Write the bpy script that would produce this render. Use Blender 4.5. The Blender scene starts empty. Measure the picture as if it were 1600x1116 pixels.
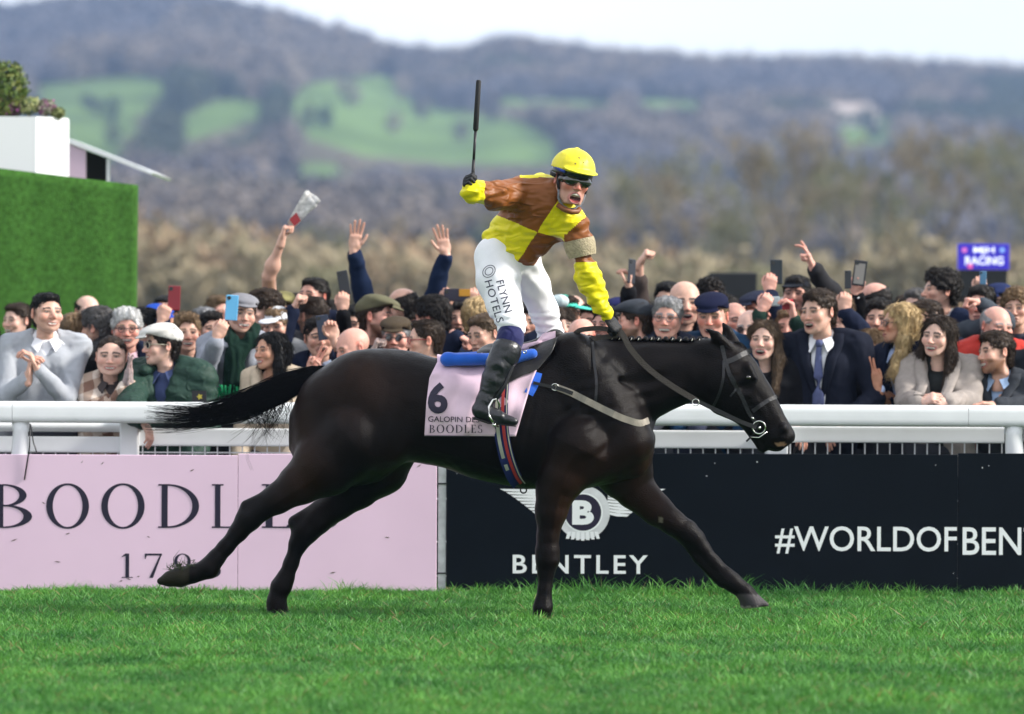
import bpy, math, random
import numpy as np
from mathutils import Vector, Matrix
from mathutils.bvhtree import BVHTree

random.seed(7)
rng = np.random.default_rng(7)
scene = bpy.context.scene
COLL = scene.collection

# ---------------------------------------------------------------- camera
FPX = 9000.0                       # focal length in photograph pixels (1600 wide)
CAM = Vector((0.0, -30.5, 1.668))
cam_data = bpy.data.cameras.new("camera")
cam_data.sensor_width = 36.0
cam_data.lens = FPX / 1600.0 * 36.0
cam_data.clip_start = 0.5
cam_data.clip_end = 9000.0
cam_data.dof.use_dof = True
cam_data.dof.focus_distance = 30.4
cam_data.dof.aperture_fstop = 2.6
cam = bpy.data.objects.new("camera", cam_data)
COLL.objects.link(cam)
PITCH = math.atan(78.0 / FPX)
ROLL = math.radians(0.25)
RC = Matrix.Rotation(math.radians(90) - PITCH, 3, 'X') @ Matrix.Rotation(ROLL, 3, 'Z')
cam.matrix_world = Matrix.Translation(CAM) @ RC.to_4x4()
scene.camera = cam


def P(px, py, Y=0.0):
    """the point at depth Y that the photograph shows at pixel px, py"""
    d = RC @ Vector((px - 800.0, 558.0 - py, -FPX))
    t = (Y - CAM.y) / d.y
    return CAM + d * t


def S(Y=0.0):
    return FPX / (Y - CAM.y)

# ---------------------------------------------------------------- sky, sun, exposure
SUN_AZ, SUN_EL = math.radians(98.0), math.radians(33.0)     # azimuth clockwise from +Y
world = bpy.data.worlds.new("World")
scene.world = world
world.use_nodes = True
wn, wl = world.node_tree.nodes, world.node_tree.links
bgn = wn["Background"]
sky = wn.new("ShaderNodeTexSky")
sky.sky_type = 'NISHITA'
sky.sun_disc = False
sky.sun_elevation = SUN_EL
sky.sun_rotation = SUN_AZ
sky.air_density = 1.0
sky.dust_density = 1.5
wtc = wn.new("ShaderNodeTexCoord")
wmap = wn.new("ShaderNodeMapping")
wmap.inputs["Scale"].default_value = (1.6, 1.6, 7.0)
wnoise = wn.new("ShaderNodeTexNoise")
wnoise.inputs["Scale"].default_value = 2.4
wnoise.inputs["Detail"].default_value = 6.0
wramp = wn.new("ShaderNodeValToRGB")
wramp.color_ramp.elements[0].position = 0.30
wramp.color_ramp.elements[0].color = (0.66, 0.66, 0.66, 1)
wramp.color_ramp.elements[1].position = 0.62
wramp.color_ramp.elements[1].color = (1, 1, 1, 1)
wmix = wn.new("ShaderNodeMixRGB")
wmix.inputs[2].default_value = (8.6, 8.9, 9.4, 1)         # thin bright cloud
wl.new(wtc.outputs["Generated"], wmap.inputs["Vector"])
wl.new(wmap.outputs["Vector"], wnoise.inputs["Vector"])
wl.new(wnoise.outputs["Fac"], wramp.inputs["Fac"])
wl.new(wramp.outputs["Color"], wmix.inputs["Fac"])
wl.new(sky.outputs["Color"], wmix.inputs[1])
wl.new(wmix.outputs["Color"], bgn.inputs["Color"])
bgn.inputs["Strength"].default_value = 0.10

sun_data = bpy.data.lights.new("sun", 'SUN')
sun_data.energy = 4.2
sun_data.angle = math.radians(9.0)
sun_data.color = (1.0, 0.95, 0.87)
sun = bpy.data.objects.new("sun", sun_data)
COLL.objects.link(sun)
sdir = Vector((math.sin(SUN_AZ) * math.cos(SUN_EL), math.cos(SUN_AZ) * math.cos(SUN_EL), math.sin(SUN_EL)))
sun.rotation_euler = sdir.to_track_quat('Z', 'Y').to_euler()
sun.location = (20, 10, 20)

scene.view_settings.view_transform = 'Standard'
scene.view_settings.look = 'None'
scene.view_settings.exposure = 0.70
scene.view_settings.gamma = 1.0
scene.view_settings.use_curve_mapping = False
scene.render.engine = 'CYCLES'
scene.cycles.use_denoising = True
scene.cycles.max_bounces = 6
scene.cycles.volume_bounces = 0
scene.cycles.transparent_max_bounces = 6

# ---------------------------------------------------------------- materials
def _set(b, key, v):
    if key in b.inputs:
        b.inputs[key].default_value = v

MATS = {}
def mat(name, col=(0.5, 0.5, 0.5), rough=0.6, spec=0.4, var=0.0, vscale=8.0, bump=0.0, bscale=60.0, stretch=(1, 1, 1),
        metal=0.0, sheen=0.0, coat=0.0, attr=None, wrinkle=0.0, wscale=9.0, emit=0.0, sss=0.0):
    """principled material: colour (or vertex colour attribute), mottling, fine bump, cloth folds"""
    if name in MATS:
        return MATS[name]
    m = bpy.data.materials.new(name)
    m.use_nodes = True
    n, l = m.node_tree.nodes, m.node_tree.links
    b = n["Principled BSDF"]
    _set(b, "Roughness", rough); _set(b, "Specular IOR Level", spec); _set(b, "Metallic", metal)
    _set(b, "Sheen Weight", sheen); _set(b, "Coat Weight", coat); _set(b, "Coat Roughness", 0.15)
    if sss:
        _set(b, "Subsurface Weight", sss); _set(b, "Subsurface Radius", (0.01, 0.004, 0.002)); _set(b, "Subsurface Scale", 0.6)
    if emit:
        _set(b, "Emission Color", (*col, 1)); _set(b, "Emission Strength", emit)
    src = None
    if attr:
        a = n.new("ShaderNodeAttribute"); a.attribute_name = attr
        src = a.outputs["Color"]
    tc = n.new("ShaderNodeTexCoord")
    mp = n.new("ShaderNodeMapping"); mp.inputs["Scale"].default_value = stretch
    l.new(tc.outputs["Object"], mp.inputs["Vector"])
    if var > 0:
        nz = n.new("ShaderNodeTexNoise"); nz.inputs["Scale"].default_value = vscale; nz.inputs["Detail"].default_value = 5
        l.new(mp.outputs["Vector"], nz.inputs["Vector"])
        mr = n.new("ShaderNodeMapRange")
        mr.inputs["From Min"].default_value = 0.25; mr.inputs["From Max"].default_value = 0.75
        mr.inputs["To Min"].default_value = 1 - var; mr.inputs["To Max"].default_value = 1 + var
        l.new(nz.outputs["Fac"], mr.inputs["Value"])
        mx = n.new("ShaderNodeVectorMath"); mx.operation = 'SCALE'
        if src is None:
            mx.inputs[0].default_value = col
        else:
            l.new(src, mx.inputs[0])
        l.new(mr.outputs["Result"], mx.inputs["Scale"])
        src = mx.outputs["Vector"]
    if src is None:
        b.inputs["Base Color"].default_value = (*col, 1)
    else:
        l.new(src, b.inputs["Base Color"])
    prev = None
    if wrinkle > 0:
        nz = n.new("ShaderNodeTexNoise"); nz.inputs["Scale"].default_value = wscale; nz.inputs["Detail"].default_value = 2
        nz.noise_type = 'RIDGED_MULTIFRACTAL'; nz.inputs["Distortion"].default_value = 0.8
        l.new(mp.outputs["Vector"], nz.inputs["Vector"])
        bp = n.new("ShaderNodeBump"); bp.inputs["Strength"].default_value = wrinkle; bp.inputs["Distance"].default_value = 0.03
        l.new(nz.outputs["Fac"], bp.inputs["Height"])
        prev = bp.outputs["Normal"]
    if bump > 0:
        nz = n.new("ShaderNodeTexNoise"); nz.inputs["Scale"].default_value = bscale; nz.inputs["Detail"].default_value = 4
        l.new(mp.outputs["Vector"], nz.inputs["Vector"])
        bp = n.new("ShaderNodeBump"); bp.inputs["Strength"].default_value = bump; bp.inputs["Distance"].default_value = 0.01
        l.new(nz.outputs["Fac"], bp.inputs["Height"])
        if prev is not None:
            l.new(prev, bp.inputs["Normal"])
        prev = bp.outputs["Normal"]
    if prev is not None:
        l.new(prev, b.inputs["Normal"])
    MATS[name] = m
    return m

# ---------------------------------------------------------------- objects
def tag(o, label=None, cat=None, group=None, kind=None):
    if label: o["label"] = label
    if cat: o["category"] = cat
    if group: o["group"] = group
    if kind: o["kind"] = kind
    return o

def empty(name, loc=(0, 0, 0)):
    o = bpy.data.objects.new(name, None)
    o.empty_display_size = 0.1
    o.location = loc
    COLL.objects.link(o)
    return o

def mesh_obj(name, V, F, m=None, parent=None, smooth=True, cols=None, attrs=None, mats=None, midx=None):
    """one mesh object; V are world coordinates (made local to the parent's location)"""
    V = np.asarray(V, dtype=np.float32).reshape(-1, 3)
    off = np.zeros(3, np.float32)
    p = parent
    while p is not None:
        off += np.array(p.location, np.float32); p = p.parent
    me = bpy.data.meshes.new(name)
    if isinstance(F, np.ndarray) and len(F):
        k = F.shape[1]
        me.vertices.add(len(V)); me.vertices.foreach_set("co", (V - off).ravel())
        me.loops.add(F.size); me.loops.foreach_set("vertex_index", F.astype(np.int32).ravel())
        me.polygons.add(len(F)); me.polygons.foreach_set("loop_start", np.arange(0, F.size, k, dtype=np.int32))
        me.update(calc_edges=True)
    else:
        me.from_pydata([tuple(v) for v in (V - off)], [], [tuple(f) for f in F])
    if smooth:
        me.polygons.foreach_set("use_smooth", np.ones(len(me.polygons), bool))
    if cols is not None:
        c = me.color_attributes.new("Col", 'FLOAT_COLOR', 'POINT')
        cc = np.ones((len(V), 4), np.float32); cc[:, :3] = cols
        c.data.foreach_set("color", cc.ravel())
    if attrs:
        for an, av in attrs.items():
            a = me.attributes.new(an, 'FLOAT', 'POINT'); a.data.foreach_set("value", np.asarray(av, np.float32))
    for mm in (mats or ([m] if m else [])):
        me.materials.append(mm)
    if midx is not None:
        me.polygons.foreach_set("material_index", np.asarray(midx, np.int32))
    me.validate()
    me.update()
    o = bpy.data.objects.new(name, me)
    COLL.objects.link(o)
    if parent is not None:
        o.parent = parent
    return o

class MB:
    """collects simple shapes for one mesh"""
    def __init__(s): s.v, s.f = [], []
    def add(s, V, F):
        n = len(s.v); s.v += [tuple(v) for v in V]; s.f += [tuple(i + n for i in f) for f in F]; return s
    def box(s, lo, hi, R=None, c=None):
        x0, y0, z0 = lo; x1, y1, z1 = hi
        V = [(x0, y0, z0), (x1, y0, z0), (x1, y1, z0), (x0, y1, z0), (x0, y0, z1), (x1, y0, z1), (x1, y1, z1), (x0, y1, z1)]
        if R is not None:
            V = [R @ Vector(v) + (Vector(c) if c is not None else Vector()) for v in V]
        return s.add(V, [(0, 3, 2, 1), (4, 5, 6, 7), (0, 1, 5, 4), (1, 2, 6, 5), (2, 3, 7, 6), (3, 0, 4, 7)])
    def tube(s, pts, r, n=8, cap=True, flat=None):
        """tube along points; r number or list; flat=(vector, factor) squashes the section along a direction"""
        pts = [Vector(p) for p in pts]
        rs = r if isinstance(r, (list, tuple)) else [r] * len(pts)
        V, F = [], []
        up = Vector((0, 0, 1))
        for i, p in enumerate(pts):
            t = (pts[min(i + 1, len(pts) - 1)] - pts[max(i - 1, 0)]).normalized()
            a = t.cross(up)
            if a.length < 1e-3: a = t.cross(Vector((0, 1, 0)))
            a.normalize(); b = t.cross(a)
            for k in range(n):
                an = 2 * math.pi * k / n
                d = (a * math.cos(an) + b * math.sin(an)) * rs[i]
                if flat is not None:
                    fv, ff = flat; fv = Vector(fv).normalized()
                    d -= fv * d.dot(fv) * (1 - ff)
                V.append(p + d)
        for i in range(len(pts) - 1):
            for k in range(n):
                F.append((i * n + k, i * n + (k + 1) % n, (i + 1) * n + (k + 1) % n, (i + 1) * n + k))
        if cap:
            F.append(tuple(reversed(range(n)))); F.append(tuple(range((len(pts) - 1) * n, len(pts) * n)))
        return s.add(V, F)
    def ring(s, c, r, t, axis=(0, 1, 0), n=20, m=8, sy=1.0):
        ax = Vector(axis).normalized(); a = ax.orthogonal().normalized(); b = ax.cross(a)
        V, F = [], []
        for i in range(n):
            an = 2 * math.pi * i / n
            d = a * math.cos(an) + b * math.sin(an) * sy
            for k in range(m):
                bn = 2 * math.pi * k / m
                V.append(Vector(c) + d * (r + t * math.cos(bn)) + ax * t * math.sin(bn))
        for i in range(n):
            for k in range(m):
                F.append((i * m + k, ((i + 1) % n) * m + k, ((i + 1) % n) * m + (k + 1) % m, i * m + (k + 1) % m))
        return s.add(V, F)
    def build(s, name, m, parent=None, smooth=False):
        return mesh_obj(name, s.v, s.f, m, parent, smooth)

def bevel(o, w=0.005, seg=2):
    md = o.modifiers.new("bevel", 'BEVEL'); md.width = w; md.segments = seg; md.limit_method = 'ANGLE'
    return o

# ---------------------------------------------------------------- implicit shapes, meshed with surface nets
class Field:
    def __init__(s, lo, hi, h):
        s.lo = np.array(lo, np.float32); s.h = h
        n = np.ceil((np.array(hi) - np.array(lo)) / h).astype(int) + 1
        s.n = n
        s.ax = [s.lo[i] + h * np.arange(n[i], dtype=np.float32) for i in range(3)]
        s.F = np.full(n, 0.5, np.float32)
    def _box(s, lo, hi, pad):
        sl = []
        for i in range(3):
            a = max(0, int(math.floor((lo[i] - pad - s.lo[i]) / s.h))); b = min(s.n[i], int(math.ceil((hi[i] + pad - s.lo[i]) / s.h)) + 1)
            if b <= a: return None
            sl.append(slice(a, b))
        return tuple(sl)
    def apply(s, fn, lo, hi, k, sub=False):
        sl = s._box(lo, hi, k + 3 * s.h)
        if sl is None: return s
        x = s.ax[0][sl[0]][:, None, None]; y = s.ax[1][sl[1]][None, :, None]; z = s.ax[2][sl[2]][None, None, :]
        d = fn(x, y, z); f = s.F[sl]
        if sub:
            d = -d
            h_ = np.maximum(k - np.abs(f - d), 0) / max(k, 1e-6)
            s.F[sl] = np.maximum(f, d) + h_ * h_ * k * 0.25
        else:
            h_ = np.maximum(k - np.abs(f - d), 0) / max(k, 1e-6)
            s.F[sl] = np.minimum(f, d) - h_ * h_ * k * 0.25
        return s
    def cone(s, a, b, ra, rb, k=0.02, sub=False):
        a = np.array(a, np.float32); b = np.array(b, np.float32); ab = b - a; L = float(ab @ ab) + 1e-9
        def fn(x, y, z):
            t = np.clip(((x - a[0]) * ab[0] + (y - a[1]) * ab[1] + (z - a[2]) * ab[2]) / L, 0, 1)
            return np.sqrt((x - a[0] - t * ab[0]) ** 2 + (y - a[1] - t * ab[1]) ** 2 + (z - a[2] - t * ab[2]) ** 2) - (ra + (rb - ra) * t)
        R = max(ra, rb)
        return s.apply(fn, np.minimum(a, b) - R, np.maximum(a, b) + R, k, sub)
    def chain(s, pts, k=0.02):
        for p, q in zip(pts[:-1], pts[1:]):
            s.cone(p[0], q[0], p[1], q[1], k)
        return s
    def ell(s, c, r, k=0.02, R=None, sub=False):
        c = np.array(c, np.float32); r = np.array(r, np.float32)
        M = None if R is None else np.array(R, np.float32).T
        def fn(x, y, z):
            X, Y, Z = x - c[0], y - c[1], z - c[2]
            if M is not None:
                X, Y, Z = M[0, 0] * X + M[0, 1] * Y + M[0, 2] * Z, M[1, 0] * X + M[1, 1] * Y + M[1, 2] * Z, M[2, 0] * X + M[2, 1] * Y + M[2, 2] * Z
            k0 = np.sqrt((X / r[0]) ** 2 + (Y / r[1]) ** 2 + (Z / r[2]) ** 2)
            k1 = np.sqrt((X / r[0] ** 2) ** 2 + (Y / r[1] ** 2) ** 2 + (Z / r[2] ** 2) ** 2) + 1e-6
            return k0 * (k0 - 1) / k1
        R_ = np.array([max(r)] * 3) if M is not None else r
        return s.apply(fn, c - R_, c + R_, k, sub)
    def loft(s, o, u, v, w, st, k=0.03, p=2.0):
        """elliptic sections along u: stations (t, vtop, vbot, halfwidth along w)"""
        o, u, v, w = [np.array(q, np.float32) for q in (o, u, v, w)]
        st = np.array(st, np.float32)
        T = st[:, 0]
        tt = np.linspace(T[0], T[-1], 160); m = [_pchip(T, st[:, i], tt) for i in (1, 2, 3)]
        ext = []
        for t, a, b, hw in st:
            for vv in (a, b):
                for ww in (-hw, hw): ext.append(o + u * t + v * vv + w * ww)
        ext = np.array(ext)
        def fn(x, y, z):
            X, Y, Z = x - o[0], y - o[1], z - o[2]
            a = X * u[0] + Y * u[1] + Z * u[2]; b = X * v[0] + Y * v[1] + Z * v[2]; c = X * w[0] + Y * w[1] + Z * w[2]
            tp = np.interp(a, tt, m[0]); bt = np.interp(a, tt, m[1]); hw = np.interp(a, tt, m[2])
            hh = np.maximum((tp - bt) / 2, 1e-3); hw = np.maximum(hw, 1e-3)
            q = (np.abs((b - (tp + bt) / 2) / hh) ** p + np.abs(c / hw) ** p) ** (1 / p)
            d = (q - 1) * np.minimum(hh, hw)
            return np.maximum(d, np.maximum(T[0] - a, a - T[-1]))
        return s.apply(fn, ext.min(0), ext.max(0), k)
    def mesh(s):
        F = s.F; sg = F < 0
        c = np.zeros(np.array(F.shape) - 1, np.int8)
        for i in (0, 1):
            for j in (0, 1):
                for k in (0, 1):
                    c += sg[i:F.shape[0] - 1 + i, j:F.shape[1] - 1 + j, k:F.shape[2] - 1 + k]
        act = (c > 0) & (c < 8)
        idx = np.argwhere(act)
        pos = np.zeros((len(idx), 3), np.float32); cnt = np.zeros(len(idx), np.float32)
        cor = np.array([(i, j, k) for i in (0, 1) for j in (0, 1) for k in (0, 1)])
        for a in range(8):
            for b in range(a + 1, 8):
                if np.abs(cor[a] - cor[b]).sum() != 1: continue
                fa = F[tuple((idx + cor[a]).T)]; fb = F[tuple((idx + cor[b]).T)]
                cr = (fa < 0) != (fb < 0)
                t = np.where(cr, fa / np.where(cr, fa - fb, 1), 0)
                pos += np.where(cr[:, None], cor[a] + t[:, None] * (cor[b] - cor[a]), 0); cnt += cr
        V = s.lo + (idx + pos / np.maximum(cnt, 1)[:, None]) * s.h
        ids = np.full(act.shape, -1, np.int64); ids[act] = np.arange(len(idx))
        Q = []
        for ax in range(3):
            o1, o2 = (ax + 1) % 3, (ax + 2) % 3
            s0 = [slice(None)] * 3; s1 = [slice(None)] * 3
            s0[ax] = slice(0, -1); s1[ax] = slice(1, None)
            e = sg[tuple(s0)] != sg[tuple(s1)]
            I = np.argwhere(e)
            I = I[(I[:, o1] > 0) & (I[:, o2] > 0) & (I[:, o1] < F.shape[o1] - 1) & (I[:, o2] < F.shape[o2] - 1)]
            def cell(d1, d2):
                J = I.copy(); J[:, o1] -= d1; J[:, o2] -= d2; return ids[tuple(J.T)]
            q = np.stack([cell(1, 1), cell(0, 1), cell(0, 0), cell(1, 0)], 1)
            inside = sg[tuple(I.T)]
            q[~inside] = q[~inside][:, ::-1]
            Q.append(q)
        Q = np.concatenate(Q); Q = Q[(Q >= 0).all(1)]
        return V.astype(np.float32), Q

def _pchip(x, y, xi):
    """monotone cubic through the stations"""
    x = np.asarray(x, float); y = np.asarray(y, float)
    h = np.diff(x); d = np.diff(y) / h
    m = np.zeros(len(x)); m[0], m[-1] = d[0], d[-1]
    for i in range(1, len(x) - 1):
        if d[i - 1] * d[i] > 0:
            w1, w2 = 2 * h[i] + h[i - 1], h[i] + 2 * h[i - 1]
            m[i] = (w1 + w2) / (w1 / d[i - 1] + w2 / d[i])
    i = np.clip(np.searchsorted(x, xi) - 1, 0, len(x) - 2)
    t = (xi - x[i]) / h[i]
    return (2 * t**3 - 3 * t**2 + 1) * y[i] + (t**3 - 2 * t**2 + t) * h[i] * m[i] + (-2 * t**3 + 3 * t**2) * y[i + 1] + (t**3 - t**2) * h[i] * m[i + 1]

def vnoise(Pn, seed=0):
    """cheap smooth value noise, arrays (N,3) -> (N,) in -1..1"""
    Pn = np.asarray(Pn, np.float64); i = np.floor(Pn).astype(np.int64); f = Pn - i; f = f * f * (3 - 2 * f)
    def hsh(a, b, c):
        n = (a * 374761393 + b * 668265263 + c * 2147483647 + seed * 974634777) & 0xffffffff
        n = ((n ^ (n >> 13)) * 1274126177) & 0xffffffff
        return ((n ^ (n >> 16)) & 0xffff) / 32767.5 - 1
    r = 0
    for a in (0, 1):
        for b in (0, 1):
            for c in (0, 1):
                w = (f[:, 0] if a else 1 - f[:, 0]) * (f[:, 1] if b else 1 - f[:, 1]) * (f[:, 2] if c else 1 - f[:, 2])
                r = r + w * hsh(i[:, 0] + a, i[:, 1] + b, i[:, 2] + c)
    return r

def smooth_curve(pts, n=24):
    pts = np.array([list(p) for p in pts], float)
    d = np.r_[0, np.cumsum(np.linalg.norm(np.diff(pts, axis=0), axis=1))]
    t = np.linspace(0, d[-1], n)
    if len(pts) == 2:
        return np.stack([np.interp(t, d, pts[:, i]) for i in range(3)], 1)
    return np.stack([_catmull(d, pts[:, i], t) for i in range(3)], 1)

def _catmull(x, y, xi):
    m = np.gradient(y, x)
    i = np.clip(np.searchsorted(x, xi) - 1, 0, len(x) - 2); h = x[i + 1] - x[i]; t = (xi - x[i]) / h
    return (2 * t**3 - 3 * t**2 + 1) * y[i] + (t**3 - 2 * t**2 + t) * h * m[i] + (-2 * t**3 + 3 * t**2) * y[i + 1] + (t**3 - t**2) * h * m[i + 1]

# ---------------------------------------------------------------- lettering
def text_mesh(body, bold=0.0, tracking=1.0):
    """outline letters of the built-in font as a flat mesh: verts (N,2), faces; starts at x=0, baseline y=0"""
    c = bpy.data.curves.new("lettering", 'FONT'); c.body = body; c.size = 1.0; c.offset = bold; c.space_character = tracking
    c.resolution_u = 4
    o = bpy.data.objects.new("lettering", c); COLL.objects.link(o)
    dg = bpy.context.evaluated_depsgraph_get(); me = o.evaluated_get(dg).to_mesh()
    V = np.array([tuple(v.co) for v in me.vertices])[:, :2]; F = [tuple(p.vertices) for p in me.polygons]
    o.evaluated_get(dg).to_mesh_clear()
    bpy.data.objects.remove(o); bpy.data.curves.remove(c)
    return V, F

def fit_text(V, x0, x1, y0, y1):
    """scale letters into a box (baseline y0, cap height y1)"""
    mn, mx = V.min(0), V.max(0)
    return np.stack([x0 + (V[:, 0] - mn[0]) / (mx[0] - mn[0]) * (x1 - x0), y0 + (V[:, 1] - mn[1]) / (mx[1] - mn[1]) * (y1 - y0)], 1)

def seg_ring(cx, cy, rx, ry, w, thin, a0=0, a1=360, n=40):
    """broad-nib stroke round an ellipse: thick at the sides, thin at top and bottom"""
    V, F = [], []
    for i in range(n + 1):
        a = math.radians(a0 + (a1 - a0) * i / n)
        V.append((cx + rx * math.cos(a), cy + ry * math.sin(a)))
        V.append((cx + (rx - w) * math.cos(a), cy + (ry - thin) * math.sin(a)))
    for i in range(n):
        F.append((2 * i, 2 * i + 2, 2 * i + 3, 2 * i + 1))
    return V, F

def rect(x0, y0, x1, y1): return [(x0, y0), (x1, y0), (x1, y1), (x0, y1)], [(0, 1, 2, 3)]
def poly(*p): return list(p), [tuple(range(len(p)))]

def serif_glyph(ch):
    """pieces (verts, faces) of a high-contrast roman capital, cap height 1; and its width"""
    w, t = 0.13, 0.035
    def stem(x, y0=0.0, y1=1.0): return [rect(x, y0, x + w, y1), rect(x - 0.07, 0, x + w + 0.07, t), rect(x - 0.07, 1 - t, x + w + 0.07, 1)]
    if ch == 'O': return [seg_ring(0.47, 0.5, 0.47, 0.52, 0.145, 0.045)], 0.94
    if ch == 'D': return stem(0.07) + [seg_ring(0.2, 0.5, 0.66, 0.5, 0.145, 0.04, -90, 90)], 0.86
    if ch == 'B': return stem(0.07) + [seg_ring(0.2, 0.745, 0.38, 0.255, 0.12, 0.035, -90, 90), seg_ring(0.2, 0.265, 0.47, 0.265, 0.14, 0.035, -90, 90)], 0.67
    if ch == 'L': return stem(0.07) + [rect(0.2, 0, 0.58, t), poly((0.58, 0), (0.60, 0.2), (0.57, 0.2), (0.45, t))], 0.60
    if ch == 'E': return stem(0.07) + [rect(0.2, 0, 0.58, t), rect(0.2, 1 - t, 0.55, 1), rect(0.2, 0.49, 0.46, 0.53), poly((0.58, 0), (0.60, 0.2), (0.57, 0.2), (0.45, t)), poly((0.55, 1), (0.56, 0.83), (0.53, 0.83), (0.44, 1 - t)), rect(0.43, 0.42, 0.46, 0.60)], 0.60
    if ch == 'S': return [seg_ring(0.27, 0.74, 0.24, 0.27, 0.11, 0.04, 25, 265), seg_ring(0.28, 0.25, 0.27, 0.26, 0.12, 0.04, -155, 95), poly((0.47, 0.99), (0.49, 0.78), (0.46, 0.78), (0.42, 0.93)), poly((0.0, 0.02), (0.03, 0.02), (0.08, 0.24), (0.02, 0.24))], 0.56
    if ch == '1': return [rect(0.13, 0, 0.26, 1), rect(0.0, 0, 0.39, t), poly((0.13, 1.0), (0.0, 0.88), (0.02, 0.86), (0.13, 0.9))], 0.40
    if ch == '7': return [rect(0.0, 1 - 0.08, 0.60, 1), poly((0.60, 1), (0.52, 0.92), (0.16, 0), (0.29, 0)), poly((0, 1), (0.0, 0.78), (0.03, 0.78), (0.07, 0.92))], 0.6
    if ch == '9': return [seg_ring(0.29, 0.69, 0.29, 0.31, 0.115, 0.04), seg_ring(0.02, 0.62, 0.56, 0.62, 0.12, 0.05, -80, 8)], 0.58
    if ch == '8': return [seg_ring(0.28, 0.75, 0.24, 0.25, 0.1, 0.04), seg_ring(0.28, 0.27, 0.28, 0.27, 0.12, 0.04)], 0.56
    return [], 0.4

def serif_mesh(ch, x0, z0, hgt, y, step=0.00025, sx=1.0):
    V, F = [], []
    pieces, wd = serif_glyph(ch)
    for i, (pv, pf) in enumerate(pieces):
        n = len(V)
        V += [(x0 + a * hgt * sx, y - i * step, z0 + b * hgt) for a, b in pv]
        F += [tuple(k + n for k in f) for f in pf]
    return V, F

# ---------------------------------------------------------------- scattering (only for uncountable stuff)
def scatter(name, pts, rotz, scl, pick, protos, parent=None):
    """one object whose points carry copies of the proto meshes (geometry nodes)"""
    me = bpy.data.meshes.new(name)
    me.vertices.add(len(pts)); me.vertices.foreach_set("co", np.asarray(pts, np.float32).ravel())
    for an, av in (("rz", rotz), ("sc", scl)):
        a = me.attributes.new(an, 'FLOAT', 'POINT'); a.data.foreach_set("value", np.asarray(av, np.float32))
    a = me.attributes.new("pick", 'INT', 'POINT'); a.data.foreach_set("value", np.asarray(pick, np.int32))
    o = bpy.data.objects.new(name, me); COLL.objects.link(o)
    ng = bpy.data.node_groups.new(name, 'GeometryNodeTree')
    ng.interface.new_socket("Geometry", in_out='INPUT', socket_type='NodeSocketGeometry')
    ng.interface.new_socket("Geometry", in_out='OUTPUT', socket_type='NodeSocketGeometry')
    n, l = ng.nodes, ng.links
    gi = n.new("NodeGroupInput"); go = n.new("NodeGroupOutput")
    m2p = n.new("GeometryNodeMeshToPoints"); l.new(gi.outputs[0], m2p.inputs["Mesh"])
    def named(nm, dt):
        q = n.new("GeometryNodeInputNamedAttribute"); q.data_type = dt; q.inputs["Name"].default_value = nm
        return [x for x in q.outputs if x.enabled and x.name == "Attribute"][0]
    cx = n.new("ShaderNodeCombineXYZ"); l.new(named("rz", 'FLOAT'), cx.inputs["Z"])
    sc = named("sc", 'FLOAT'); pk = named("pick", 'INT')
    jg = n.new("GeometryNodeJoinGeometry")
    for i, po in enumerate(protos):
        oi = n.new("GeometryNodeObjectInfo"); oi.inputs["Object"].default_value = po; oi.inputs["As Instance"].default_value = True
        cmp_ = n.new("FunctionNodeCompare"); cmp_.data_type = 'INT'; cmp_.operation = 'EQUAL'
        ii = [x for x in cmp_.inputs if x.enabled]
        l.new(pk, ii[0]); ii[1].default_value = i
        io = n.new("GeometryNodeInstanceOnPoints")
        l.new(m2p.outputs[0], io.inputs["Points"]); l.new(cmp_.outputs[0], io.inputs["Selection"])
        l.new(oi.outputs["Geometry"], io.inputs["Instance"]); l.new(cx.outputs[0], io.inputs["Rotation"])
        l.new(sc, io.inputs["Scale"])
        l.new(io.outputs[0], jg.inputs[0])
    l.new(jg.outputs[0], go.inputs[0])
    md = o.modifiers.new("scatter", 'NODES'); md.node_group = ng
    return o

def proto_obj(name, V, F, m, cols=None, smooth=False, mats=None, midx=None):
    o = mesh_obj(name, V, F, m, None, smooth, cols, mats=mats, midx=midx)
    COLL.objects.unlink(o)
    return o
# ================================================================ ground and turf
def in_poly(x, y, pts):
    x = np.asarray(x, float); y = np.asarray(y, float); r = np.zeros(x.shape, bool); n = len(pts)
    for i in range(n):
        x0, y0 = pts[i]; x1, y1 = pts[(i + 1) % n]
        c = (y0 > y) != (y1 > y)
        r ^= c & (x < (x1 - x0) * (y - y0) / ((y1 - y0) if y1 != y0 else 1e-9) + x0)
    return r

m_turf = mat("turf_soil", (0.055, 0.10, 0.022), 0.95, 0.1, var=0.35, vscale=5, bump=0.6, bscale=40)
g = mesh_obj("ground", [(-2500, -120, 0), (2500, -120, 0), (2500, 4000, 0), (-2500, 4000, 0)], [(0, 1, 2, 3)], m_turf, smooth=False)
tag(g, kind="structure")

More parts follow.
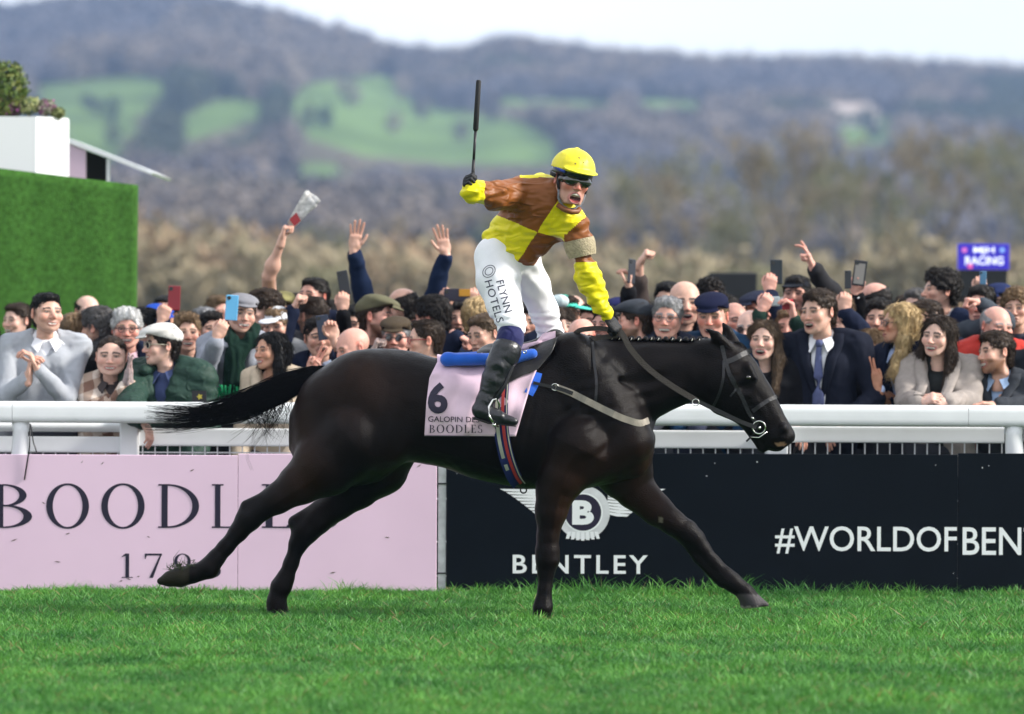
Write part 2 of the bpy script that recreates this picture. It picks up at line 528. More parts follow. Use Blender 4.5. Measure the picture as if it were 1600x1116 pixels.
def grass_mat():
    m = bpy.data.materials.new("grass_blade"); m.use_nodes = True
    n, l = m.node_tree.nodes, m.node_tree.links
    b = n["Principled BSDF"]; _set(b, "Roughness", 0.5); _set(b, "Specular IOR Level", 0.35)
    at = n.new("ShaderNodeAttribute"); at.attribute_name = "Col"
    geo = n.new("ShaderNodeNewGeometry"); nz = n.new("ShaderNodeTexNoise"); nz.inputs["Scale"].default_value = 1.6; nz.inputs["Detail"].default_value = 6
    l.new(geo.outputs["Position"], nz.inputs["Vector"])
    rp = n.new("ShaderNodeValToRGB"); rp.color_ramp.elements[0].position = 0.35; rp.color_ramp.elements[1].position = 0.68
    rp.color_ramp.elements[0].color = (0.52, 0.66, 0.70, 1); rp.color_ramp.elements[1].color = (1.25, 1.14, 1.0, 1)
    l.new(nz.outputs["Fac"], rp.inputs["Fac"])
    mx = n.new("ShaderNodeMixRGB"); mx.blend_type = 'MULTIPLY'; mx.inputs[0].default_value = 1
    l.new(at.outputs["Color"], mx.inputs[1]); l.new(rp.outputs["Color"], mx.inputs[2])
    l.new(mx.outputs[0], b.inputs["Base Color"])
    tr = n.new("ShaderNodeBsdfTranslucent"); l.new(mx.outputs[0], tr.inputs["Color"])
    ms = n.new("ShaderNodeMixShader"); ms.inputs[0].default_value = 0.35
    l.new(b.outputs[0], ms.inputs[1]); l.new(tr.outputs[0], ms.inputs[2]); l.new(ms.outputs[0], n["Material Output"].inputs["Surface"])
    return m
m_grass = grass_mat()

def grass_patch(seed, size, count, h0, h1, w0=0.003):
    r = np.random.default_rng(seed)
    V = np.zeros((count, 7, 3), np.float32); C = np.zeros((count, 7, 3), np.float32)
    x = r.uniform(-size / 2, size / 2, count); y = r.uniform(-size / 2, size / 2, count)
    h = r.uniform(h0, h1, count) * np.where(r.uniform(0, 1, count) < 0.16, 1.55, 1.0) * (0.75 + 0.35 * vnoise(np.stack([x * 9, y * 9, x * 0 + seed], 1)))
    a = r.uniform(0, 2 * np.pi, count); lean = r.uniform(0.1, 1.0, count) * h; la = r.uniform(0, 2 * np.pi, count)
    w = w0 * r.uniform(0.6, 1.5, count)
    hue = r.uniform(0, 1, count)
    base = np.stack([0.040 + 0.090 * hue, 0.165 + 0.195 * hue, 0.026 + 0.040 * hue], 1)
    dry = r.uniform(0, 1, count) < 0.05
    base[dry] = (0.24, 0.22, 0.09)
    for k, t in enumerate((0, 0.4, 0.75)):
        cx = x + np.cos(la) * lean * t * t; cy = y + np.sin(la) * lean * t * t; cz = h * t * (1 - 0.18 * t)
        ww = w * (1 - 0.45 * t)
        for j, s_ in enumerate((-1, 1)):
            V[:, 2 * k + j] = np.stack([cx + s_ * np.cos(a) * ww, cy + s_ * np.sin(a) * ww, cz], 1)
            C[:, 2 * k + j] = base
    V[:, 6] = np.stack([x + np.cos(la) * lean, y + np.sin(la) * lean, h * 0.84], 1); C[:, 6] = base * 1.1
    o = np.arange(count)[:, None] * 7
    T = np.concatenate([o + np.array([[0, 1, 3]]), o + np.array([[0, 3, 2]]), o + np.array([[2, 3, 5]]), o + np.array([[2, 5, 4]]), o + np.array([[4, 5, 6]])])
    return V.reshape(-1, 3), T, C.reshape(-1, 3)

protos = []
for i in range(4):
    V, T, C = grass_patch(i + 1, 0.36, 1900, 0.026, 0.078, 0.0038)
    protos.append(proto_obj("grass_patch", V, T, m_grass, C))
pts, rz, sc, pk = [], [], [], []
for yy in np.arange(-8.6, 7.0, 0.22):
    hw = 0.098 * (30.5 + yy) + 0.5
    for xx in np.arange(-hw, hw, 0.22):
        pts.append((xx + rng.uniform(-.06, .06), yy + rng.uniform(-.06, .06), 0)); rz.append(rng.uniform(0, 6.28)); sc.append(rng.uniform(0.72, 0.98) * (1.0 + 0.22 * vnoise(np.array([[xx * 1.7, yy * 0.9, 1.0]]), 6)[0])); pk.append(rng.integers(0, 4))
tag(scatter("grass", pts, rz, sc, pk, protos), "short green racecourse turf in front of the boards", "grass", kind="stuff")
# the longer unmown fringe along the foot of the boards
protos = []
for i in range(3):
    V, T, C = grass_patch(i + 20, 0.26, 380, 0.07, 0.17, 0.0040)
    protos.append(proto_obj("fringe_patch", V, T, m_grass, C))
pts, rz, sc, pk = [], [], [], []
for xx in np.arange(-4.2, 4.2, 0.085):
    big = 0.62 + 0.38 * vnoise(np.array([[xx * 2.3, 3.1, 0.0]]))[0] + rng.uniform(-.1, .14)
    big = big * (0.98 if xx > -0.4 else 0.6)
    pts.append((xx, 2.34 + rng.uniform(-.06, .05), 0)); rz.append(rng.uniform(0, 6.28)); sc.append(max(0.25, big)); pk.append(rng.integers(0, 3))
tag(scatter("grass_fringe", pts, rz, sc, pk, protos), "longer tufts of grass along the foot of the boards", "grass", kind="stuff")

# ================================================================ advertising boards
BY = 2.50                                     # front face of the boards
m_pink = mat("board_pink", (0.80, 0.57, 0.735), 0.45, 0.3, var=0.045, vscale=2.2, bump=0.05, bscale=3)
m_navy = mat("board_dark", (0.0045, 0.0068, 0.0105), 0.5, 0.06, var=0.15, vscale=4)
m_ink = mat("ink_dark", (0.018, 0.014, 0.035), 0.5, 0.3)
m_white = mat("print_white", (0.80, 0.82, 0.84), 0.5, 0.3)
m_edge = mat("board_edge", (0.32, 0.30, 0.31), 0.6)
m_dirt = mat("mud_fleck", (0.10, 0.075, 0.055), 0.9)

def board(name, x0, x1, m, label, dz=0.0):
    a, b = P(x0, 710, BY), P(x1, 710, BY)
    zt = (a.z + b.z) / 2 + dz
    o = MB().box((a.x + 0.0012, BY, 0.0), (b.x - 0.0012, BY + 0.018, zt)).build(name, m)
    bevel(o, 0.002, 1)
    return tag(o, label, "board", "advertising boards along the rail")
b_p1 = board("advertising_board", -420, 372, m_pink, "pink advertising board at far left with large dark serif letters")
b_p2 = board("advertising_board", 372, 683, m_pink, "pink advertising board behind the horse's hind legs, next to the white post")
b_n1 = board("advertising_board", 698, 1497, m_navy, "long black advertising board with silver winged emblem under the horse", 0.004)
b_n2 = board("advertising_board", 1497, 2000, m_navy, "black advertising board at the right edge of the picture", 0.002)

def flat_print(name, V, F, m, parent):
    return mesh_obj(name, V, F, m, parent, smooth=False)

def serif_on_board(chs, spans, ytop, ybase, parents):
    for ch, (xa, xb), par in zip(chs, spans, parents):
        a = P(xa, ybase, BY - 0.001); b = P(xb, ybase, BY - 0.001); t = P(xa, ytop, BY - 0.001)
        hgt = t.z - a.z; wd = serif_glyph(ch)[1]
        V, F = serif_mesh(ch, a.x, a.z, hgt, BY - 0.0012, sx=(b.x - a.x) / (wd * hgt))
        flat_print("letter", V, F, m_ink, par)
serif_on_board("BOODLES", [(-14, 50), (72, 139), (158, 226), (247, 311), (331, 371), (409, 460), (489, 531)], 756.5, 825, [b_p1] * 5 + [b_p2] * 2)
serif_on_board("1798", [(190, 208), (226, 253), (272, 298), (318, 345)], 865, 903, [b_p1] * 4)

def sans_on_board(body, x0, x1, ytop, ybase, par, bold=0.0, tracking=1.0, y=BY - 0.0012):
    V, F = text_mesh(body, bold, tracking)
    a, b, t = P(x0, ybase, y), P(x1, ybase, y), P(x0, ytop, y)
    W = fit_text(V, a.x, b.x, a.z, t.z)
    sl = (b.z - a.z) / (b.x - a.x) * 0
    return flat_print("lettering", [(p[0], y, p[1] + sl * (p[0] - a.x)) for p in W], F, m_white, par)
sans_on_board("BENTLEY", 801, 1012, 867, 896, b_n1, bold=0.014, tracking=1.25)
sans_on_board("#WORLDOF", 1211, 1495, 822, 865, b_n1, bold=0.008)
sans_on_board("BENTLEY", 1504, 1718, 824, 867, b_n2, bold=0.008)

# winged emblem
m_silver = mat("print_silver", (0.62, 0.63, 0.66), 0.45, 0.5, var=0.12, vscale=14)
m_silver2 = mat("print_silver_pale", (0.80, 0.81, 0.84), 0.45, 0.5)
emb = []
def pt(x, y, lift=0.0): q = P(x, y, BY - 0.0012 - lift); return (q.x, q.y, q.z)
for sgn, tipx in ((-1, 781), (1, 1040)):
    root = 911 + sgn * 34
    for i in range(9):
        f0, f1 = i / 9.0, (i + 0.70) / 9.0
        def tip(f): return (tipx - sgn * 62 * f ** 0.85, 764 + 45 * f)
        def rt(f): return (911 + sgn * (40 - 4 * f), 764 + 40 * f)
        (ax, ay), (bx, by) = tip(f0), tip(f1); (cx, cy), (dx, dy) = rt(f0), rt(f1)
        mx, my = (ax + bx) / 2 - (-sgn) * 2.0, (ay + by) / 2 + 1
        emb.append(([pt(ax, ay), pt(bx + -sgn * 0, by), pt((bx + dx) / 2, (by + dy) / 2 + 2), pt(dx, dy), pt(cx, cy), pt((ax + cx) / 2, (ay + cy) / 2 + 0.6)], [(0, 1, 2, 3, 4, 5)]))
for v, f in emb: MB().add(v, f).build("emblem_feather", m_silver2, b_n1)
def disc(cx, cy, r, lift, n=40, sy=1.0): return [pt(cx + r * math.cos(2 * math.pi * k / n), cy + sy * r * math.sin(2 * math.pi * k / n), lift) for k in range(n)], [tuple(range(n))]
mb = MB(); mb.add(*disc(911, 801, 42, 0.0004)); mb.build("emblem_ring", m_silver, b_n1)
mb = MB(); mb.add(*disc(911, 801, 31, 0.0008)); mb.build("emblem_rim", m_white, b_n1)
mb = MB(); mb.add(*disc(911, 801, 28.5, 0.0012)); mb.build("emblem_disc", m_ink, b_n1)
mb = MB()
for i in range(7):
    x = 887 + i * 7; mb.add([pt(x, 831, 0.0008), pt(x + 5.2, 831, 0.0008), pt(x + 5.2 + (i - 3) * 1.0, 845 - abs(i - 3), 0.0008), pt(x + (i - 3) * 1.0, 845 - abs(i - 3), 0.0008)], [(0, 1, 2, 3)])
mb.build("emblem_tail", m_silver2, b_n1)
V, F = text_mesh("B", 0.05)
a, b = pt(894, 820, 0.0016), pt(928, 782, 0.0016)
W = fit_text(V, a[0], b[0], a[2], b[2])
flat_print("emblem_letter", [(p[0], a[1], p[1]) for p in W], F, m_white, b_n1)

# screw heads and scuffs that show on the boards
for par, lst in ((b_n1, [(1117, 724), (1104, 744), (1183, 722), (1462, 727), (714, 740), (1490, 896)]), (b_n2, [(1535, 731), (1545, 728)])):
    for x, y in lst:
        r = random.uniform(0.8, 1.6); mb = MB(); mb.add(*disc(x, y, r, 0.0009, 7, random.uniform(0.5, 1.1))); mb.build("scuff", m_white, par)
for par, lst in ((b_p1, [(22, 844), (106, 834), (128, 722), (160, 724), (232, 839), (90, 878), (201, 905), (189, 908), (216, 901), (68, 786), (300, 735)]), (b_p2, [(605, 840), (480, 729), (655, 728), (670, 724), (520, 895)])):
    for x, y in lst:
        an = random.uniform(-0.6, 0.9); L = random.uniform(2.5, 6); dx, dy = L * math.cos(an), -L * math.sin(an)
        mb = MB(); mb.add([pt(x - dx, y - dy, 0.0008), pt(x, y - 1.0, 0.0008), pt(x + dx, y + dy, 0.0008), pt(x, y + 1.0, 0.0008)], [(0, 1, 2, 3)])
        mb.build("scuff", m_dirt, par)

# white post between the two boards
m_pvc = mat("rail_white", (0.80, 0.82, 0.84), 0.35, 0.5, var=0.05, vscale=6)
m_oldw = mat("post_white_worn", (0.62, 0.65, 0.66), 0.6, 0.3, var=0.28, vscale=16)
m_black = mat("black_plastic", (0.012, 0.012, 0.014), 0.4, 0.4)
a, b = P(685, 700, BY + 0.03), P(697, 700, BY + 0.03)
po = empty("board_post", ((a.x + b.x) / 2, BY + 0.05, 0))
MB().box((a.x, BY + 0.022, 0), (b.x, BY + 0.07, P(690, 712, BY).z)).build("post", m_oldw, po)
for yy in (756, 896):
    z = P(690, yy, BY).z
    MB().box((a.x - 0.004, BY + 0.016, z - 0.004), (b.x + 0.004, BY + 0.0755, z + 0.004)).build("tie", m_black, po)
tag(po, "worn white post between the pink and the black board", "post")

# ================================================================ running rail and crowd fence
RY = 2.86
def rail_profile(z0, z1, yc, dep, n=14, pw=3.0):
    out = []
    for k in range(n):
        a = 2 * math.pi * k / n
        c, s_ = math.cos(a), math.sin(a)
        out.append((yc + dep / 2 * math.copysign(abs(c) ** (2 / pw), c), (z0 + z1) / 2 + (z1 - z0) / 2 * math.copysign(abs(s_) ** (2 / pw), s_)))
    return out
def extrude_x(prof, x0, x1):
    n = len(prof); V = [(x0, p[0], p[1]) for p in prof] + [(x1, p[0], p[1]) for p in prof]
    F = [(k, (k + 1) % n, n + (k + 1) % n, n + k) for k in range(n)] + [tuple(reversed(range(n))), tuple(range(n, 2 * n))]
    return V, F
zt, zb = P(800, 630.5, RY).z, P(800, 664, RY).z
rail = empty("running_rail", (0, RY, 0))
for xa, xb in ((-900, 20), (20.6, 806), (806.6, 1512), (1512.6, 2500)):
    V, F = extrude_x(rail_profile(zb, zt, RY, 0.11, 44, 4.0), P(xa, 640, RY).x, P(xb, 640, RY).x)
    mesh_obj("rail_section", V, F, m_pvc, rail, smooth=False)
for x0, x1, d in ((18, 46, 1), (1568, 1600, -1)):
    cx = P((x0 + x1) / 2, 690, RY).x; w = (P(x1, 690, RY).x - P(x0, 690, RY).x) / 2
    MB().tube([(cx, RY, zb + 0.02), (cx - d * 0.0, RY, zb - 0.05), (cx - d * 0.008, RY + 0.01, zb - 0.2), (cx - d * 0.008, RY + 0.03, 0.0)], [w * 1.05, w * 0.85, w * 0.95, w], 14, flat=((0, 1, 0), 0.7)).build("rail_post", m_pvc, rail, True)
tag(rail, "long white plastic running rail behind the advertising boards", "rail")
# black cord hanging over the first board
cd = empty("cord", P(47, 662, BY))
MB().tube([P(47, 662, BY - 0.01), P(46, 700, BY - 0.012), P(42, 725, BY - 0.008), P(38, 750, BY - 0.006)], 0.0045, 6).build("cord_end", m_black, cd, True)
MB().tube([P(48, 664, RY - 0.06), P(52, 690, RY - 0.1), P(57, 706, RY - 0.15)], 0.004, 6).build("cord_end", m_black, cd, True)
tag(cd, "black cord hanging from the rail over the pink board", "cord")

FY = 3.02
fence = empty("crowd_fence", (0, FY, 0))
def bar(xa, xb, ya, yb, name, dep=0.05, Y=FY, pw=3.0):
    z1, z0 = P((xa + xb) / 2, ya, Y).z, P((xa + xb) / 2, yb, Y).z
    V, F = extrude_x(rail_profile(z0, z1, Y, dep, 36, pw=pw), P(xa, 660, Y).x, P(xb, 660, Y).x)
    return mesh_obj(name, V, F, m_pvc, fence, smooth=False)
bar(-900, 188, 657, 673, "upper_rail", 0.06, pw=2)
bar(-900, 188, 680, 705, "board_rail", 0.035, pw=8)
bar(216, 1195, 671, 699, "board_rail", 0.035, pw=8)
bar(1225, 1569, 667, 692, "board_rail", 0.035, pw=8)
bar(1600, 2500, 667, 692, "board_rail", 0.035, pw=8)
for x0, x1, yt in ((187, 217, 655), (1197, 1231, 668)):
    a, b = P(x0, 700, FY - 0.03), P(x1, 700, FY - 0.03)
    o = MB().box((a.x, FY - 0.06, 0.0), (b.x, FY + 0.02, P(x0, yt, FY).z)).build("fence_post", m_pvc, fence); bevel(o, 0.012, 3)
# wire mesh panel: verticals, horizontals
m_wire = mat("wire_white", (0.72, 0.73, 0.75), 0.45, 0.5)
mz1 = P(800, 690, FY).z
x = P(-400, 690, FY).x; xe = P(2000, 690, FY).x; k = 0
wire_me = None
while x < xe:
    if wire_me is None:
        o = MB().box((-0.0035, -0.0035, 0.02), (0.0035, 0.0035, mz1)).build("wire_bar", m_wire, None); wire_me = o.data
    else:
        o = bpy.data.objects.new("wire_bar", wire_me); COLL.objects.link(o)
    o.location = (x, 0.01, 0); o.parent = fence
    x += 0.0725; k += 1
for z in (P(800, 709.5, FY).z, 0.55, 0.3, 0.1):
    MB().box((P(-400, 690, FY).x, FY + 0.0146, z - 0.004), (xe, FY + 0.021, z + 0.004)).build("wire_rung", m_wire, fence)
tag(fence, "white crowd fence with wire mesh just behind the running rail", "fence")

# ================================================================ hospitality stand at the left: turf wall, planter, canopy
def turf_wall():
    m = mat("artificial_turf", (0.050, 0.135, 0.026), 0.95, 0.05, var=0.35, vscale=30, bump=1.0, bscale=140)
    WY = 8.5
    nx, nz = 70, 40
    a, b = P(-330, 262, WY - 0.6), P(213, 289, WY)
    V, F, n = [], [], 0
    for j in range(nz + 1):
        for i in range(nx + 1):
            f = i / nx
            x = a.x + (b.x - a.x) * f; y = (WY - 0.6) + 0.6 * f
            topz = a.z + (P(0, 264, WY).z - a.z) * min(1, f / 0.6) if f < 0.6 else P(0, 264, WY).z + (b.z - P(0, 264, WY).z) * (f - 0.6) / 0.4
            z = topz * j / nz
            fold = 0.007 * math.sin(x * 9 + 2.3 * math.sin(z * 1.1 + x)) + 0.004 * math.sin(x * 23 + z * 3)
            V.append((x - 0.02 * (1 - j / nz) * f, y + fold * (1.1 - 0.4 * j / nz), z))
    for j in range(nz):
        for i in range(nx):
            q = j * (nx + 1) + i; F.append((q, q + 1, q + nx + 2, q + nx + 1))
    nb = len(V)
    V += [(v[0], v[1] + 0.22, v[2]) for v in V]
    F += [tuple(nb + q for q in reversed(f)) for f in list(F)]
    for i in range(nx): q = nz * (nx + 1) + i; F.append((q, q + 1, nb + q + 1, nb + q))
    for j in range(nz): q = j * (nx + 1) + nx; F.append((q, nb + q, nb + q + nx + 1, q + nx + 1))
    o = mesh_obj("turf_covered_wall", V, F, m)
    tag(o, "tall wall hung with bright green artificial turf at the left edge", "wall")
    return o
turf_wall()
# planter
m_box = mat("planter_white", (0.78, 0.79, 0.81), 0.5, 0.4)
c = P(55, 272, 8.75); t = P(55, 182, 8.75)
pl = empty("planter_box", (c.x - 0.25, 9.05, c.z - 0.12))
ang = math.radians(-38)
R = Matrix.Rotation(ang, 3, 'Z')
h = t.z - c.z
o = MB().box((-1.1, 0, -0.0), (0, 0.32, h + 0.12), Matrix.Rotation(math.radians(2), 3, 'Z') , (c.x, 8.78, c.z - 0.12)).build("tray", m_box, pl)
w2 = (P(101, 200, 8.9).x - c.x)
o2 = MB().add([(c.x, 8.779, c.z - 0.12), (c.x + w2, 9.05, c.z - 0.12), (c.x + w2, 9.3, c.z - 0.12), (c.x - 0.3, 9.3, c.z - 0.12), (c.x, 8.779, c.z + h), (c.x + w2, 9.05, c.z + h), (c.x + w2, 9.3, c.z + h), (c.x - 0.3, 9.3, c.z + h)],
              [(0, 3, 2, 1), (4, 5, 6, 7), (0, 1, 5, 4), (1, 2, 6, 5), (2, 3, 7, 6), (3, 0, 4, 7)]).build("end_panel", m_box, pl)
tag(pl, "white planter box standing on top of the green turf wall", "planter")

def leaf_ball(name, c, r, n, size, cols, seed, squash=1.0, parent=None):
    rr = np.random.default_rng(seed)
    d = rr.normal(size=(n, 3)); d /= np.linalg.norm(d, axis=1)[:, None]
    rad = r * rr.uniform(0.72, 1.03, n) * (1 + 0.12 * vnoise(d * 3 + seed))
    p = d * rad[:, None]; p[:, 2] *= squash
    p += np.array(c)
    a = rr.normal(size=(n, 3)); a /= np.linalg.norm(a, axis=1)[:, None]; b = np.cross(a, d + 0.4 * rr.normal(size=(n, 3))); b /= np.linalg.norm(b, axis=1)[:, None] + 1e-6
    s_ = size * rr.uniform(0.6, 1.4, n)[:, None]
    V = np.stack([p - a * s_, p + b * s_ * 0.5, p + a * s_, p - b * s_ * 0.5], 1).reshape(-1, 3)
    F = np.arange(n * 4).reshape(-1, 4)
    ci = rr.integers(0, len(cols), n); C = np.array(cols)[ci] * rr.uniform(0.7, 1.25, n)[:, None]
    return V, F, np.repeat(C, 4, 0)
m_leaf = mat("leaf_attr", attr="Col", rough=0.6, spec=0.3)
q = P(0, 140, 9.0)
bt = empty("clipped_bush", (q.x, 9.02, P(0, 182, 9).z))
V, F, C = leaf_ball("b", (q.x, 9.02, q.z), 0.19, 2200, 0.020, [(0.06, 0.11, 0.02), (0.10, 0.15, 0.03), (0.13, 0.15, 0.03)], 3, 1.1)
mesh_obj("foliage", V, F, m_leaf, bt, False, C)
MB().tube([(q.x, 9.02, P(0, 186, 9).z), (q.x, 9.02, q.z)], 0.02, 6).build("stem", mat("bark", (0.10, 0.075, 0.055), 0.9, var=0.3), bt, True)
tag(bt, "round clipped green bush in the white planter", "bush")
for i, (px, py, r, cs, lab) in enumerate([(18, 170, 0.085, [(0.20, 0.05, 0.16), (0.13, 0.03, 0.10), (0.06, 0.09, 0.03)], "dark purple heather under the clipped bush"),
                                     (46, 165, 0.085, [(0.42, 0.42, 0.20), (0.30, 0.34, 0.12), (0.10, 0.14, 0.05)], "pale yellow flowering plant in the middle of the planter"),
                                     (72, 168, 0.075, [(0.26, 0.08, 0.20), (0.40, 0.38, 0.30), (0.10, 0.12, 0.05)], "purple flowering plant near the end of the planter"),
                                     (90, 177, 0.05, [(0.30, 0.32, 0.14), (0.14, 0.17, 0.05)], "small trailing yellow-green plant at the planter's end")]):
    q = P(px, py, 9.0); fp = empty("flowering_plant", (q.x, 9.0, P(px, 184, 9).z))
    V, F, C = leaf_ball("f", (q.x, 8.98, q.z), r, 420, 0.014, cs, 30 + i, 0.75)
    mesh_obj("flowers", V, F, m_leaf, fp, False, C)
    MB().tube([(q.x, 8.99, P(px, 186, 9).z), (q.x, 8.98, q.z)], 0.008, 5).build("stem", MATS["bark"], fp, True)
    tag(fp, lab, "plant", "planter flowers")
# canopy behind the wall
m_cp = mat("panel_pink", (0.62, 0.46, 0.58), 0.5); m_roof = mat("canopy_roof", (0.72, 0.74, 0.77), 0.5); m_dk = mat("interior_shade", (0.01, 0.008, 0.01), 0.8)
KY = 10.6
cp = empty("hospitality_canopy", (P(135, 275, KY).x, KY, 0))
def quad_prism(pxs, Y, dep, name, m, par):
    f = [P(x, y, Y) for x, y in pxs]; V = [tuple(v) for v in f] + [(v.x, v.y + dep, v.z) for v in f]; n = len(f)
    F = [tuple(range(n)), tuple(reversed(range(n, 2 * n)))] + [(i, n + i, n + (i + 1) % n, (i + 1) % n) for i in range(n)]
    return mesh_obj(name, V, F, m, par, smooth=False)
quad_prism([(60, 200), (100, 213), (215, 259), (240, 270), (236, 273), (170, 247), (100, 221), (60, 207)], KY - 0.02, 2.2, "roof", m_roof, cp)
quad_prism([(60, 216), (102, 222), (134, 234), (134, 300), (60, 300)], KY, 0.05, "wall_panel", m_cp, cp)
quad_prism([(134, 235), (170, 248), (170, 300), (134, 300)], KY + 0.9, 0.05, "opening_shade", m_dk, cp)  # near-black sheet standing in for the shade inside the open bay
o = quad_prism([(166.5, 247), (171, 249), (171, 545), (166.5, 545)], KY, 0.05, "post", m_roof, cp)
quad_prism([(60, 299), (134, 299), (134, 545), (60, 545)], KY + 0.01, 0.04, "lower_panel", m_cp, cp)
tag(cp, "white sloping canopy with pink wall panel behind the planter", "canopy")

# ================================================================ screens behind the crowd
SY = 16.0
m_scr = mat("screen_black", (0.006, 0.007, 0.011), 0.35)
sb = empty("television_screen", (P(1145, 480, SY).x, SY, 0))
a, b = P(1107, 426, SY), P(1183, 480, SY)
o = MB().box((a.x, SY, b.z - 0.1), (b.x, SY + 0.12, a.z)).build("screen_case", m_scr, sb); bevel(o, 0.01, 2)
for fx in (0.2, 0.8):
    xx = a.x + (b.x - a.x) * fx; MB().tube([(xx, SY + 0.06, 0), (xx, SY + 0.06, b.z)], 0.03, 8).build("leg", m_black, sb, True)
tag(sb, "plain black screen standing behind the crowd, left of the raised phone", "screen")
SY = 15.0
m_blue = mat("sign_blue", (0.03, 0.018, 0.40), 0.4, 0.4, emit=0.35)
m_wl = mat("sign_letters", (0.7, 0.72, 0.9), 0.4, emit=0.5)
a, b, c3 = P(1497, 381, SY), P(1577, 422, SY), P(1574, 470, SY)
sg = empty("information_screen", ((a.x + b.x) / 2, SY, 0))
o = MB().box((a.x, SY, b.z), (b.x, SY + 0.1, a.z)).build("lit_panel", m_blue, sg); bevel(o, 0.006, 2)
MB().box((a.x + 0.01, SY + 0.01, c3.z), (b.x - 0.015, SY + 0.09, b.z - 0.002)).build("dark_panel", m_scr, sg)
for fx in (0.2, 0.8):
    xx = a.x + (b.x - a.x) * fx; MB().tube([(xx, SY + 0.05, 0), (xx, SY + 0.05, c3.z + 0.02)], 0.03, 8).build("leg", m_black, sg, True)
for body, x0, x1, y0, y1 in (("MJH", 1521, 1554, 398, 386), ("RACING", 1508, 1568, 414, 401)):
    V, F = text_mesh(body, 0.03); q0, q1 = P(x0, y0, SY - 0.004), P(x1, y1, SY - 0.004)
    W = fit_text(V, q0.x, q1.x, q0.z, q1.z); mesh_obj("lettering", [(p[0], SY - 0.004, p[1]) for p in W], F, m_wl, sg, False)
for x_, cc in ((1507, (0.6, 0.15, 0.5)), (1566, (0.2, 0.35, 0.8)), (1516, (0.7, 0.1, 0.35))):
    yy = 391 if x_ != 1516 else 416
    q = P(x_, yy, SY - 0.004); r = 0.022
    mesh_obj("roundel", [(q.x + r * math.cos(k * .6283), q.y, q.z + r * math.sin(k * .6283)) for k in range(10)], [tuple(range(10))], mat("roundel_%d" % x_, cc, 0.4, emit=0.3), sg, False)
tag(sg, "blue lit sign with white lettering standing behind the crowd at right", "sign")

# ================================================================ hills
RIDGE = [(-1200, 60), (-400, 30), (0, 14), (120, 0), (300, -4), (400, 12), (480, 28), (560, 46), (600, 62), (700, 74), (790, 54), (880, 62), (1000, 72), (1100, 82), (1250, 80), (1400, 86), (1600, 96), (2200, 90), (3000, 120)]
rx = np.array([p[0] for p in RIDGE], float); ry = np.array([p[1] for p in RIDGE], float)
D0, D1 = 650.0, 2100.0
def hill_z(X, d):
    px = 800 + 9000 * X / d
    rid = _pchip(rx, ry, np.clip(px, rx[0], rx[-1])) + 33      # trees stand on top of it
    t = np.clip((d - D0) / (D1 - D0), 0, 1.3)
    ys = 478 - (478 - rid) * np.where(t < 1, t ** 0.85, 1 - (t - 1) * 0.9)
    z = 1.668 + (480 - ys) * d / 9000
    und = vnoise(np.stack([X / 120, d / 160, X * 0], 1)) * 3.0 * np.clip(t * 3, 0, 1)
    return z * np.clip((d - D0) / 60, 0, 1) + und - (d < D0 + 60) * 0.5, px, ys
FIELDS = [[(440, 176), (475, 138), (520, 112), (600, 114), (655, 138), (705, 170), (800, 196), (890, 236), (860, 258), (700, 258), (560, 246), (470, 222)],
          [(40, 148), (150, 135), (245, 128), (270, 150), (225, 190), (180, 250), (110, 240), (80, 200)],
          [(740, 148), (960, 152), (965, 172), (880, 176), (790, 164)], [(985, 150), (1105, 158), (1100, 176), (990, 172)],
          [(1290, 196), (1405, 186), (1400, 226), (1320, 232)], [(255, 210), (330, 170), (400, 172), (430, 190), (300, 226)],
          [(-400, 180), (-100, 140), (0, 150), (20, 230), (-300, 260)], [(1700, 170), (1900, 160), (1950, 220), (1720, 230)], [(420, 250), (560, 262), (560, 275), (430, 272)], [(1120, 300), (1300, 296), (1300, 312), (1120, 316)]]
def is_field(px, ys):
    r = np.zeros(np.shape(px), bool)
    for f in FIELDS: r |= in_poly(px, ys, f)
    return r
U = np.linspace(-0.30, 0.30, 240); DD = np.concatenate([np.linspace(D0, 2600, 150)])
uu, dd = np.meshgrid(U, DD)
Xh = (uu * dd).ravel(); Dh = dd.ravel()
Zh, pxh, ysh = hill_z(Xh, Dh)
Vh = np.stack([Xh, Dh - 30.5, Zh], 1)
ii = (np.arange(149)[:, None] * 240 + np.arange(239)[None, :]).ravel()
Fh = np.stack([ii, ii + 1, ii + 241, ii + 240], 1)
fm = is_field(pxh, ysh)
nn = vnoise(np.stack([Xh / 30, Dh / 45, Xh * 0], 1), 5)
Ch = np.where(fm[:, None], np.array([0.098, 0.158, 0.046]) * (1 + 0.35 * nn[:, None]), np.array([0.085, 0.075, 0.05]) * (1 + 0.2 * nn[:, None]))
tag(mesh_obj("hills", Vh, Fh, mat("hillside", attr="Col", rough=0.95, spec=0.05), None, True, Ch), kind="structure")

